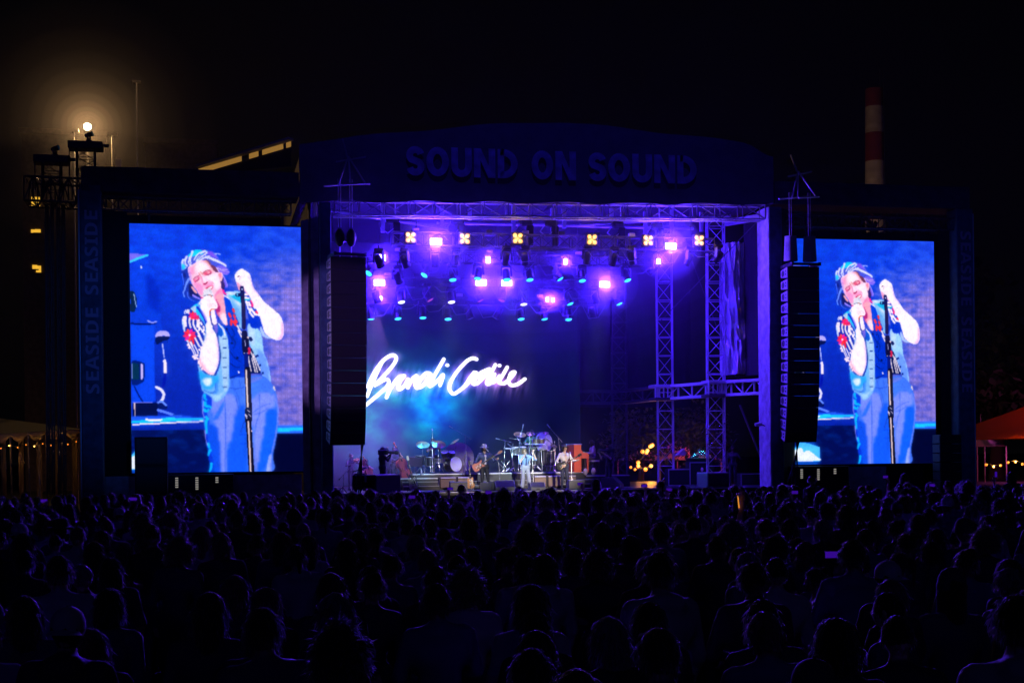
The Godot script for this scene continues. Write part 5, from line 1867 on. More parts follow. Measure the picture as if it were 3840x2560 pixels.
	# moving heads: [lens place, aim, lens kind]
	var heads := [
		[Vector3(-6.662, 10.144, -1), Vector3(0.5, -1, -0.6), 0], [Vector3(-5.591, 10.162, -1), Vector3(0.6, -1, -0.5), 0], [Vector3(-4.421, 10.182, -1), Vector3(0.1, -1, -0.3), 0], [Vector3(-3.587, 10.268, -1), Vector3(0.0, -1, -0.2), 0], [Vector3(-1.499, 10.304, -1), Vector3(-0.1, -1, -0.4), 0], [Vector3(-0.648, 10.355, -1), Vector3(0.2, -1, -0.7), 0], [Vector3(1.993, 10.401, -1), Vector3(-0.1, -1, -0.3), 0], [Vector3(3.093, 10.383, -1), Vector3(-0.3, -1, -0.6), 0], [Vector3(4.049, 10.436, -1), Vector3(0.4, -1, -0.2), 0], [Vector3(6.368, 10.44, -1), Vector3(-0.5, -1, -0.4), 0], [Vector3(7.642, 10.611, -1), Vector3(-0.6, -0.8, -0.5), 0],
		[Vector3(-6.958, 10.106, -3), Vector3(-0.55, -0.75, 0.45), 1], [Vector3(-5.637, 9.723, -3), Vector3(0.5, -1, -0.5), 0], [Vector3(-4.594, 10.07, -3), Vector3(-0.55, -0.8, 0.35), 1], [Vector3(-3.361, 9.886, -3), Vector3(0.02, -1, 0.4), 1], [Vector3(-2.285, 9.958, -3), Vector3(-0.2, -1, 0.35), 1], [Vector3(-1.012, 9.921, -3), Vector3(0.0, -1, 0.45), 1], [Vector3(0.003, 9.936, -3), Vector3(0.05, -1, 0.4), 1], [Vector3(1.356, 9.994, -3), Vector3(0.5, -0.9, 0.3), 1], [Vector3(2.348, 9.934, -3), Vector3(0.05, -1, 0.4), 1], [Vector3(4.394, 9.983, -3), Vector3(0.25, -1, 0.45), 1], [Vector3(5.351, 10.303, -3), Vector3(-0.7, -0.7, -0.4), 0],
		[Vector3(-6.333, 9.098, -5), Vector3(0.35, -1, -0.1), 0], [Vector3(-5.304, 9.129, -5), Vector3(0.1, -1, 0.4), 2], [Vector3(-4.035, 9.239, -5), Vector3(0.5, -0.9, 0.2), 3], [Vector3(-3.088, 9.155, -5), Vector3(0.05, -1, 0.4), 2], [Vector3(-1.781, 9.248, -5), Vector3(0.4, -0.9, 0.2), 3], [Vector3(-0.838, 9.259, -5), Vector3(-0.3, -0.9, 0.2), 3], [Vector3(0.168, 9.097, -5), Vector3(0.05, -1, 0.3), 2], [Vector3(2.305, 9.141, -5), Vector3(0.3, -1, 0.3), 1], [Vector3(3.517, 9.213, -5), Vector3(0.3, -1, -0.3), 3], [Vector3(4.595, 9.167, -5), Vector3(0.35, -1, 0.3), 1],
		[Vector3(-6.421, 8.565, -7), Vector3(0.0, -1, 0.12), 1], [Vector3(-5.202, 8.596, -7), Vector3(0.1, -1, 0.35), 1], [Vector3(-4.073, 8.646, -7), Vector3(0.0, -1, 0.3), 1], [Vector3(-2.917, 8.598, -7), Vector3(0.0, -1, 0.35), 1], [Vector3(-1.872, 8.647, -7), Vector3(0.3, -0.9, 0.1), 0], [Vector3(-0.74, 8.678, -7), Vector3(-0.5, -0.8, -0.1), 0], [Vector3(0.483, 8.63, -7), Vector3(0.05, -1, 0.35), 1], [Vector3(1.591, 8.64, -7), Vector3(0.15, -1, 0.25), 1], [Vector3(2.728, 8.63, -7), Vector3(0.0, -1, 0.35), 1], [Vector3(3.896, 8.722, -7), Vector3(0.2, -1, -0.3), 0]]
	var words := ["dark", "cyan lit", "bright white", "dull red"]
	var rows := {}
	for q in heads:
		var aim: Vector3 = (q[1] as Vector3).normalized()
		var lens_at: Vector3 = q[0]
		var row := "top" if lens_at.z > -2 else "second" if lens_at.z > -4 else "third" if lens_at.z > -6 else "lowest"
		rows[row] = rows.get(row, 0) + 1
		var ord: String = ["leftmost", "second", "third", "fourth", "fifth", "sixth", "seventh", "eighth", "ninth", "tenth", "eleventh"][rows[row] - 1]
		var at := lens_at - aim * 0.27 + Vector3(0, 0.52, 0)
		var t := moving_head("%s moving head stage light, %s from the left in the %s row" % [words[q[2]], ord, row], at, aim, [M.dark_lens, M.cyan_lens, M.white_lens, M.red_lens][q[2]])
		if q[2] in [1, 2]:
			var e := (1600.0 if rows[row] < 3 else 420.0) if row == "lowest" else 110.0
			spot(Vector3(0, -0.52, 0) + aim * 0.32, Vector3(0, -0.52, 0) + aim * 3.0, 3.0 if row == "lowest" else 6.0, 0.02 if q[2] == 1 else 0.1, 0.42, 1.0, e * 0.4, t)
		if row == "third" and rows[row] == 1:  # violet beam added from this dark head to brighten the left smoke
			spot(Vector3(0, -0.52, 0) + aim * 0.32, Vector3(-7.4, 1.6, -4.6) - at, 24.0, 0.45, 0.2, 1.0, 170.0, t)
		if row == "top" and rows[row] in [3, 5, 6, 8]:
			var target: Vector3 = {3: Vector3(-2.6, 1.9, -1.5), 5: Vector3(-0.7, 1.9, -1.2), 6: Vector3(0.3, 2.3, -5.5), 8: Vector3(1.4, 1.9, -1.4)}[rows[row]]
			spot(Vector3(0, -0.52, 0) + (target - at).normalized() * 0.32, target - at, 7.0, 0.85, 0.8, 1.0, 70.0, t)

func build_follow_spots() -> void:
	# unseen follow spots behind the photographer, plus blue washes added to brighten the facade
	var t := thing("follow_spot_tower", "follow spot tower behind the photographer with added blue facade washes", "lighting tower", Vector3(-6, 0, 66))
	truss(t, Vector3(0, 0, 0), Vector3(0, 8.6, 0), Vector3.RIGHT, 0.6, 0.6, 8, 0.03, M.dark_steel)
	for q in [[-1.2, Vector3(-0.7, 1.9, -1.2), 1.0, 1.0, 0.93, 0.9, 5600.0], [0.0, Vector3(-2.45, 1.95, -0.9), 0.85, 0.9, 0.93, 1.0, 3800.0], [1.2, Vector3(0.95, 1.95, -1.0), 0.8, 1.0, 0.9, 0.8, 3600.0], [0.6, Vector3(2.0, 2.2, -5.2), 1.0, 1.0, 0.8, 0.75, 3200.0], [-0.6, Vector3(-4.9, 2.4, -5.8), 1.1, 0.6, 0.85, 1.0, 4200.0], [-1.8, Vector3(-0.3, 2.6, -6.0), 1.1, 0.45, 0.95, 0.95, 5200.0], [-3.2, Vector3(-3.4, 1.3, -3.2), 1.0, 1.0, 0.8, 0.75, 2600.0], [2.0, Vector3(0.6, 1.3, -3.2), 1.0, 1.0, 0.8, 0.75, 2600.0], [-2.4, Vector3(0, 17.0, 0), 9.5, 0.015, 0.02, 1.0, 270.0], [2.4, Vector3(-16.4, 7.0, 0), 4.4, 0.02, 0.16, 1.0, 560.0], [3.4, Vector3(17.8, 7.5, 0), 5.5, 0.02, 0.1, 1.0, 230.0]]:
		var p := Vector3(q[0], 9.0, 0)
		var aim: Vector3 = (q[1] - t.position - p).normalized()
		var mb := MB.new()
		mb.lathe([[0.0, -0.5], [0.16, -0.5], [0.18, 0.2], [0.2, 0.4], [0.18, 0.41]], Transform3D(MB.along(aim), p), 16)
		var can := obj("spot_can", mb, M.black_paint, t)
		mb = MB.new()
		mb.lathe([[0.17, 0.38], [0.08, 0.4], [0.0, 0.4]], Transform3D(MB.along(aim), p), 16)
		obj("lens", mb, M.white_lens, can)
		spot(p + aim * 0.5, p + aim * 5.0, q[2] * 1.25, q[3], q[4], q[5], q[6], t).spot_angle_attenuation = 1.0

func build_added_lights() -> void:  # unseen lamps added to brighten the left array and the chimney
	var t := thing("added_side_light", "violet spotlight on an added mast outside the left of the view", "lighting tower", Vector3(-21, 0, 24))
	var mb := MB.new()
	mb.tube(Vector3.ZERO, Vector3(0, 8.8, 0), 0.12)
	obj("mast", mb, M.dark_steel, t)
	var p := Vector3(0, 9, 0)
	var aim := (Vector3(-8.6, 7.2, 0.8) - t.position - p).normalized()
	mb = MB.new()
	mb.lathe([[0.0, -0.4], [0.16, -0.4], [0.2, 0.3], [0.18, 0.31]], Transform3D(MB.along(aim), p), 16)
	var can := obj("spot_can", mb, M.black_paint, t)
	mb = MB.new()
	mb.lathe([[0.17, 0.28], [0.08, 0.3], [0.0, 0.3]], Transform3D(MB.along(aim), p), 16)
	obj("lens", mb, M.small_strobe_face, can)
	spot(p + aim * 0.45, p + aim * 5.0, 7.0, 0.42, 0.2, 1.0, 300.0, t)
	# flood light added to brighten the chimney, hidden behind the right wing
	var c: Node3D = get_node("chimney")
	t = thing("added_flood", "warm flood light added at the foot of the striped chimney", "flood lamp", c.position + Vector3(-16, 0, 14))
	mb = MB.new()
	mb.bx(0, 0.4, 0, 0.9, 0.6, 0.4, 0.05)
	obj("housing", mb, M.black_paint, t)
	mb = MB.new()
	mb.ball(Vector3(0.1, 0.75, 0), Vector3(0.2, 0.12, 0.15), 10)
	obj("lamp_glass", mb, M.warm_bulb, t)
	spot(Vector3(0.3, 1.1, -0.2), Vector3(16, 43, -14), 13.0, 1.0, 0.6, 0.32, 300.0, t)

func _hoist_place(px: float) -> Vector3:
	return Vector3(lerpf(-6.1, 5.3, (px - 935.0) / 525.0), 12.15, -1.6)

# ---------- far background ----------
func festoon(label: String, pts: Array, r: float, e: float) -> void:
	var t := thing("festoon_lights", label, "string lights", Vector3.ZERO, 0, "strings of warm bulbs")
	var mb := MB.new()
	mb.path(pts, 0.012, 5)
	obj("wire", mb, M.black_paint, t)
	for i in pts.size():
		mb = MB.new()
		mb.ball(pts[i] + Vector3(0, -r, 0), Vector3.ONE * r, 10)
		obj("bulb", mb, M.festoon_bulb, t)
		if i % 3 == 1:
			omni(pts[i] + Vector3(0, -r, r * 1.4), 1.0, 0.42, 0.08, e, t, r)

func tree(label: String, at: Vector3, h: float, w: float, sd: int) -> void:
	var t := thing("tree", label, "tree", at, 0, "trees behind the festival")
	var mb := MB.new()
	var r := RandomNumberGenerator.new()
	r.seed = sd
	mb.tube(Vector3.ZERO, Vector3(0.2, h * 0.55, 0), w * 0.05, w * 0.025, 8)
	for k in 5:
		var a := Vector3(r.randf() - 0.5, 0.6, r.randf() - 0.5) * w * 0.5
		mb.tube(Vector3(0, h * (0.3 + 0.06 * k), 0), Vector3(0, h * (0.3 + 0.06 * k), 0) + a, w * 0.022, w * 0.008, 6)
	obj("trunk", mb, M.bark, t)
	mb = MB.new()
	for k in 2600:
		var d := Vector3(r.randfn(), r.randfn() * 0.8, r.randfn()).normalized() * pow(r.randf(), 0.4)
		var lump := 0.8 + 0.3 * sin(d.x * 5 + sd) * cos(d.y * 6) + 0.2 * sin(d.z * 9)
		var p := Vector3(0, h * 0.62, 0) + d * Vector3(w * 0.55, h * 0.4, w * 0.55) * lump
		var a := Vector3(r.randf() - 0.5, r.randf() - 0.5, r.randf() - 0.5).normalized() * w * 0.035
		var b := a.cross(Vector3(r.randf() - 0.5, 1, r.randf() - 0.5)).normalized() * w * 0.022
		mb.face([p - a, p - b, p + a, p + b])
	obj("crown", mb, M.leaf, t)

func marquee(label: String, at: Vector3, w: float, d: float, eave: float, peak: float, turn: float, m: Material) -> Node3D:
	var t := thing("tent", label, "tent", at, turn)
	var mb := MB.new()
	var rows := []
	for j in 9:
		var u := j / 8.0
		var row := PackedVector3Array()
		for q in [[-1, 1], [0, 1], [1, 1], [1, 0], [1, -1], [0, -1], [-1, -1], [-1, 0]]:
			var k := 1.0 - u
			row.append(Vector3(q[0] * w / 2 * k, eave + (peak - eave) * pow(u, 1.35), q[1] * d / 2 * k))
		rows.append(row)
	mb.sheet(rows, true)
	obj("canopy", mb, m, t)
	for q in [[-1, 1], [1, 1], [1, -1], [-1, -1]]:
		mb = MB.new()
		mb.tube(Vector3(q[0] * w * 0.49, 0, q[1] * d * 0.49), Vector3(q[0] * w * 0.49, eave, q[1] * d * 0.49), 0.05)
		obj("pole", mb, M.wood_pole, t)
	mb = MB.new()
	mb.tube(Vector3(0, peak - 0.1, 0), Vector3(0, peak + 0.6, 0), 0.04)
	obj("pole", mb, M.wood_pole, t)
	return t

func build_background() -> void:
	# chimney
	var c: Vector3 = Vector3(73.798, 1.988, -118.944)
	var t := thing("chimney", "tall red and white banded chimney above the right wing", "chimney", Vector3(c.x, 0, c.z))
	var hs := [0.0, 33.0, 37.0, 40.9, 44.7, 48.2, 50.6]
	for k in 6:
		var mb := MB.new()
		var r0: float = 1.75 - 0.012 * hs[k]
		var r1: float = 1.75 - 0.012 * hs[k + 1]
		mb.tube(Vector3(0, hs[k], 0), Vector3(0, hs[k + 1], 0), r0, r1, 28, k == 5)
		obj("band", mb, M.chimney_white if k in [0, 2, 4] else M.chimney_red, t)
	var ld := MB.new()
	for s in [-0.25, 0.25]:
		ld.tube(Vector3(0.7 + s, 0, 1.35), Vector3(0.6 + s, 53, 1.0), 0.05, 0.05, 5)
	obj("ladder", ld, M.dark_steel, t)
	# flood lamp on a mast behind the left wing
	var lp: Vector3 = Vector3(-19.711, 19.934, -21.251)
	t = thing("flood_light", "bright warm flood lamp glowing in the haze above the left wing", "flood lamp", Vector3(lp.x, 0, lp.z))
	var mb := MB.new()
	mb.tube(Vector3.ZERO, Vector3(0, lp.y - 0.4, 0), 0.12, 0.08)
	obj("mast", mb, M.dark_steel, t)
	mb = MB.new()
	mb.bx(0, lp.y, -0.3, 0.3, 0.28, 0.3, 0.04)
	obj("housing", mb, M.black_paint, t)
	mb = MB.new()
	mb.ball(Vector3(0, lp.y, 0.0), Vector3(0.2, 0.2, 0.1), 12)
	obj("lamp_glass", mb, M.flood_lamp, t)
	omni(Vector3(0, lp.y, 0.35), 1.0, 0.55, 0.2, 80.0, t, 0.1)
	# masts
	for q in [[Vector3(-18.369, 17.218, -19.943), Vector3(-18.348, 19.302, -19.939), 0.06, "pale mast standing right of the flood lamp"], [Vector3(-17.633, 19.39, -31.032), Vector3(-17.577, 24.907, -31.02), 0.05, "thin tall mast with a small top plate behind the left wing"], [Vector3(-20.319, 17.239, -20.358), Vector3(-20.296, 19.504, -20.353), 0.05, "thin mast left of the flood lamp"]]:
		var a: Vector3 = q[0]
		var b: Vector3 = q[1]
		t = thing("mast", q[3], "mast", Vector3(a.x, 0, a.z))
		mb = MB.new()
		mb.tube(Vector3.ZERO, Vector3(0, b.y, 0), q[2], q[2] * 0.8)
		obj("pole", mb, M.aluminium, t)
		mb = MB.new()
		mb.bx(0, b.y, 0, 0.5, 0.12, 0.4)
		obj("cap", mb, M.dark_steel, t)
	# big dim buildings behind the left wing
	for q in [[Vector3(-27.049, 26.67, -53.481), Vector3(-21.004, 2.813, -52.196), "dim brown building with lit windows at the far left"], [Vector3(-18.67, 29.204, -67.035), Vector3(-12.723, 2.758, -65.771), "dim dark building behind the left wing"]]:
		var a: Vector3 = q[0]
		var b: Vector3 = q[1]
		t = thing("building", q[2], "building", Vector3((a.x + b.x) / 2, 0, a.z - 6))
		mb = MB.new()
		mb.bx(0, a.y / 2, 0, absf(b.x - a.x), a.y, 10)
		obj("wall", mb, M.brick, t)
		mb = MB.new()
		mb.bx(0, a.y + 0.2, 0, absf(b.x - a.x) + 0.4, 0.4, 10.4)
		obj("parapet", mb, M.brick, t)
	for q in [[Vector3(-26.108, 21.589, -47.147), 0.6, 0.75, "amber lit upper window"], [Vector3(-26.309, 19.408, -47.189), 0.3, 0.25, "small amber window"], [Vector3(-25.982, 19.435, -47.12), 0.4, 0.25, "small amber window"], [Vector3(-26.217, 16.74, -47.17), 0.35, 0.3, "lower amber window"], [Vector3(-25.952, 16.585, -47.113), 0.35, 0.5, "lower amber window"]]:
		var bt: Node3D = get_node("building")
		mb = MB.new()
		mb.bx(0, 0, 0, q[1], q[2], 0.08)
		var w := obj("window", mb, M.window_amber, bt)
		w.position = Vector3(q[0].x - bt.position.x, q[0].y, 5.05)
		mb = MB.new()
		mb.bx(0, -q[2] / 2 - 0.05, 0.05, q[1] + 0.2, 0.08, 0.2)
		obj("sill", mb, M.brick, w)
	t = thing("sign_panel", "pale lit panel standing on the roof beside the masts", "panel", Vector3(-17.953, 17.368, -17.81))
	mb = MB.new()
	mb.bx(0, 0, 0, 0.3, 0.45, 0.08)
	obj("panel", mb, M.white_paint, t)
	# scaffold towers left of the left wing, with light platforms on top
	for q in [[Vector3(-19.78, 1.045, -2.5), Vector3(-19.731, 12.58, -2.5), "left of the two thin scaffold towers outside the left wing"], [Vector3(-19.446, 1.013, -3.5), Vector3(-19.396, 12.762, -3.5), "right of the two thin scaffold towers outside the left wing"]]:
		t = thing("scaffold_tower", q[2], "lattice tower", Vector3.ZERO, 0, "scaffold towers outside the left wing")
		truss(t, q[0], q[1], Vector3(1, 0, 0.3), 0.22, 0.22, 14, 0.03, M.dark_steel)
	t = thing("roof_platform", "dark lattice platform on top of the towers at the far left", "platform")
	truss(t, Vector3(-20.622, 13.131, -2.8), Vector3(-17.607, 13.074, -2.8), Vector3.BACK, 1.6, 0.95, 9, 0.05, M.dark_steel)
	for q in [[116, 360, 398, "further left"], [196, 335, 392, "nearer the flood lamp"]]:
		pass
	for k in 2:
		var p: Vector3 = [Vector3(-19.665, 14.454, -3), Vector3(-18.347, 15.059, -3)][k]
		t = thing("spot_platform", ["lower small light platform at the far left", "higher small light platform under the flood lamp"][k], "platform", p)
		mb = MB.new()
		mb.bx(0, 0, 0, 1.35, 0.3, 0.8, 0.02)
		mb.bx(0.75, 0.05, 0, 0.3, 0.12, 0.12)
		obj("tray", mb, M.dark_steel, t)
		truss(t, Vector3(0, -1.25, 0), Vector3(0, -0.1, 0), Vector3.RIGHT, 0.7, 0.6, 3, 0.03, M.dark_steel)
		mb = MB.new()
		for s in [-0.62, 0.35]:
			mb.tube(Vector3(s, -1.3, 0.3), Vector3(s, 0, 0.3), 0.025)
		obj("leg", mb, M.dark_steel, t)
		var h := moving_head(["dark moving head light standing on the lower platform at the far left", "dark moving head light standing on the higher platform under the flood lamp"][k], p + Vector3(0.12, 0.15, 0), Vector3(-0.9, -0.25, 0.3), M.dark_lens, 0.62)
		h.rotation.z = PI
	# sloping side of the stage roof; its panels glow in place of lamp light
	t = thing("roof_slope", "sloping roof rafter with amber panels given a glow left of the fascia", "roof rafter")
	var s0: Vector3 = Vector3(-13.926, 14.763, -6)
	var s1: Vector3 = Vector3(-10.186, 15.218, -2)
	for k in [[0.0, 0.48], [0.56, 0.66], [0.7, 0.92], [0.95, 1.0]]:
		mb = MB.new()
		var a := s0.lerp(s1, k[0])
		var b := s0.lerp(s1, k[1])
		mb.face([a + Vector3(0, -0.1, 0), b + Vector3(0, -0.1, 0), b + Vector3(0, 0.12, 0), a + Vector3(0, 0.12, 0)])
		obj("glowing_panel", mb, M.amber_glow_sheet, t)
	mb = MB.new()
	mb.box(Transform3D(MB.along(s1 - s0), (s0 + s1) / 2 + Vector3(0, 0.24, -0.1)), Vector3(0.3, 0.1, s0.distance_to(s1)))
	obj("rafter", mb, M.aluminium, t)
	mb = MB.new()
	mb.face([s0 + Vector3(0, -0.15, -0.1), Vector3(s1.x, s0.y - 0.4, s1.z - 0.1), s1 + Vector3(0, -0.15, -0.1)])
	mb.face([s1 + Vector3(0, -0.15, -0.2), Vector3(s1.x, s0.y - 0.4, s1.z - 0.2), s0 + Vector3(0, -0.15, -0.2)])
	obj("gable_cloth", mb, M.black_cloth, t)
	# curtained marquee at the far left
	var a0: Vector3 = Vector3(-24.259, 3.57, -13.016)
	var a1: Vector3 = Vector3(-19.354, 3.82, -11.974)
	t = thing("marquee", "dark marquee with gold lit drapes and scalloped edge at the far left", "tent")
	mb = MB.new()
	var ridge: Vector3 = Vector3(-25.987, 4.837, -21.562)
	mb.sheet([PackedVector3Array([a0, a1]), PackedVector3Array([ridge, Vector3(a1.x - 1, ridge.y - 0.9, ridge.z)])], false, false)
	mb.sheet([PackedVector3Array([a0 + Vector3(0, -0.04, 0), a1 + Vector3(0, -0.04, 0)]), PackedVector3Array([ridge + Vector3(0, -0.04, 0), Vector3(a1.x - 1, ridge.y - 0.94, ridge.z)])], false, true)
	obj("canopy", mb, M.black_cloth, t)
	for k in 6:
		mb = MB.new()
		var p := a0.lerp(a1, k / 6.0)
		var q := a0.lerp(a1, (k + 1) / 6.0)
		wavy(mb, Vector3(p.x + 0.25, 0, p.z - 0.8), Vector3(q.x - 0.3, 0, q.z - 0.8), p.y - 0.25, q.y - 0.25, 16, 16, 0.28, 60 + k)
		obj("drape", mb, M.drape_dark, t)
		mb = MB.new()
		var rows := []
		for j in 4:
			var row := PackedVector3Array()
			for i in 13:
				var u := i / 12.0
				var e := p.lerp(q, u)
				row.append(e + Vector3(0, -(0.12 + 0.32 * sin(PI * u)) * (1.0 - j / 3.0), 0.06 * sin(PI * j / 3.0)))
			rows.append(row)
		mb.sheet(rows)
		obj("scallop", mb, M.drape_dark, t)
		mb = MB.new()
		mb.tube(Vector3(p.x, 0, p.z - 0.3), p, 0.05)
		obj("pole", mb, M.dark_steel, t)
	var bulbs := []
	for k in 13:
		bulbs.append(a0.lerp(a1, (k + 0.4) / 13.0) + Vector3(0, -0.55 - 0.1 * (k % 2), 0.6))
	festoon("string of warm bulbs along the marquee eave at the far left", bulbs, 0.03, 0.45)
	# tents and warm strings at the far right
	var ot: Vector3 = Vector3(34.522, 1.414, -16.879)
	var big := marquee("large orange glowing tent at the far right edge", Vector3(ot.x, 0, ot.z), 13.0, 11.0, 3.0, 5.7, 0.2, M.tent_orange)
	bulbs = []
	for k in 9:
		bulbs.append((Vector3(27.045, 1.676, -12.335) as Vector3).lerp(Vector3(30.096, 1.736, -11.686), k / 8.0) + Vector3(0, -0.12 * sin(k * 1.3), 0))
	festoon("string of warm bulbs under the orange tent at the far right", bulbs, 0.07, 3.0)
	omni(Vector3(0, 2.4, 2.0), 1.0, 0.16, 0.02, 8.0, big, 0.3)
	var pt: Vector3 = Vector3(42.166, 1.816, -38.768)
	var pk := marquee("small pink lit peaked tent beside the orange tent", Vector3(pt.x, 0, pt.z), 2.6, 2.6, 2.6, 4.4, 0.4, M.tent_white)
	omni(Vector3(0, 1.8, 2.4), 0.8, 0.1, 0.6, 5.0, pk, 0.2)
	# what shows through the gap under the curtain, right of the band
	var gt: Vector3 = Vector3(17.411, 2.387, -36.874)
	pk = marquee("pink lit tent seen through the gap behind the middle tower", Vector3(gt.x, 0, gt.z), 5.2, 5.2, 1.9, 4.3, 0.3, M.tent_white)
	omni(Vector3(0, 1.7, 1.0), 1.0, 0.07, 0.3, 9.0, pk, 0.2)
	var dots := [Vector3(13.728, 2.822, -29.478), Vector3(13.864, 2.903, -29.449), Vector3(13.24, 2.496, -29.582), Vector3(13.537, 2.548, -29.519), Vector3(13.482, 2.438, -29.53), Vector3(12.963, 1.81, -29.641), Vector3(12.961, 1.59, -29.641), Vector3(13.417, 1.364, -29.544), Vector3(13.756, 1.581, -29.472), Vector3(12.762, 1.371, -29.683), Vector3(12.502, 1.512, -29.739)]
	var fest := thing("festoon_lights", "loose cluster of orange bulbs in the tree behind the stage gap", "string lights", Vector3.ZERO, 0, "strings of warm bulbs")
	mb = MB.new()
	mb.path(dots, 0.015, 5)
	obj("wire", mb, M.black_paint, fest)
	for k in dots.size():
		mb = MB.new()
		mb.ball(dots[k], Vector3.ONE * (0.13 if k < 9 else 0.09), 10)
		obj("bulb", mb, M.festoon_bulb, fest)
		if k in [0, 3, 6, 8]:
			omni(dots[k] + Vector3(0, 0, 0.3), 1.0, 0.35, 0.06, 3.0, fest, 0.1)
	tree("dark tree behind the orange bulb cluster, seen through the stage gap", (Vector3(14.557, 2.41, -34.414) as Vector3) * Vector3(1, 0, 1), 5.5, 5.0, 1)
	tree("dark tree half in front of the pink tent behind the stage", (Vector3(18.303, 2.373, -34.64) as Vector3) * Vector3(1, 0, 1), 5.8, 5.0, 2)
	tree("large dim tree behind the orange tent at the far right", (Vector3(47.092, 2.1, -44.878) as Vector3) * Vector3(1, 0, 1), 12.0, 13.0, 3)
	tree("dim tree at the right edge behind the tents", (Vector3(54.229, 2.037, -49.495) as Vector3) * Vector3(1, 0, 1), 15.0, 13.0, 4)
	tree("dark tree peeping over the beam of the right wing", (Vector3(57.339, 2.075, -81.549) as Vector3) * Vector3(1, 0, 1), 29.5, 20.0, 5)

# ---------- the band ----------
const FLOOR := 0.95
const SKIN := Color(0.5, 0.31, 0.23)

func sit(over := {}) -> Dictionary:
	var j := joints({"pelvis": Vector3(0, 0.55, 0), "chest": Vector3(0, 0.9, 0.03), "neck": Vector3(0, 1.07, 0.03), "head": Vector3(0, 1.24, 0.07), "shL": Vector3(0.19, 1.02, 0.02), "shR": Vector3(-0.19, 1.02, 0.02), "elL": Vector3(0.27, 0.76, 0.1), "elR": Vector3(-0.27, 0.76, 0.1), "haL": Vector3(0.2, 0.72, 0.36), "haR": Vector3(-0.2, 0.72, 0.36), "hiL": Vector3(0.1, 0.53, 0.04), "hiR": Vector3(-0.1, 0.53, 0.04), "knL": Vector3(0.15, 0.54, 0.42), "knR": Vector3(-0.15, 0.54, 0.42), "anL": Vector3(0.15, 0.08, 0.4), "anR": Vector3(-0.15, 0.08, 0.4)})
	j.merge(over, true)
	return j

func performer(label: String, at: Vector3, turn: float, j: Dictionary, col: Dictionary, hair: String, hair_mat: String, hat := "", hat_mat := "", size := 1.0) -> Node3D:
	var t := thing("person", label, "person", at, turn)
	t.scale = Vector3.ONE * size
	obj("body", body_mesh(j, col, 0.02), M.person, t)
	if hair:
		var h := obj("hair", hair_mesh(hair, label.length()), M[hair_mat], t)
		h.transform = Transform3D(j.turn, j.head)
		obj("strands", strands, M[hair_mat], h).set_meta("kind", "stuff")
	if hat:
		obj("hat", hat_mesh() if hat == "hat" else cap_mesh(false) if hat == "cap" else beanie_mesh(), M[hat_mat], t).transform = Transform3D(j.turn, j.head + Vector3(0, 0.005, 0))
	return t

func outline(a: Array, k: float) -> PackedVector2Array:
	var p := flat_points(a, true)
	for i in p.size():
		p[i] *= k
	return p

# solid guitar: body round the origin, neck along +x, face towards +z
func guitar(label: String, t3: Transform3D, body: Material, guard: Material, long: float, horned: bool, category := "guitar") -> Node3D:
	var t := thing("bass_guitar" if long > 0.75 else "electric_guitar", label, category)
	t.transform = t3
	var o: Array = [-0.24, 0.0, -0.22, 0.13, -0.1, 0.165, 0.02, 0.12, 0.1, 0.12, 0.2, 0.15, 0.22, 0.1, 0.15, 0.03, 0.2, -0.06, 0.24, -0.13, 0.18, -0.125, 0.08, -0.11, 0.0, -0.12, -0.1, -0.165, -0.22, -0.13] if horned else [-0.23, 0.0, -0.2, 0.13, -0.1, 0.17, 0.02, 0.115, 0.12, 0.125, 0.18, 0.08, 0.17, 0.03, 0.15, -0.02, 0.19, -0.06, 0.2, -0.12, 0.13, -0.125, 0.02, -0.115, -0.1, -0.17, -0.2, -0.13]
	var mb := MB.new()
	mb.prism(outline(o, 1.05), -0.025, 0.022)
	mb.prism(outline(o, 0.98), 0.022, 0.027)
	obj("body", mb, body, t)
	mb = MB.new()
	mb.bx(0.15 + long / 2, 0, 0.032, long, 0.052, 0.024, 0.006)
	obj("neck", mb, M.hair_brown, t)
	mb = MB.new()
	for k in 8:
		mb.bx(0.2 + long * 0.95 * (1.0 - pow(0.85, k + 1)), 0, 0.0455, 0.012, 0.02, 0.003)
	obj("fret_marks", mb, M.cream, t)
	mb = MB.new()
	mb.prism(PackedVector2Array([Vector2(0.14 + long, -0.025), Vector2(0.14 + long, 0.025), Vector2(0.2 + long, 0.05), Vector2(0.34 + long, 0.04), Vector2(0.35 + long, -0.03), Vector2(0.2 + long, -0.045)]), 0.015, 0.035)
	obj("headstock", mb, body if horned else M.drum_black, t)
	mb = MB.new()
	for k in 4:
		for s in [-1, 1]:
			mb.ball(Vector3(0.2 + long + 0.04 * k, 0.055 * s, 0.025), Vector3(0.012, 0.012, 0.009), 6)
	obj("tuning_pegs", mb, M.chrome, t)
	mb = MB.new()
	for x in [0.09, -0.03]:
		mb.bx(x, 0, 0.033, 0.045, 0.085, 0.014, 0.004)
	mb.bx(-0.11, 0, 0.035, 0.03, 0.09, 0.016, 0.004)
	obj("pickups", mb, M.chrome, t)
	mb = MB.new()
	mb.prism(outline([0.14, -0.04, 0.0, -0.05, -0.12, -0.09, -0.02, -0.105, 0.1, -0.09], 1.0), 0.028, 0.031)
	obj("pick_guard", mb, guard, t)
	mb = MB.new()
	for k in 4:
		mb.ball(Vector3(-0.13 + 0.05 * (k % 2), -0.085 - 0.03 * (k / 2), 0.034), Vector3(0.012, 0.012, 0.01), 8)
	obj("knobs", mb, M.brass, t)
	mb = MB.new()
	for k in 4:
		var y := -0.018 + 0.012 * k
		mb.tube(Vector3(-0.12, y, 0.048), Vector3(0.18 + long, y, 0.048), 0.0015, 0.0015, 4)
	obj("strings", mb, M.chrome, t)
	return t

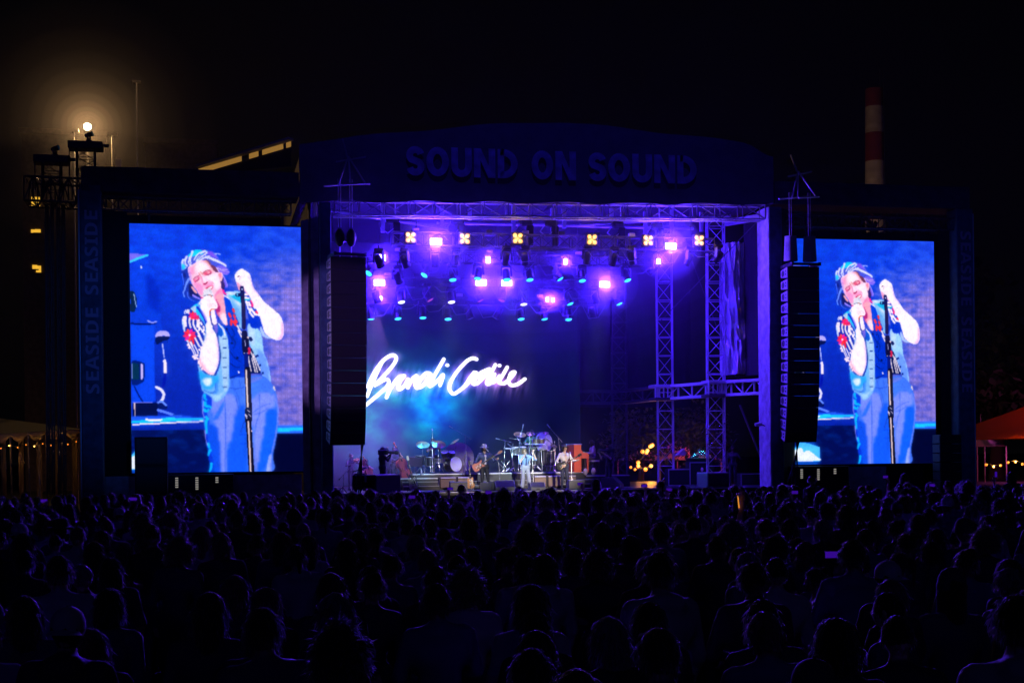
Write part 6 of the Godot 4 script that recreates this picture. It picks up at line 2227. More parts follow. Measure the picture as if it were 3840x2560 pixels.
# violin family: body round the origin, neck along +y, face towards +z; s is the body length
func viol(called: String, label: String, t3: Transform3D, s: float, m: Material) -> void:
	var t := thing(called, label, called.replace("_", " "))
	t.transform = t3
	var o := [0.0, -0.5, 0.2, -0.47, 0.29, -0.33, 0.27, -0.16, 0.17, -0.06, 0.17, 0.08, 0.23, 0.16, 0.23, 0.32, 0.13, 0.45, 0.0, 0.48, -0.13, 0.45, -0.23, 0.32, -0.23, 0.16, -0.17, 0.08, -0.17, -0.06, -0.27, -0.16, -0.29, -0.33, -0.2, -0.47]
	var mb := MB.new()
	mb.prism(outline(o, s * 0.96), -0.08 * s, 0.07 * s)
	mb.prism(outline(o, s), 0.07 * s, 0.09 * s)
	mb.prism(outline(o, s), -0.1 * s, -0.08 * s)
	obj("body", mb, m, t)
	mb = MB.new()
	for k in [-1, 1]:
		mb.path([Vector3(0.12 * k, 0.09, 0.092) * s, Vector3(0.095 * k, 0.03, 0.093) * s, Vector3(0.12 * k, -0.08, 0.093) * s, Vector3(0.1 * k, -0.12, 0.092) * s], 0.008 * s, 5)
	obj("sound_holes", mb, M.drum_black, t)
	mb = MB.new()
	mb.box(Transform3D(Basis(), Vector3(0, 0.68, 0.12) * s), Vector3(0.055, 0.68, 0.04) * s, 0.01 * s)
	mb.box(Transform3D(Basis(), Vector3(0, -0.33, 0.13) * s), Vector3(0.06, 0.24, 0.02) * s)
	obj("fingerboard", mb, M.drum_black, t)
	mb = MB.new()
	mb.tube(Vector3(0, 1.0, 0.08) * s, Vector3(0, 1.18, 0.03) * s, 0.035 * s, 0.025 * s, 8)
	mb.ball(Vector3(0, 1.2, 0.03) * s, Vector3(0.04, 0.05, 0.05) * s, 8)
	obj("scroll", mb, m, t)
	mb = MB.new()
	for k in 4:
		var x := (-0.024 + 0.016 * k) * s
		mb.tube(Vector3(x, -0.3 * s, 0.16 * s), Vector3(x, 1.02 * s, 0.15 * s), 0.0015, 0.0015, 4)
	mb.box(Transform3D(Basis(), Vector3(0, -0.04, 0.12) * s), Vector3(0.12, 0.02, 0.08) * s)
	obj("strings", mb, M.chrome, t)
	if s > 0.5:
		mb = MB.new()
		mb.tube(Vector3(0, -0.48, 0) * s, Vector3(0, -0.48 * s - 0.28, 0.02), 0.008)
		obj("end_pin", mb, M.chrome, t)

func mic_stand(label: String, base: Vector3, top: Vector3, boom_to = null, tripod := false) -> void:
	var t := thing("microphone_stand", label, "microphone stand", base, 0, "microphone stands on stage")
	var q := top - base
	var mb := MB.new()
	if tripod:
		for k in 3:
			mb.tube(Vector3(0, 0.25, 0), Vector3.BACK.rotated(Vector3.UP, TAU * k / 3 + 0.5) * 0.32 + Vector3(0, 0.015, 0), 0.012)
	else:
		mb.lathe([[0.0, 0.0], [0.15, 0.0], [0.15, 0.015], [0.03, 0.035], [0.0, 0.035]], Transform3D(Basis(Vector3.RIGHT, Vector3.FORWARD, Vector3.UP), Vector3.ZERO), 16)
	obj("foot", mb, M.dark_steel, t)
	mb = MB.new()
	mb.tube(Vector3(0, 0.02, 0), q * 0.55, 0.016)
	mb.tube(q * 0.52, q, 0.011)
	mb.tube(q * 0.52, q * 0.57, 0.022)
	obj("pole", mb, M.chrome, t)
	var end := q
	var dir := Vector3(0, 0.3, -1)
	if boom_to != null:
		end = (boom_to as Vector3) - base
		dir = (end - q).normalized()
		mb = MB.new()
		mb.tube(q - dir * 0.25, end, 0.01)
		mb.tube(q - dir * 0.3, q - dir * 0.2, 0.022)
		obj("boom", mb, M.chrome, t)
	mb = MB.new()
	mb.tube(end, end + dir.normalized() * 0.14, 0.014, 0.019)
	mb.ball(end + dir.normalized() * 0.17, Vector3(0.03, 0.03, 0.03), 10)
	obj("microphone", mb, M.cabinet_grey, t)

func cymbal(label: String, base: Vector3, at: Vector3, r: float, tilt: Vector3) -> void:
	var t := thing("cymbal_stand", label, "cymbal", base, 0, "cymbals on stands")
	var q := at - base
	var mb := MB.new()
	mb.tube(Vector3(0, 0.3, 0), Vector3(0, q.y * 0.6, 0), 0.014)
	mb.tube(Vector3(0, q.y * 0.6, 0), q + Vector3(0, 0.04, 0), 0.01)
	for k in 3:
		mb.tube(Vector3(0, 0.35, 0), Vector3.BACK.rotated(Vector3.UP, TAU * k / 3) * 0.3 + Vector3(0, 0.015, 0), 0.011)
	obj("stand", mb, M.chrome, t)
	mb = MB.new()
	mb.lathe([[r, 0.0], [r * 0.7, 0.014], [r * 0.25, 0.026], [r * 0.2, 0.045], [r * 0.05, 0.058], [0.0, 0.058], [0.0, 0.05], [r * 0.2, 0.036], [r * 0.25, 0.02], [r * 0.7, 0.008], [r, -0.003]], Transform3D(MB.along(tilt), q), 28)
	obj("cymbal_plate", mb, M.brass, t)

func drum(root: Node3D, at: Vector3, axis: Vector3, r: float, h: float, shell: Material, skin: Material, called := "drum") -> void:
	var b := MB.along(axis)
	var mb := MB.new()
	mb.lathe([[r, -h / 2], [r, h / 2]], Transform3D(b, at), 24)
	var c := obj(called, mb, shell, root)
	mb = MB.new()
	for e in [-1, 1]:
		mb.lathe([[r + 0.003, e * h / 2 - 0.018], [r + 0.016, e * h / 2 - 0.016], [r + 0.016, e * h / 2 + 0.012], [r + 0.003, e * h / 2 + 0.012]], Transform3D(b, at), 24)
	for k in 8:
		var d := (b.x * cos(TAU * k / 8) + b.y * sin(TAU * k / 8)) * (r + 0.014)
		mb.tube(at + d - b.z * h * 0.42, at + d + b.z * h * 0.42, 0.006, 0.006, 5)
	obj("hoop", mb, M.chrome, c)
	mb = MB.new()
	for e in [-1, 1]:
		mb.lathe([[r, e * (h / 2 - 0.002)], [r * 0.5, e * h / 2], [0.0, e * h / 2]], Transform3D(b, at), 24)
	obj("drum_head", mb, skin, c)

func amp(label: String, at: Vector3, w: float, h: float) -> void:
	var t := thing("guitar_amplifier", label, "amplifier", at, 0, "tan fronted guitar amplifiers")
	var mb := MB.new()
	mb.bx(0, h / 2, -0.16, w, h, 0.3, 0.02)
	obj("cabinet", mb, M.hair_brown, t)
	mb = MB.new()
	mb.bx(0, h * 0.43, 0.0, w - 0.06, h * 0.74, 0.02, 0.006)
	obj("grille_cloth", mb, M.tan_cloth, t)
	mb = MB.new()
	mb.bx(0, h * 0.91, -0.005, w - 0.06, h * 0.1, 0.03, 0.006)
	for k in 7:
		mb.tube(Vector3(-w * 0.35 + k * w * 0.115, h * 0.91, 0.01), Vector3(-w * 0.35 + k * w * 0.115, h * 0.91, 0.035), 0.014, 0.012, 8)
	obj("control_panel", mb, M.cabinet_grey, t)
	mb = MB.new()
	mb.path([Vector3(-0.15, h + 0.0, -0.15), Vector3(-0.1, h + 0.035, -0.15), Vector3(0.1, h + 0.035, -0.15), Vector3(0.15, h, -0.15)], 0.012)
	obj("handle", mb, M.black_paint, t)

func wedge(label: String, at: Vector3, turn: float, w: float, h: float, d: float) -> void:
	var t := thing("stage_monitor", label, "stage monitor", at, turn, "wedge stage monitors")
	var mb := MB.new()
	var p := PackedVector2Array([Vector2(-d / 2, 0), Vector2(d / 2, 0), Vector2(d / 2, h * 0.35), Vector2(d * 0.1, h), Vector2(-d / 2, h * 0.95)])
	mb.prism(p, -w / 2, w / 2, Transform3D(Basis(Vector3(0, 0, 1), Vector3.UP, Vector3.LEFT), Vector3.ZERO))
	obj("cabinet", mb, M.monitor_grey, t)
	mb = MB.new()
	var n := Vector3(0, d * 0.4, h * 0.65).normalized()
	mb.box(Transform3D(Basis(Vector3.RIGHT, n, Vector3.RIGHT.cross(n)), Vector3(0, h * 0.675, d * 0.3) + n * 0.006), Vector3(w - 0.06, 0.012, Vector2(d * 0.4, h * 0.65).length() - 0.04))
	obj("grille", mb, M.speaker_black, t)
	mb = MB.new()
	mb.bx(0, h * 0.17, d / 2 + 0.004, 0.14, 0.05, 0.01, 0.003)
	obj("handle_slot", mb, M.black_paint, t)

func build_band() -> void:
	# risers and steps
	var rt := 1.626
	for q in [[-5.055, 2.842, -4.6, -8.7, rt, "long black drum riser behind the singer"], [2.807, 4.821, -4.4, -7.0, 1.467, "black riser under the orange piano"], [-6.342, -3.967, -3.9, -4.55, 1.46, "low black platform in front of the left drum kit"]]:
		var t := thing("riser", q[5], "riser")
		var mb := MB.new()
		mb.bx((q[0] + q[1]) / 2, (FLOOR + q[4]) / 2, (q[2] + q[3]) / 2, q[1] - q[0], q[4] - FLOOR, q[2] - q[3], 0.01)
		obj("platform", mb, M.black_paint, t)
		mb = MB.new()
		mb.bx((q[0] + q[1]) / 2, q[4] - 0.02, q[2] + 0.012, q[1] - q[0], 0.035, 0.02)
		obj("edge_rail", mb, M.aluminium, t)
	for k in 2:
		var t := thing("step", ["upper", "lower"][k] + " black step with a pale edge in front of the riser", "step", Vector3((-1.209), FLOOR, -3.95 + 0.35 * k))
		var mb := MB.new()
		var hh := 0.36 - 0.18 * k
		mb.bx(0, hh / 2, 0, 8.6, hh, 0.34)
		obj("tread", mb, M.black_paint, t)
		mb = MB.new()
		mb.bx(0, hh - 0.015, 0.175, 8.6, 0.03, 0.012)
		obj("nosing", mb, M.grey_steel, t)
	# amplifiers
	for q in [[1029, 0.72, "left one of the two tan guitar amplifiers beside the sunburst guitar"], [1064, 0.55, "tan guitar amplifier partly hidden by the sunburst guitar"], [1240, 0.56, "left one of the two tan guitar amplifiers right of the singer"], [1273, 0.6, "tan guitar amplifier behind the guitarist in the dark hat"], [1315, 0.36, "small tan guitar amplifier by the orange piano"]]:
		amp(q[2], Vector3(lerpf(-4.171, 2.149, (q[0] - 1000.0) / 330.0), FLOOR + 0.06, -3.2), q[1], 0.5)
	# monitors
	wedge("grey topped stage monitor wedge left of the singer", Vector3(-1.737, FLOOR, -0.5), 0.0, 0.82, 0.42, 0.6)
	wedge("grey stage monitor wedge right of the singer", Vector3(-0.358, FLOOR, -0.5), 0.0, 0.62, 0.34, 0.5)
	wedge("dark stage monitor wedge beside the sunburst guitar", Vector3(-3.629, FLOOR, -0.7), PI, 0.7, 0.4, 0.55)
	wedge("stage monitor wedge turned sideways left of the grey topped wedge", Vector3(-2.357, FLOOR, -0.7), PI * 0.75, 0.5, 0.36, 0.5)
	wedge("stage monitor wedge before the guitarist in the dark hat", Vector3(1.304, FLOOR, -0.6), PI, 0.66, 0.42, 0.6)
	wedge("large blue lit stage monitor wedge turned sideways right of the band", Vector3(2.923, FLOOR, -0.6), 1.1, 0.8, 0.5, 0.8)
	for q in [[880, 1.25, 0.72, "big black subwoofer box with a lit top before the left camera operator", 0.5], [1640, 1.2, 0.62, "blue lit subwoofer box in front of the nearest lattice tower", 0.35]]:
		var t := thing("subwoofer", q[3], "loudspeaker", Vector3(lerpf(-6.728, 7.353, (q[0] - 880.0) / 760.0), FLOOR, -0.6), q[4])
		var mb := MB.new()
		mb.bx(0, q[2] / 2, 0, q[1], q[2], 0.75, 0.03)
		obj("cabinet", mb, M.monitor_grey if q[0] > 1000 else M.speaker_black, t)
		mb = MB.new()
		mb.bx(0, q[2] / 2, 0.38, q[1] - 0.1, q[2] - 0.1, 0.012)
		obj("grille", mb, M.speaker_black, t)
		mb = MB.new()
		mb.bx(0, q[2] + 0.011, 0, q[1] - 0.04, 0.02, 0.7)
		obj("top_mat", mb, M.cabinet_grey, t)
	# singer
	var s := Vector3(-0.686, FLOOR, -1.2)
	performer("singer in a blue waistcoat and pale trousers holding a microphone to the mouth", s, 0.05, joints({"head": Vector3(-0.05, 1.62, 0.06), "turn": Basis.from_euler(Vector3(0.1, -0.25, 0.22)), "elR": Vector3(-0.27, 1.13, 0.12), "haR": Vector3(-0.07, 1.47, 0.2), "elL": Vector3(0.43, 1.27, 0.12), "haL": Vector3(0.29, 1.56, 0.22), "knL": Vector3(0.14, 0.5, 0.06), "anL": Vector3(0.17, 0.08, 0.02), "anR": Vector3(-0.15, 0.08, 0.0), "curl": 1.3, "palm": Vector3(0.4, 0, 1)}), {"top": Color(0.2, 0.34, 0.6), "shirt": Color(0.03, 0.05, 0.2), "legs": Color(0.34, 0.38, 0.5), "skin": Color(0.62, 0.42, 0.34), "sleeve": 0.5, "cut": 0.7}, "shag", "hair_blond")
	var mt := thing("microphone", "silver microphone held at the singer's mouth", "microphone", s + Vector3(-0.06, 1.47, 0.24))
	var mb := MB.new()
	mb.tube(Vector3(0.05, -0.16, 0.05), Vector3(0, 0.03, -0.01), 0.014, 0.02, 10)
	obj("handle", mb, M.chrome, mt)
	mb = MB.new()
	mb.ball(Vector3(0, 0.05, -0.015), Vector3(0.03, 0.034, 0.03), 10)
	obj("grille", mb, M.cabinet_grey, mt)
	mic_stand("tall straight stand gripped by the singer's raised hand", s + Vector3(0.28, 0, 0.24), s + Vector3(0.27, 1.5, 0.24))
	# bassist in the grey hat
	var b := Vector3(-2.483, FLOOR, -0.9)
	performer("bassist in a grey brimmed hat, dark jacket and white shirt", b, 0.1, joints({"elR": Vector3(-0.36, 1.13, 0.02), "haR": Vector3(-0.3, 0.98, 0.24), "elL": Vector3(0.36, 1.13, 0.12), "haL": Vector3(0.4, 1.2, 0.34), "knL": Vector3(0.13, 0.5, 0.04), "anL": Vector3(0.2, 0.08, 0.04), "curl": 1.0, "palm": Vector3(0, 0.2, -1)}), {"top": Color(0.035, 0.05, 0.13), "shirt": Color(0.55, 0.5, 0.5), "legs": Color(0.015, 0.015, 0.02), "skin": SKIN, "beard": Color(0.06, 0.035, 0.025)}, "short", "hair_dark", "hat", "felt_grey", 1.06)
	guitar("dark sunburst bass guitar played by the bassist in the grey hat", Transform3D(Basis(Vector3.BACK, 0.55), b + Vector3(-0.3, 1.03, 0.27)), M.wood_red, M.drum_black, 0.82, true)
	# guitarist in the dark hat
	var g := Vector3(0.949, FLOOR, -1.0)
	performer("guitarist in a dark hat and pale waistcoat singing into a microphone", g, 0.15, joints({"head": Vector3(0.0, 1.63, 0.05), "turn": Basis.from_euler(Vector3(-0.1, 0.3, -0.1)), "elR": Vector3(-0.34, 1.12, 0.0), "haR": Vector3(-0.2, 0.98, 0.26), "elL": Vector3(0.36, 1.14, 0.1), "haL": Vector3(0.4, 1.16, 0.34), "curl": 1.0, "palm": Vector3(0, 0.2, -1)}), {"top": Color(0.42, 0.4, 0.42), "shirt": Color(0.4, 0.28, 0.2), "legs": Color(0.02, 0.025, 0.06), "skin": SKIN}, "short", "hair_dark", "hat", "felt_black", 1.04)
	guitar("black electric guitar played by the guitarist in the dark hat", Transform3D(Basis(Vector3.BACK, 0.5), g + Vector3(-0.16, 1.02, 0.28)), M.drum_black, M.cream, 0.6, false)
	mic_stand("microphone stand before the guitarist in the dark hat", g + Vector3(0.22, 0, 0.45), g + Vector3(0.18, 1.5, 0.4))
	mic_stand("slanted boom microphone stand before the bassist", b + Vector3(0.62, 0, 0.3), b + Vector3(0.55, 1.15, 0.3), b + Vector3(0.12, 1.62, 0.32), true)
	# guitars on stands
	for q in [[Vector3(-3.008, 1.291, -1.3), "sunburst electric guitar upright on its stand left of the bassist", 0.58, false, 1.62], [Vector3(-5.367, 1.284, -1.6), "cream bass guitar leaning on its stand below the left drum kit", 0.82, true, 1.76]]:
		var p: Vector3 = q[0]
		guitar(q[1], Transform3D(Basis(Vector3.BACK, q[4]), p), M.cream if q[3] else M.wood_amber, M.drum_black if q[3] else M.cream, q[2], q[3])
		var t := thing("guitar_stand", "black stand under the " + ("cream bass guitar" if q[3] else "sunburst guitar"), "guitar stand", Vector3(p.x, FLOOR, p.z))
		mb = MB.new()
		for k in 3:
			mb.tube(Vector3(0, 0.3, -0.08), Vector3.BACK.rotated(Vector3.UP, TAU * k / 3) * 0.25, 0.012)
		mb.tube(Vector3(-0.14, 0.06, 0.05), Vector3(0.14, 0.06, 0.05), 0.012)
		mb.tube(Vector3(0, 0.28, -0.08), Vector3(0, 0.75, -0.08), 0.012)
		obj("frame", mb, M.dark_steel, t)
	# left drum kit and drummer
	var d := Vector3(-3.832, rt, -6.2)
	performer("short haired drummer seated behind the left drum kit", d + Vector3(0, 0.22, 0), 0.15, sit({"elL": Vector3(0.33, 0.8, 0.12), "haL": Vector3(0.25, 0.9, 0.4), "haR": Vector3(-0.1, 0.9, 0.42)}), {"top": Color(0.04, 0.04, 0.05), "legs": Color(0.03, 0.03, 0.05), "skin": Color(0.55, 0.36, 0.28), "sleeve": 0.5}, "short", "hair_grey")
	var st := thing("drum_throne", "round drum stool under the left drummer", "stool", d + Vector3(0, 0.22, 0))
	mb = MB.new()
	mb.tube(Vector3(0, -0.22, 0), Vector3(0, 0.4, 0), 0.03)
	mb.tube(Vector3(0, 0.36, 0), Vector3(0, 0.44, 0), 0.19, 0.19, 16)
	obj("seat", mb, M.black_paint, st)
	var kit := thing("drum_kit", "black drum kit of the left drummer with a white bass drum front", "drum kit", Vector3(0, 0, 0))
	drum(kit, Vector3(-3.055, 2.027, -5.3), Vector3(0.55, 0.04, 1), 0.33, 0.46, M.drum_black, M.drum_skin, "bass_drum")
	drum(kit, Vector3(-4.479, 2.216, -5.5), Vector3(0, 1, 0.05), 0.24, 0.42, M.drum_black, M.drum_skin, "floor_tom")
	drum(kit, Vector3(-4.038, 2.153, -5.6), Vector3(0, 1, 0.05), 0.22, 0.4, M.drum_black, M.drum_skin, "floor_tom")
	drum(kit, Vector3(-3.664, 2.187, -5.5), Vector3(0, 1, 0.1), 0.19, 0.16, M.chrome, M.drum_skin, "snare_drum")
	drum(kit, Vector3(-3.384, 2.473, -5.4), Vector3(-0.2, 1, 0.5), 0.17, 0.24, M.drum_black, M.drum_skin, "rack_tom")
	drum(kit, Vector3(-3.075, 2.47, -5.5), Vector3(0.1, 1, 0.5), 0.16, 0.22, M.drum_black, M.drum_skin, "rack_tom")
	mb = MB.new()
	for q in [Vector3(-4.482, 1.966, -5.5), Vector3(-4.04, 1.921, -5.6), Vector3(-3.665, 2.033, -5.5)]:
		for k in 3:
			var o := Vector3.BACK.rotated(Vector3.UP, TAU * k / 3) * 0.24
			mb.tube(q + o, Vector3(q.x + o.x * 1.1, rt, q.z + o.z * 1.1), 0.01)
	obj("leg", mb, M.chrome, kit)
	cymbal("large left cymbal of the left drum kit", Vector3(-4.383, 1.697, -5.4), Vector3(-4.371, 2.906, -5.4), 0.31, Vector3(0, 1, 0.55))
	cymbal("overlapping right cymbal of the left drum kit", Vector3(-3.685, 1.688, -5.4), Vector3(-3.672, 2.919, -5.4), 0.33, Vector3(0.05, 1, 0.6))
	cymbal("steeply tilted cymbal at the right of the left drum kit", Vector3(-2.851, 1.675, -5.6), Vector3(-2.915, 3.03, -5.6), 0.24, Vector3(-0.5, 0.8, 0.1))
	mic_stand("overhead microphone stand rising in front of the left drummer", Vector3(-4.019, 1.658, -5), Vector3(-3.999, 3.53, -5))
	mic_stand("tall boom microphone stand between the left drums and the bassist", Vector3(-2.471, 1.636, -5.2), Vector3(-2.492, 3.292, -5.2), Vector3(-3.055, 3.623, -5.2))
	mb = MB.new()
	mb.tube(Vector3(-2.593, 2.29, -6.6), Vector3(-2.567, 2.289, -6.75), 0.72, 0.72, 32)
	tag(obj("gong_panel", mb, M.gong_cloth), "large round tan panel standing behind the left drum kit", "panel")
	# percussion rig on the right with its standing player
	var pz := Vector3(0.784, rt, -6.4)
	performer("percussionist in a green and white shirt standing behind the right percussion rig", pz + Vector3(0, 0.12, 0), -0.1, joints({"head": Vector3(0.0, 1.62, 0.08), "turn": Basis.from_euler(Vector3(0.35, 0.1, 0)), "elL": Vector3(0.35, 1.25, 0.1), "haL": Vector3(0.28, 1.42, 0.3), "elR": Vector3(-0.34, 1.2, 0.1), "haR": Vector3(-0.12, 1.12, 0.36)}), {"top": Color(0.05, 0.22, 0.1), "shirt": Color(0.5, 0.5, 0.45), "legs": Color(0.3, 0.24, 0.18), "skin": Color(0.42, 0.25, 0.17), "sleeve": 0.5}, "short", "hair_grey", "beanie", "hair_brown")
	kit = thing("percussion_rig", "percussion rig with bongos, congas and a large drum right of the centre", "drum kit")
	drum(kit, Vector3(0.797, 3.017, -5.6), Vector3(0, 1, 0.1), 0.13, 0.2, M.brass, M.drum_skin, "bongo")
	drum(kit, Vector3(1.058, 3.015, -5.6), Vector3(0, 1, 0.1), 0.13, 0.2, M.brass, M.drum_skin, "bongo")
	drum(kit, Vector3(1.292, 2.964, -6.6), Vector3(0.3, 0.05, 1), 0.46, 0.4, M.drum_black, M.drum_skin, "bass_drum")
	drum(kit, Vector3(-0.149, 2.596, -5.6), Vector3(0, 1, 0.2), 0.17, 0.3, M.chrome, M.drum_skin, "timbale")
	drum(kit, Vector3(0.191, 2.612, -5.6), Vector3(0, 1, 0.2), 0.17, 0.3, M.chrome, M.drum_skin, "timbale")
	for q in [Vector3(0.729, 2.294, -5.6), Vector3(1.155, 2.289, -5.7), Vector3(1.494, 2.246, -5.6)]:
		drum(kit, q, Vector3(0, 1, 0.05), 0.17, 0.66, M.drum_black, M.drum_skin, "conga")
	mb = MB.new()
	var ta: Vector3 = Vector3(0.25, 2.884, -5.4)
	var tb: Vector3 = Vector3(1.151, 2.876, -5.4)
	mb.box(Transform3D(Basis(), (ta + tb) / 2), Vector3(ta.distance_to(tb), 0.05, 0.25), 0.01)
	ta = Vector3(-0.708, 2.698, -5.4)
	tb = Vector3(-0.231, 2.693, -5.4)
	mb.box(Transform3D(Basis(), (ta + tb) / 2), Vector3(ta.distance_to(tb), 0.05, 0.3), 0.01)
	obj("tray", mb, M.cabinet_grey, kit)
	for q in [[Vector3(-0.362, 1.605, -5.4), Vector3(-0.308, 2.928, -5.4)], [Vector3(-0.223, 1.604, -5.4), Vector3(-0.43, 2.695, -5.4)], [Vector3(0.036, 1.6, -5.4), Vector3(-0.027, 3.159, -5.4)], [Vector3(0.413, 1.596, -5.3), Vector3(0.431, 3.271, -5.3)], [Vector3(1.013, 1.588, -5.3), Vector3(0.964, 2.681, -5.3)], [Vector3(1.374, 1.584, -5.3), Vector3(1.424, 2.56, -5.3)], [Vector3(1.664, 1.578, -5.5), Vector3(1.639, 3.029, -5.5)], [Vector3(-0.567, 2.929, -5.3), Vector3(-0.134, 2.575, -5.3)], [Vector3(1.19, 3.148, -5.3), Vector3(1.627, 2.714, -5.3)], [Vector3(-0.464, 3.162, -5.4), Vector3(0.052, 3.08, -5.4)], [Vector3(-0.165, 3.277, -5.4), Vector3(0.11, 2.885, -5.4)], [Vector3(1.43, 1.584, -5.2), Vector3(1.678, 2.284, -5.2)]]:
		mb = MB.new()
		mb.tube(q[0], q[1], 0.017)
		mb.ball((q[0] as Vector3).lerp(q[1], 0.5), Vector3.ONE * 0.032, 8)
		obj("support_tube", mb, M.chrome, kit)
	cymbal("large tilted cymbal at the left of the percussion rig", Vector3(0.102, 1.596, -5.7), Vector3(0.08, 3.318, -5.7), 0.28, Vector3(0, 1, 0.5))
	cymbal("cymbal in front of the percussionist", Vector3(0.588, 1.587, -5.9), Vector3(0.607, 3.356, -5.9), 0.19, Vector3(0, 1, 0.6))
	cymbal("small cymbal at the right of the percussion rig", Vector3(1.292, 1.579, -5.8), Vector3(1.311, 3.389, -5.8), 0.14, Vector3(0, 1, 0.5))
	cymbal("small low cymbal beside the percussion congas", Vector3(1.543, 1.579, -5.5), Vector3(1.596, 2.794, -5.5), 0.16, Vector3(0.2, 1, 0.5))
	mic_stand("overhead microphone stand left above the percussion rig", Vector3(-0.061, 1.6, -5.5), Vector3(0.013, 2.926, -5.5), Vector3(0.159, 3.588, -5.5))
	mic_stand("overhead microphone stand leaning in from the right of the percussion rig", Vector3(1.987, 1.573, -5.5), Vector3(1.802, 3.184, -5.5), Vector3(1.424, 3.618, -5.5))
	mic_stand("low boom microphone stand at the left end of the percussion rig", Vector3(-0.718, 1.609, -5.5), Vector3(-0.643, 3.048, -5.5), Vector3(-0.881, 3.108, -5.5), true)
	for q in [[Vector3(-0.466, 1.786, -4.9), "green lit bottle-like shaker on the riser below the percussion rig", Vector3(0.7, 0.4, 0)], [Vector3(0.762, 1.81, -4.9), "green lit tube on the riser right of the singer", Vector3(0.5, -0.5, 0)], [Vector3(-0.663, 1.769, -4.9), "pale mallet leaning on the riser below the percussion rig", Vector3(0.6, 0.5, 0)]]:
		mb = MB.new()
		mb.tube(q[0] - q[2] * 0.16, q[0] + q[2] * 0.16, 0.035, 0.02, 10)
		tag(obj("shaker", mb, M.cabinet_grey), q[1], "percussion")
	# folding stool and its dark seat left of the rig
	st = thing("folding_stool", "dark folding stool on the riser left of the percussion rig", "stool", Vector3(-0.762, 1.654, -5))
	st.position.y = rt
	mb = MB.new()
	mb.bx(0, 0.55, 0, 0.42, 0.05, 0.32, 0.01)
	obj("seat", mb, M.black_cloth, st)
	mb = MB.new()
	for k in [-1, 1]:
		mb.tube(Vector3(-0.2 * k, 0, 0.12), Vector3(0.2 * k, 0.54, 0.12), 0.014)
	obj("leg", mb, M.chrome, st)
	# orange upright piano with its player
	var pp := Vector3(2.597, rt - 0.02, -5.2)
	var pn := thing("upright_piano", "orange upright piano on the riser at the right of the band", "piano", pp)
	mb = MB.new()
	mb.bx(-0.14, 0.62, 0, 0.34, 1.24, 1.3, 0.02)
	obj("case", mb, M.wood_orange, pn)
	mb = MB.new()
	mb.prism(PackedVector2Array([Vector2(0.03, 0.62), Vector2(0.38, 0.62), Vector2(0.38, 0.78), Vector2(0.3, 0.86), Vector2(0.1, 0.9), Vector2(0.03, 1.0)]), -0.66, 0.66)
	obj("key_bed", mb, M.wood_orange, pn)
	mb = MB.new()
	mb.bx(0.29, 0.79, 0, 0.14, 0.02, 1.2)
	obj("keys", mb, M.cream, pn)
	mb = MB.new()
	mb.bx(-0.14, 1.25, 0, 0.4, 0.04, 1.36, 0.01)
	obj("lid", mb, M.cabinet_grey, pn)
	for z in [-0.6, 0.6]:
		mb = MB.new()
		mb.tube(Vector3(0.33, 0, z), Vector3(0.33, 0.62, z), 0.035, 0.05, 10)
		obj("leg", mb, M.wood_orange, pn)
	performer("long haired pianist in a patterned shirt seated at the orange piano", pp + Vector3(0.72, 0.08, 0.1), -PI / 2, sit({"haL": Vector3(0.15, 0.78, 0.42), "haR": Vector3(-0.25, 0.78, 0.42)}), {"top": Color(0.32, 0.2, 0.24), "legs": Color(0.05, 0.03, 0.03), "skin": SKIN, "beard": Color(0.05, 0.03, 0.02)}, "long", "hair_brown")
	st = thing("piano_bench", "wooden piano bench under the long haired pianist", "bench", pp + Vector3(0.74, 0, 0.1))
	mb = MB.new()
	mb.bx(0, 0.5, 0, 0.36, 0.07, 0.75, 0.01)
	obj("seat", mb, M.cream, st)
	for x in [-0.14, 0.14]:
		for z in [-0.3, 0.3]:
			mb = MB.new()
			mb.tube(Vector3(x, 0, z), Vector3(x, 0.48, z), 0.022)
			obj("leg", mb, M.drum_black, st)
	for q in [[Vector3(2.796, 1.632, -4.5), "amber lit cloth bag on the riser by the piano leg"], [Vector3(3.157, 1.647, -4.5), "small amber lit cone on the riser right of the piano"]]:
		mb = MB.new()
		mb.ball(q[0], Vector3(0.1, 0.16, 0.08), 10)
		tag(obj("bag", mb, M.cream), q[1], "bag")
	# strings section at the left
	var v := Vector3(-5.629, FLOOR + 0.12, -5.5)
	performer("bass player in a dark cap behind an upright bass", v, 0.3, joints({"elL": Vector3(0.28, 1.3, 0.2), "haL": Vector3(0.12, 1.42, 0.36), "elR": Vector3(-0.22, 1.15, 0.2), "haR": Vector3(0.1, 1.02, 0.42), "curl": 1.1}), {"top": Color(0.03, 0.04, 0.08), "legs": Color(0.02, 0.025, 0.05), "skin": SKIN, "sleeve": 0.5}, "short", "hair_dark", "cap", "cap_dark")
	viol("upright_bass", "red upright bass leaning back against its player", Transform3D(Basis.from_euler(Vector3(-0.1, 0.45, 0.36)), v + Vector3(0.34, 0.78, 0.45)), 1.0, M.wood_red)
	var ce := Vector3(-7.065, FLOOR, -4.6)
	performer("cellist with long reddish hair seated at the far left of the band", ce, 0.5, sit({"haL": Vector3(0.1, 0.95, 0.36), "elL": Vector3(0.3, 0.92, 0.22), "elR": Vector3(-0.3, 0.82, 0.24), "haR": Vector3(0.05, 0.7, 0.46), "knL": Vector3(0.24, 0.54, 0.36), "knR": Vector3(-0.24, 0.54, 0.36), "anL": Vector3(0.25, 0.08, 0.34), "anR": Vector3(-0.25, 0.08, 0.34)}), {"top": Color(0.06, 0.04, 0.07), "legs": Color(0.04, 0.03, 0.05), "skin": Color(0.6, 0.38, 0.3), "sleeve": 0.0}, "long", "wood_red")
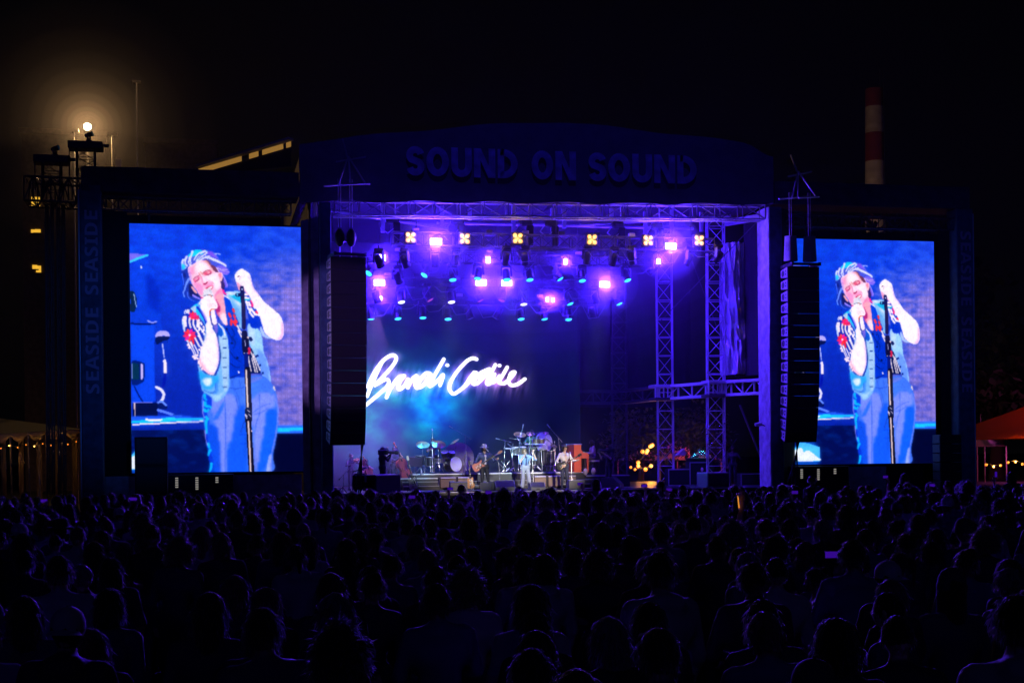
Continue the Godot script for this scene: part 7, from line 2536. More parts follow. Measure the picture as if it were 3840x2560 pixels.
	viol("cello", "orange cello held by the seated cellist", Transform3D(Basis.from_euler(Vector3(-0.25, 0.5, 0.25)), ce + Vector3(0.22, 0.62, 0.42)), 0.74, M.wood_amber)
	st = thing("chair", "dark chair under the cellist", "chair", ce, 0.5)
	mb = MB.new()
	mb.bx(0, 0.42, 0, 0.42, 0.05, 0.42, 0.01)
	obj("seat", mb, M.black_paint, st)
	for x in [-0.18, 0.18]:
		for z in [-0.18, 0.18]:
			mb = MB.new()
			mb.tube(Vector3(x, 0, z), Vector3(x, 0.4, z), 0.014)
			obj("leg", mb, M.dark_steel, st)
	var vi := Vector3(-7.588, FLOOR, -5.0)
	performer("violinist standing half hidden in violet haze at the far left", vi, 0.5, joints({"elL": Vector3(0.36, 1.3, 0.14), "haL": Vector3(0.42, 1.44, 0.4), "elR": Vector3(-0.36, 1.2, 0.15), "haR": Vector3(-0.05, 1.35, 0.38), "curl": 1.1}), {"top": Color(0.04, 0.04, 0.06), "legs": Color(0.03, 0.03, 0.05), "skin": SKIN}, "bun", "hair_brown", "", "", 0.9)
	viol("violin", "violin under the violinist's chin", Transform3D(Basis.from_euler(Vector3(-1.2, 0.4, -0.9)), vi + Vector3(0.22, 1.32, 0.3)), 0.36, M.wood_red)
	var v2 := Vector3(-6.029, FLOOR, -4.9)
	performer("string player with pale tied hair behind the left camera operator", v2, 0.4, joints({"elL": Vector3(0.34, 1.28, 0.14), "haL": Vector3(0.4, 1.4, 0.4)}), {"top": Color(0.05, 0.05, 0.08), "legs": Color(0.03, 0.03, 0.05), "skin": Color(0.6, 0.4, 0.32)}, "bun", "hair_blond", "", "", 0.98)
	st = thing("music_stand", "black music stand beside the upright bass", "music stand", Vector3(-4.901, FLOOR, -3.7))
	mb = MB.new()
	mb.tube(Vector3(0, 0.3, 0), Vector3(-0.05, 1.15, 0), 0.014)
	for k in 3:
		mb.tube(Vector3(0, 0.35, 0), Vector3.BACK.rotated(Vector3.UP, TAU * k / 3) * 0.3, 0.012)
	obj("stand", mb, M.dark_steel, st)
	mb = MB.new()
	mb.box(Transform3D(Basis.from_euler(Vector3(0.35, 2.9, 0.1)), Vector3(-0.05, 1.2, 0)), Vector3(0.62, 0.42, 0.02), 0.005)
	obj("desk", mb, M.black_paint, st)
	# camera operators
	var c := Vector3(-6.657, FLOOR + 0.05, -1.3)
	performer("black clad camera operator at the left filming the band", c, 1.9, joints({"elL": Vector3(0.3, 1.2, 0.12), "haL": Vector3(0.15, 1.45, 0.42), "elR": Vector3(-0.32, 1.22, 0.1), "haR": Vector3(-0.16, 1.42, 0.3)}), {"top": Color(0.008, 0.008, 0.01), "legs": Color(0.008, 0.008, 0.01), "skin": Color(0.1, 0.07, 0.06)}, "short", "hair_dark", "cap", "cap_dark", 1.02)
	camera_rig("black broadcast camera on the left operator's shoulder", c + Vector3(0.12, 1.58, 0.1), 1.45)
	c = Vector3(3.507, FLOOR, -3.2)
	performer("camera operator in dark clothes at the right filming the band", c, -1.1, joints({"elL": Vector3(0.3, 1.18, 0.12), "haL": Vector3(0.16, 1.42, 0.42), "elR": Vector3(-0.32, 1.2, 0.12), "haR": Vector3(-0.2, 1.4, 0.34)}), {"top": Color(0.012, 0.012, 0.016), "legs": Color(0.012, 0.012, 0.018), "skin": Color(0.35, 0.24, 0.2), "sleeve": 0.5}, "cropped", "hair_dark", "", "", 1.04)
	camera_rig("broadcast camera on the right operator's shoulder", c + Vector3(-0.04, 1.6, 0.1), -1.2)
	c = Vector3(8.976, FLOOR, -2.5)
	performer("dim stagehand standing between the nearest tower and the right column", c, -0.4, joints({"elL": Vector3(0.32, 1.2, 0.1), "haL": Vector3(0.2, 1.3, 0.3)}), {"top": Color(0.02, 0.02, 0.03), "legs": Color(0.02, 0.02, 0.03), "skin": Color(0.2, 0.13, 0.1)}, "short", "hair_dark", "", "", 1.0)
	# covered remote camera on a tripod at the left stage edge
	st = thing("tripod_camera", "camera on a tripod under a ragged black cover at the left stage edge", "camera", Vector3(-7.688, FLOOR, -0.4))
	mb = MB.new()
	mb.bx(0, 0.55, 0, 0.55, 0.5, 0.4, 0.1)
	mb.prism(PackedVector2Array([Vector2(-0.3, 0.45), Vector2(0.3, 0.45), Vector2(0.26, 0.2), Vector2(0.14, 0.26), Vector2(0.05, 0.08), Vector2(-0.06, 0.2), Vector2(-0.18, 0.05), Vector2(-0.28, 0.24)]), -0.2, 0.2)
	obj("cover", mb, M.black_cloth, st)
	mb = MB.new()
	for k in 3:
		mb.tube(Vector3(0, 0.4, 0), Vector3.BACK.rotated(Vector3.UP, TAU * k / 3 + 0.9) * 0.42, 0.025)
	obj("leg", mb, M.black_paint, st)
	mb = MB.new()
	mb.tube(Vector3(0.05, 0.8, 0), Vector3(0.05, 0.98, 0), 0.03)
	mb.tube(Vector3(-0.28, 0.86, 0), Vector3(0.26, 1.02, 0), 0.022)
	obj("shotgun_microphone", mb, M.black_paint, st)
	mic_stand("small thin microphone stand at the far left stage edge", Vector3(-8.376, FLOOR, -0.3), Vector3(-8.342, FLOOR + 0.75, -0.3), Vector3(-8.203, FLOOR + 0.9, -0.3), true)
	# things on the right wing floor
	var tab := thing("glitter_table", "table with a dish of cyan lit glass baubles left of the nearest tower", "table", Vector3(8.329, 1.118, -5))
	tab.position.y = FLOOR
	mb = MB.new()
	mb.bx(0, 1.2, 0, 1.2, 0.06, 0.7, 0.01)
	obj("top", mb, M.black_paint, tab)
	mb = MB.new()
	mb.bx(0, 0.6, 0, 1.1, 1.18, 0.6, 0.02)
	obj("case", mb, M.black_paint, tab)
	rng.seed = 91
	var pile := thing("bauble_dish", "heap of cyan lit glass baubles on the dark table", "baubles", tab.position + Vector3(0, 1.23, 0.1))
	mb = MB.new()
	for k in 70:
		var u := rng.randf_range(-1, 1)
		mb.ball(Vector3(u * 0.44, 0.03 + rng.randf() * 0.42 * (1 - absf(u)), rng.randf_range(-0.12, 0.12)), Vector3.ONE * rng.randf_range(0.025, 0.05), 8)
	obj("baubles", mb, M.chrome, pile).set_meta("kind", "stuff")
	spot(Vector3(0, 1.1, 0.5), Vector3(0, 0.1, 0), 28, 0.05, 0.7, 1.0, 3.0, pile)
	mb = MB.new()
	mb.tube(Vector3(0, 1.18, 0.54), Vector3(0, 1.32, 0.6), 0.05, 0.04, 10)
	obj("clip_lamp", mb, M.black_paint, pile)
	var vine := thing("bauble_branch", "branch of cyan and violet lit baubles in front of the nearest tower", "baubles", Vector3(8.354, 2.983, -2.9))
	mb = MB.new()
	for k in 46:
		mb.ball(Vector3(rng.randfn() * 0.28, rng.randfn() * 0.32, rng.randfn() * 0.1), Vector3.ONE * rng.randf_range(0.02, 0.042), 8)
	obj("baubles", mb, M.chrome, vine).set_meta("kind", "stuff")
	mb = MB.new()
	for k in 7:
		mb.tube(Vector3(0.1, -1.1, 0), Vector3(rng.randfn() * 0.28, rng.randfn() * 0.3, 0), 0.012, 0.006, 5)
	obj("stem", mb, M.dark_steel, vine)
	mb = MB.new()
	mb.prism(PackedVector2Array([Vector2(-0.34, 0.0), Vector2(0.1, 0.0), Vector2(0.12, 0.12), Vector2(0.02, 0.32)]), -0.2, 0.2)
	var tp := obj("tarp_wedge", mb, M.grey_cloth)
	tp.position = Vector3(7.576, 2.299, -5.2)
	tag(tp, "pale blue lit wedge shaped tarp beside the pink tent", "tarpaulin")
	for q in [[Vector3(7.076, 1.046, -4.5), 1.0, 0.75, "black flight case at the foot of the middle tower"], [Vector3(8.02, 1.03, -4.6), 0.8, 1.05, "tall black rack case behind the blue lit subwoofer"], [Vector3(9.509, 1.019, -2), 0.9, 0.55, "violet lit flight case beside the right column"]]:
		st = thing("flight_case", q[3], "flight case", Vector3(q[0].x, FLOOR, q[0].z))
		mb = MB.new()
		mb.bx(0, q[2] / 2, 0, q[1], q[2], 0.6, 0.01)
		obj("body", mb, M.black_paint, st)
		mb = MB.new()
		for sx in [-1, 1]:
			mb.bx(sx * q[1] / 2, q[2] / 2, 0.3, 0.04, q[2], 0.03)
		for y in [0.02, q[2] - 0.02]:
			mb.bx(0, y, 0.302, q[1], 0.04, 0.03)
		obj("edging", mb, M.aluminium, st)
	var bt := thing("water_bottle", "water bottle standing on the left drum platform", "bottle", Vector3(-4.619, 1.6, -4.2))
	mb = MB.new()
	mb.lathe([[0.0, 0.0], [0.035, 0.0], [0.035, 0.16], [0.014, 0.2], [0.014, 0.23], [0.0, 0.23]], Transform3D(Basis(Vector3.RIGHT, Vector3.FORWARD, Vector3.UP), Vector3.ZERO), 12)
	obj("body", mb, M.cabinet_grey, bt)
	mb = MB.new()
	mb.ball(Vector3(6.872, 1.714, -0.6), Vector3(0.06, 0.09, 0.06), 10)
	tag(obj("cup", mb, M.cream), "small cream cup on the blue lit subwoofer", "cup")
	mb = MB.new()
	for k in 9:
		var x := -5.5 + k * 1.3
		mb.path([Vector3(x, FLOOR + 0.02, -0.3), Vector3(x + 0.4, FLOOR + 0.02, -0.15), Vector3(x + 0.9, FLOOR + 0.02, -0.35), Vector3(x + 1.3, FLOOR + 0.02, -0.2)], 0.02, 6)
	tag(obj("floor_cables", mb, M.black_paint), "black cables lying along the front of the stage floor", "cables")

func camera_rig(label: String, at: Vector3, turn: float) -> void:
	var t := thing("broadcast_camera", label, "camera", at, turn)
	var mb := MB.new()
	mb.bx(0, 0, -0.1, 0.16, 0.22, 0.42, 0.03)
	mb.bx(0, 0.15, -0.05, 0.04, 0.05, 0.3, 0.01)
	obj("body", mb, M.black_paint, t)
	mb = MB.new()
	mb.tube(Vector3(0, 0, 0.1), Vector3(0, 0, 0.4), 0.06, 0.065, 14)
	mb.tube(Vector3(0, 0, 0.38), Vector3(0, 0, 0.52), 0.085, 0.1, 14)
	obj("lens", mb, M.black_paint, t)
	mb = MB.new()
	mb.bx(0.14, 0.07, 0.06, 0.09, 0.09, 0.16, 0.02)
	obj("viewfinder", mb, M.black_paint, t)
	mb = MB.new()
	mb.ball(Vector3(0.02, 0.2, 0.1), Vector3(0.012, 0.012, 0.012), 6)
	obj("tally_lamp", mb, M.red_led, t)

# ---------- the crowd ----------
var bodies := {}
var hairs := {}
var crowd_spots := []

func crowd_person(at: Vector3, height: float, body: String, hair: String, hair_mat: String, hat: String, turn: float, label: String, tilt := 0.0) -> Node3D:
	var t := thing("person", label, "person", at, PI + turn, "festival crowd watching the stage")
	t.scale = Vector3.ONE * (height / 1.76)
	t.rotation.z = tilt + (rng.randf() - 0.5) * 0.1
	t.rotation.x = (rng.randf() - 0.5) * 0.08
	obj("body", bodies[body], M.person, t)
	var h := Vector3(0, 1.63, 0.02)
	if hair:
		var hh := obj("hair", hairs[hair], M[hair_mat], t)
		hh.position = h
		if not hat:
			obj("strands", hairs[hair + "_strands"], M.hair_fuzz, hh).set_meta("kind", "stuff")
	if hat == "cap_back":
		obj("cap", hairs.cap_back, M.cap_pale, t).position = h
	elif hat == "cap":
		obj("cap", hairs.cap, M.cap_dark, t).position = h
	elif hat == "beanie_red" or hat == "beanie":
		obj("beanie", hairs.beanie, M.cap_red if hat == "beanie_red" else M.cap_dark, t).position = h
	elif hat == "hat":
		obj("hat", hairs.hat, M.felt_black, t).position = h
	return t

func crowd_meshes() -> void:
	var dark := Color(0.03, 0.03, 0.035)
	var jeans := Color(0.03, 0.04, 0.08)
	var skin := Color(0.45, 0.28, 0.21)
	var brown := Color(0.22, 0.12, 0.08)
	var down := {}
	var folded := {"elL": Vector3(0.27, 1.14, 0.06), "haL": Vector3(0.02, 1.08, 0.22), "elR": Vector3(-0.27, 1.14, 0.06), "haR": Vector3(-0.02, 1.1, 0.24)}
	var phone := {"elL": Vector3(0.34, 1.22, 0.2), "haL": Vector3(0.27, 1.5, 0.36), "dirL": Vector3(0, 1, 0), "elR": Vector3(-0.27, 1.13, 0.02)}
	var arm := {"elL": Vector3(0.32, 1.66, 0.06), "haL": Vector3(0.26, 1.95, 0.1), "dirL": Vector3(0, 1, 0)}
	for q in [["tee", down, Color(0.05, 0.05, 0.06), jeans, skin, 0.5, 1.0, false], ["grey_tee", down, Color(0.3, 0.3, 0.33), jeans, skin, 0.5, 1.08, false], ["hoodie", down, Color(0.26, 0.26, 0.3), dark, skin, 1.0, 1.18, true], ["dark_hoodie", folded, Color(0.04, 0.035, 0.05), dark, skin, 1.0, 1.15, true], ["jacket", down, Color(0.06, 0.07, 0.11), jeans, skin, 1.0, 1.12, false], ["slim", folded, Color(0.02, 0.02, 0.025), jeans, skin, 0.5, 0.86, false], ["pale_slim", down, Color(0.34, 0.3, 0.33), dark, skin, 0.5, 0.88, false], ["plaid", folded, Color(0.1, 0.11, 0.2), jeans, brown, 1.0, 1.1, false], ["phone", phone, Color(0.05, 0.05, 0.07), jeans, skin, 0.5, 1.0, false], ["arm_up", arm, Color(0.04, 0.04, 0.05), jeans, skin, 0.5, 0.95, false]]:
		var col := {"top": q[2], "legs": q[3], "skin": q[4], "sleeve": q[5]}
		if q[7]:
			col.hood = true
		bodies[q[0]] = body_mesh(joints(q[1]), col, 0.027, q[6]).mesh()
	for k in ["short", "cropped", "bob", "long", "tail", "bun", "curly", "shag"]:
		hairs[k] = hair_mesh(k, k.length() * 7 + 1).mesh()
		hairs[k + "_strands"] = strands.mesh()
	hairs.cap = cap_mesh(false).mesh()
	hairs.cap_back = cap_mesh(true).mesh()
	hairs.beanie = beanie_mesh().mesh()
	hairs.hat = hat_mesh().mesh()

func ray_point(px: float, depth: float) -> Vector3:
	# a place on the ground, so many metres out along the line of sight over the crowd
	var a: Vector3 = Vector3(-15.002, 2.538, 46.202)
	var b: Vector3 = Vector3(-7.958, 2.462, 47.7)
	var p := a.lerp(b, px / 2352.0)
	var eye: Vector3 = Vector3(-13.559, 2.5, 56.733)
	var g := eye + (p - eye) * depth / 10.0
	return Vector3(g.x, 0, g.z)

func build_crowd() -> void:
	crowd_meshes()
	rng.seed = 2024
	# people who stand out: place across the view, height of the crown in view, body height, clothes, hair, hair tone, hat, description
	var known := [
		[267, 1270, 1.62, "tee", "long", "hair_dark", "", "person with long straight dark hair edged by violet light, left middle of the crowd"],
		[220, 1343, 1.62, "jacket", "bob", "hair_dark", "", "person with chin length hair near the lower left corner, behind the pale cap"],
		[140, 1381, 1.72, "dark_hoodie", "short", "hair_dark", "cap_back", "person in a pale backwards cap near the lower left corner"],
		[60, 1358, 1.66, "jacket", "long", "hair_brown", "", "long haired person at the lower left edge of the crowd"],
		[458, 1352, 1.68, "tee", "long", "hair_brown", "", "long haired person standing behind another rim lit head, lower left of centre"],
		[447, 1385, 1.56, "slim", "bob", "hair_dark", "", "short person with bobbed hair just before the taller long haired one, lower left of centre"],
		[633, 1382, 1.74, "jacket", "short", "hair_brown", "", "short haired person in the nearest row, left of the centre"],
		[570, 1400, 1.62, "dark_hoodie", "bob", "hair_dark", "", "dark bob haired person in the nearest row, left of the short haired one"],
		[150, 1262, 1.8, "grey_tee", "short", "hair_dark", "", "broad person in a grey shirt seen from behind at the left"],
		[410, 1183, 1.64, "slim", "long", "hair_blond", "", "person with long blond hair under the middle of the left screen"],
		[250, 1183, 1.7, "tee", "short", "hair_brown", "", "short haired person with a violet rim under the left screen edge"],
		[135, 1188, 1.7, "jacket", "short", "hair_dark", "hat", "person in a wide brimmed hat at the left of the crowd"],
		[285, 1163, 1.68, "slim", "long", "hair_brown", "", "long haired person below the black loudspeaker stack"],
		[587, 1180, 1.7, "tee", "curly", "hair_dark", "", "person with curly hair under the right part of the left screen"],
		[620, 1162, 1.72, "jacket", "curly", "hair_brown", "", "person with bushy curly hair right of the other curly head, far left half"],
		[705, 1193, 1.74, "tee", "cropped", "hair_grey", "", "balding person with a rim lit crown below the left array"],
		[493, 1187, 1.74, "jacket", "short", "hair_dark", "", "short haired broad person left of the curly heads"],
		[800, 1232, 1.66, "slim", "long", "hair_dark", "", "long haired person with a bright violet side edge below the left loudspeaker array"],
		[825, 1170, 1.7, "tee", "short", "hair_brown", "", "short haired person at the left of a close pair below the camera operator"],
		[870, 1172, 1.68, "jacket", "cropped", "hair_dark", "", "close cropped person at the right of a close pair below the camera operator"],
		[873, 1207, 1.72, "tee", "tail", "hair_dark", "", "person with a pony tail below the left camera operator"],
		[973, 1204, 1.7, "dark_hoodie", "bun", "hair_dark", "", "person with a hair bun below the left drum kit"],
		[1136, 1195, 1.7, "tee", "short", "hair_dark", "", "rim lit short haired person below the bassist"],
		[1231, 1184, 1.82, "jacket", "short", "hair_dark", "cap_back", "tall broad person in a backwards cap below the singer"],
		[1055, 1158, 1.68, "slim", "curly", "hair_blond", "", "person with fluffy bright edged hair below the sunburst guitar"],
		[1325, 1153, 1.72, "tee", "long", "hair_dark", "", "tall long haired person below the guitarist in the dark hat"],
		[1328, 1190, 1.66, "slim", "long", "hair_brown", "", "long haired person with a hair clip glint, before the tall long haired one"],
		[1373, 1201, 1.68, "jacket", "long", "hair_dark", "", "straight haired person below the right camera operator"],
		[1416, 1204, 1.66, "tee", "bob", "hair_dark", "", "bob haired person right of the straight haired one, centre right"],
		[1197, 1343, 1.7, "pale_slim", "long", "hair_dark", "", "near person with long hair and one raised pale arm in the bottom centre"],
		[1497, 1268, 1.86, "hoodie", "short", "hair_dark", "", "tall person in a grey hooded sweater right of the bottom centre"],
		[1418, 1418, 1.64, "slim", "bob", "hair_grey", "", "near grey haired person right of the bottom centre"],
		[1494, 1385, 1.62, "dark_hoodie", "bob", "hair_dark", "", "near dark haired person in front of the grey hooded sweater"],
		[1517, 1443, 1.7, "jacket", "short", "hair_brown", "", "near person at the bottom, right of the grey haired one"],
		[1240, 1451, 1.62, "tee", "bob", "hair_dark", "", "near person at the bottom centre behind the lowest head"],
		[1246, 1484, 1.68, "jacket", "short", "hair_dark", "", "nearest dark head at the bottom centre"],
		[1364, 1532, 1.72, "hoodie", "short", "hair_brown", "", "nearest head cut off by the bottom edge, right of the centre"],
		[1251, 1400, 1.58, "slim", "tail", "hair_dark", "", "short person with tied hair right of the near long haired one"],
		[1718, 1295, 1.76, "dark_hoodie", "short", "hair_dark", "", "short haired person in a dark printed shirt at the lower right"],
		[1770, 1283, 1.72, "grey_tee", "cropped", "hair_dark", "", "person in a grey shirt behind the dark printed shirt, lower right"],
		[1948, 1245, 1.82, "plaid", "short", "hair_dark", "", "tall person in a checked shirt filming with a phone at the right"],
		[2068, 1296, 1.72, "dark_hoodie", "short", "hair_dark", "cap_back", "person in a pale cap turned sideways at the lower right"],
		[2168, 1325, 1.68, "jacket", "long", "hair_brown", "beanie", "person in a knitted cap at the lower right"],
		[1923, 1428, 1.72, "dark_hoodie", "shag", "hair_dark", "", "near shaggy haired person at the bottom right"],
		[2331, 1375, 1.86, "hoodie", "short", "hair_dark", "", "tall person in a pale hooded sweater at the right edge"],
		[1975, 1197, 1.66, "slim", "long", "hair_dark", "", "long haired person edged in violet below the right screen"],
		[2038, 1175, 1.68, "jacket", "bob", "hair_blond", "", "person with a blond bob below the right screen"],
		[2098, 1190, 1.7, "tee", "long", "hair_brown", "", "long haired person right of the blond bob"],
		[2135, 1223, 1.66, "slim", "long", "hair_dark", "", "dark oval head of long hair below the right banner column"],
		[2216, 1207, 1.74, "jacket", "short", "hair_grey", "beanie", "person in a dark knitted cap below the orange tent"],
		[1625, 1163, 1.66, "slim", "bob", "hair_dark", "", "bob haired person below the nearest lattice tower"],
		[1681, 1187, 1.64, "jacket", "short", "hair_dark", "beanie_red", "person in a red knitted cap leaning over, right of the centre"],
		[1871, 1098, 1.84, "tee", "short", "hair_dark", "", "tall person whose head stands above the crowd before the right screen"],
		[2073, 1095, 1.8, "jacket", "short", "hair_dark", "cap", "tall person in a peaked cap before the right screen corner"],
		[1841, 1522, 1.66, "dark_hoodie", "short", "hair_dark", "cap", "nearest capped head cut off by the bottom edge at the right"],
	]
	var taken_spots := []
	var shown := []
	for q in known:
		var dep: float = (2.5 - q[2]) * 3266.0 / (q[1] - 1040.0)
		var p := ray_point(q[0], dep)
		crowd_person(p, q[2], q[3], q[4], q[5], q[6], rng.randf_range(-0.25, 0.25), q[7], 0.35 if q[6] == "beanie_red" else 0.0)
		taken_spots.append(p)
		shown.append([q[0], q[1], dep, 26.0])
	# phones held up, each with the person who holds it
	var phones := [[99, 1146, 1.5, "crowd at the left edge"], [304, 1144, 1.52, "crowd before the black loudspeaker stack"], [945, 1146, 1.5, "crowd below the left drum kit"], [1033, 1127, 1.55, "crowd below the sunburst guitar"], [1121, 1137, 1.52, "crowd below the bassist"], [1332, 1119, 1.62, "crowd below the guitarist in the dark hat"], [1479, 1125, 1.6, "crowd right of the band"], [1536, 1135, 1.55, "crowd below the middle tower"], [1825, 1145, 1.55, "crowd below the right loudspeaker array"], [2034, 1110, 1.7, "crowd before the right screen corner"], [2141, 1131, 1.55, "crowd below the right screen, left of two"], [2178, 1130, 1.55, "crowd below the right screen, right of two"], [2288, 1107, 1.72, "crowd at the far right, held upright"], [1908, 1297, 1.36, "hand of the person in the checked shirt"]]
	var n := 0
	for q in phones:
		n += 1
		var dep: float = (2.5 - q[2]) * 3266.0 / (q[1] - 1040.0)
		var p := ray_point(q[0], dep)
		shown.append([q[0], q[1], dep, 14.0])
		var ph := thing("phone", "lit phone screen in the " + q[3], "phone", Vector3(p.x, q[2] + 0.07, p.z), 0.0, "phones held up in the crowd")
		var up: bool = str(q[3]).contains("upright")
		var mb := MB.new()
		var sz := Vector3(0.075, 0.15, 0.009) if up else Vector3(0.15, 0.075, 0.009)
		mb.bx(0, 0, 0, sz.x, sz.y, sz.z, 0.003)
		obj("case", mb, M.black_paint, ph)
		mb = MB.new()
		mb.bx(0, 0, 0.006, sz.x - 0.01, sz.y - 0.01, 0.003)
		obj("screen", mb, phone_screen(n), ph)
		if n < phones.size():
			var sc: float = (q[2] as float) / 1.57
			var h := p + Vector3(-0.27 * sc, 0, 0.36 * sc) * 1.0
			h.x = p.x + 0.27 * sc
			crowd_person(h, clampf(1.76 * sc, 1.5, 1.86), "phone", ["short", "long", "bob", "tail"][n % 4], "hair_dark", "", 0.0, "person holding up the phone in the " + q[3])
			taken_spots.append(h)
	var gp := ray_point(1697, (2.5 - 1.9) * 3266.0 / (1160 - 1040.0))
	var gs := thing("glow_stick", "orange glowing stick held up in the crowd right of the centre", "glow stick", Vector3(gp.x, 1.9, gp.z))
	var gm := MB.new()
	gm.tube(Vector3(0, -0.06, 0), Vector3(-0.015, 0.08, 0), 0.009, 0.007, 8)
	obj("tube", gm, M.glow_stick, gs)
	crowd_person(gp + Vector3(0.26, 0, 0.1), 1.72, "arm_up", "short", "hair_dark", "", 0.0, "person holding up the orange glowing stick")
	taken_spots.append(gp + Vector3(0.26, 0, 0.1))
	# everyone else, row by row from the photographer to the barrier
	var spots := []
	var gaps := FastNoiseLite.new()
	gaps.seed = 8
	gaps.frequency = 0.32
	var dep := 6.6
	while dep < 37.5:
		var half := dep * 0.36 + 1.2
		var x := -half + rng.randf() * 0.6
		while x < half:
			var px := 1176.0 + x / dep * 3266.0
			var p := ray_point(px, dep + rng.randf_range(-0.3, 0.3))
			x += rng.randf_range(0.46, 0.95)
			var free := true
			for o in taken_spots:
				if p.distance_to(o) < 0.5:
					free = false
					break
			# nobody straight in front of the known people's rows blocks them
			if gaps.get_noise_2d(p.x, p.z) < -0.16:
				free = false
			if free:
				spots.append([p, dep, px])
		dep += 0.8
	var dirs := ["at the left", "left of centre", "in the centre", "right of centre", "at the right"]
	var hair_kinds := ["short", "short", "long", "bob", "cropped", "tail", "long", "curly", "bun", "shag", "short"]
	var tones := ["hair_dark", "hair_dark", "hair_brown", "hair_dark", "hair_blond", "hair_brown", "hair_grey"]
	var clothes := ["tee", "jacket", "slim", "dark_hoodie", "tee", "grey_tee", "pale_slim", "hoodie", "slim", "plaid"]
	var say := {"short": "short hair", "cropped": "cropped hair", "bob": "bobbed hair", "long": "long hair", "tail": "a pony tail", "bun": "a hair bun", "curly": "curly hair", "shag": "shaggy hair"}
	var wear := {"tee": "dark tee shirt", "grey_tee": "grey tee shirt", "jacket": "dark blue jacket", "slim": "black top", "pale_slim": "pale top", "hoodie": "grey hooded sweater", "dark_hoodie": "dark hooded sweater", "plaid": "checked shirt"}
	var tone_say := {"hair_dark": "dark", "hair_brown": "brown", "hair_blond": "blond", "hair_grey": "grey"}
	var used := {}
	var left := 300 - known.size() - phones.size()
	var far := {}
	for s in spots:
		var p: Vector3 = s[0]
		var d: float = s[1]
		var px: float = s[2]
		var hk := ""
		var tone := ""
		var cl := ""
		var label := ""
		var row := "in the nearest rows" if d < 10.5 else "in the near rows" if d < 14 else "in the middle rows" if d < 18 else "in the farther rows"
		for attempt in 40:
			hk = hair_kinds[rng.randi() % hair_kinds.size()]
			tone = tones[rng.randi() % tones.size()]
			cl = clothes[rng.randi() % clothes.size()]
			label = "person with %s %s and %s, %s %s" % [tone_say[tone], (say[hk] as String).trim_prefix("a "), wear[cl], row, dirs[clampi(int(px / 471.0), 0, 4)]]
			if not used.has(label):
				break
		var tall := rng.randf_range(1.52, 1.76) if hk in ["long", "bob", "tail", "bun"] else rng.randf_range(1.6, 1.84)
		if d < 14.0:
			tall = minf(tall, 1.68)
		# a head that would hide someone described above, or a phone, is shorter or not there
		for k in shown:
			if k[2] > d and absf(k[0] - px) < 26.0 + 120.0 / d:
				tall = minf(tall, 2.5 - (k[1] - 1040.0 + k[3]) * d / 3266.0)
		if d > 24.0:
			tall = minf(tall, 2.5 - (1121.0 + rng.randf() * 16.0 - 1040.0) * d / 3266.0)
		if tall < 1.4:
			continue
		var turn := rng.randf_range(-0.5, 0.5) if rng.randf() < 0.8 else rng.randf_range(-1.3, 1.3)
		if left > 0 and px > -60 and px < 2412:
			left -= 1
			used[label] = true
			var hat := "cap" if rng.randf() < 0.08 and hk == "short" else "cap_back" if rng.randf() < 0.06 and hk == "short" else ""
			crowd_person(p, tall, cl, hk, tone, hat, turn, label)
		else:
			var key := "%s|%s|%s" % [["tee", "jacket", "slim", "slim"][rng.randi() % 4] if cl != "arm_up" else "arm_up", ["short", "long", "bob", "curly"][rng.randi() % 4], ["hair_dark", "hair_brown"][rng.randi() % 2]]
			if key.begins_with("arm_up") and rng.randf() < 0.85:
				key = key.replace("arm_up", "tee")
			if not far.has(key):
				far[key] = []
			far[key].append(Transform3D(Basis(Vector3.UP, PI + turn).scaled(Vector3.ONE * tall / 1.76), p))
	var crowd := Node3D.new()
	crowd.name = "crowd"
	add_child(crowd)
	tag(crowd, "far rows of the dark festival crowd standing before the stage", "crowd")
	crowd.set_meta("kind", "stuff")
	for key in far:
		var k: PackedStringArray = key.split("|")
		for part in 3:
			var mm := MultiMesh.new()
			mm.transform_format = MultiMesh.TRANSFORM_3D
			mm.mesh = [bodies[k[0]], hairs[k[1]], hairs[k[1] + "_strands"]][part]
			mm.instance_count = far[key].size()
			for i in far[key].size():
				var x: Transform3D = far[key][i]
				mm.set_instance_transform(i, x * Transform3D(Basis(), Vector3(0, 1.63, 0.02)) if part else x)
			var o := MultiMeshInstance3D.new()
			o.multimesh = mm
			o.material_override = [M.person, M[k[2]], M.hair_fuzz][part]
			o.name = ["far_bodies", "far_hair", "far_strands"][part]
			crowd.add_child(o, true)
			o.set_meta("kind", "stuff")

func phone_screen(n: int) -> StandardMaterial3D:
	var im := Image.create_empty(48, 24, false, Image.FORMAT_RGBA8)
	var r := RandomNumberGenerator.new()
	r.seed = n
	im.fill(Color(0.14, 0.02, 0.4))
	for k in 7:
		var c: Color = [Color(1, 0.9, 1), Color(0.8, 0.35, 1), Color(1, 0.5, 0.55), Color(0.45, 0.25, 1)][r.randi() % 4]
		im.fill_rect(Rect2i(r.randi_range(2, 40), r.randi_range(2, 17), r.randi_range(3, 9), r.randi_range(2, 5)), c)
	var m := StandardMaterial3D.new()
	m.albedo_color = Color.BLACK
	m.emission_enabled = true
	m.emission = Color.BLACK
	m.emission_texture = ImageTexture.create_from_image(im)
	m.emission_energy_multiplier = 1.8
	return m

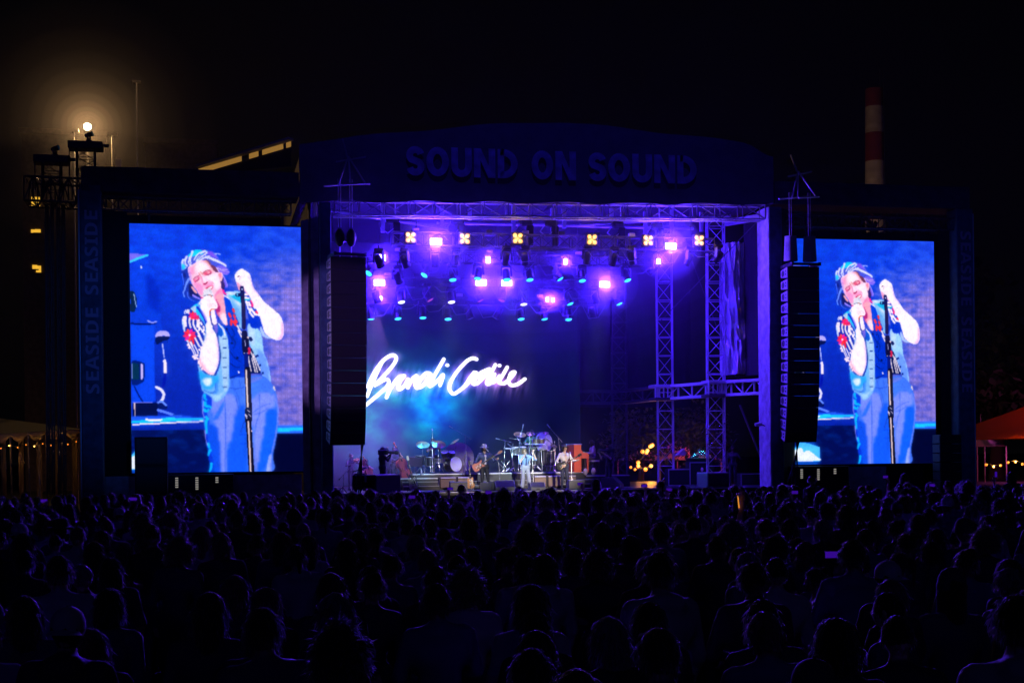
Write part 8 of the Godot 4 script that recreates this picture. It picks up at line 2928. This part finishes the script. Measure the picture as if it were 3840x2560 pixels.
func _ready() -> void:
	# camera: a lens shifted upwards, held almost level and a little tilted
	var cam := Camera3D.new()
	cam.name = "camera"
	cam.projection = Camera3D.PROJECTION_FRUSTUM
	cam.near = 0.5
	cam.far = 700.0
	cam.size = 2.0 * 784.0 / 3266.0 * 0.5
	cam.frustum_offset = Vector2(0, 256.0 / 3266.0 * 0.5)
	cam.position = Vector3(-13.559, 2.5, 56.733)
	cam.basis = Basis(Vector3.UP, deg_to_rad(-12)) * Basis(Vector3.BACK, deg_to_rad(-0.6))
	add_child(cam)
	cam.current = true
	var env := Environment.new()
	env.background_mode = Environment.BG_SKY
	var sky := ProceduralSkyMaterial.new()
	sky.sky_top_color = lin(0.0003, 0.0003, 0.0008)
	sky.sky_horizon_color = lin(0.0006, 0.0005, 0.0008)
	sky.ground_bottom_color = lin(0.0005, 0.0005, 0.001)
	sky.ground_horizon_color = lin(0.001, 0.001, 0.0014)
	env.sky = Sky.new()
	env.sky.sky_material = sky
	env.tonemap_mode = Environment.TONE_MAPPER_LINEAR
	env.tonemap_exposure = 1.0
	env.sdfgi_enabled = true
	env.ssao_enabled = true
	env.ssil_enabled = true
	env.volumetric_fog_enabled = true
	env.volumetric_fog_density = 0.0
	var we := WorldEnvironment.new()
	we.name = "environment"
	we.environment = env
	add_child(we)
	# faint blue fill light added from behind the crowd
	var night_fill := DirectionalLight3D.new()
	night_fill.name = "night_fill_light"
	night_fill.light_color = lin(0.05, 0.045, 1.0)
	night_fill.light_energy = 0.011
	night_fill.light_angular_distance = 12.0
	night_fill.shadow_enabled = true
	night_fill.basis = Basis.looking_at(Vector3(0.35, -0.55, -1.0))
	add_child(night_fill)
	materials()
	build_ground()
	build_stage()
	build_led_wall()
	build_screens()
	build_wings()
	build_background()
	build_arrays()
	build_towers()
	build_lights()
	build_follow_spots()
	build_added_lights()
	build_band()
	build_crowd()
	build_haze()

func build_haze() -> void:
	var list := [["stage_haze", Vector3(0, 7.0, -6.5), Vector3(18.8, 11.8, 12.0), 0.003, 0, "thin theatrical haze filling the stage"], ["night_mist", Vector3(0, 15.0, -4.0), Vector3(70, 26, 40), 0.0006, 1, "faint mist over the stage roof"]]
	for k in 5:
		list.append(["roof_haze", Vector3(-0.6, 10.4, -5.0), Vector3(18.0 + 1.2 * k, [3.6, 5.2, 7.0, 9.2, 12.0][k], 10.0 + k), [0.006, 0.0045, 0.003, 0.002, 0.0012][k], 1, "denser haze drifting among the lights under the stage roof, layer %s" % ["one", "two", "three", "four", "five"][k]])
	for k in 5:
		var s: float = [0.45, 0.62, 0.8, 1.0, 1.25][k]
		list.append(["smoke", Vector3(-7.6, 2.6, -4.8), Vector3(6.0, 5.2, 4.2) * s, [0.03, 0.022, 0.016, 0.011, 0.007][k], 1, "smoke drifting at the left side of the stage, layer %d" % (k + 1)])
		list.append(["smoke", Vector3(-3.2, 3.4, -6.8), Vector3(8.0, 5.5, 3.4) * s, [0.008, 0.007, 0.005, 0.004, 0.003][k], 1, "smoke drifting behind the left drum kit, layer %d" % (k + 1)])
	# mist shells added round the flood lamp imitate lens bloom, denser towards the lamp
	var lamp: Vector3 = Vector3(-19.376, 18.983, -17)
	for k in 12:
		var r := 0.35 * pow(1.3, k)
		list.append(["lamp_bloom_mist", lamp, Vector3(r, r, r) * 2.0, 0.6 * pow(r / 0.35, -2.4), 1, "mist added for the bloom of the flood lamp, layer %s of twelve" % ["one", "two", "three", "four", "five", "six", "seven", "eight", "nine", "ten", "eleven", "twelve"][k]])
	for p in puffs:  # haze balls added at the strobes to imitate lens bloom
		list.append(["strobe_bloom_mist", p[0], Vector3.ONE * p[1] * 2.0, p[2], 1, "haze ball added for the bloom of a violet strobe light"])
	for q in list:
		var f := FogVolume.new()
		f.name = numbered(q[0])
		f.shape = RenderingServer.FOG_VOLUME_SHAPE_ELLIPSOID if q[4] else RenderingServer.FOG_VOLUME_SHAPE_BOX
		f.size = q[2]
		f.position = q[1]
		var m := FogMaterial.new()
		m.density = q[3]
		m.albedo = Color(0.9, 0.9, 0.95)
		f.material = m
		add_child(f)
		f.set_meta("kind", "stuff")
		tag(f, q[5], "haze")
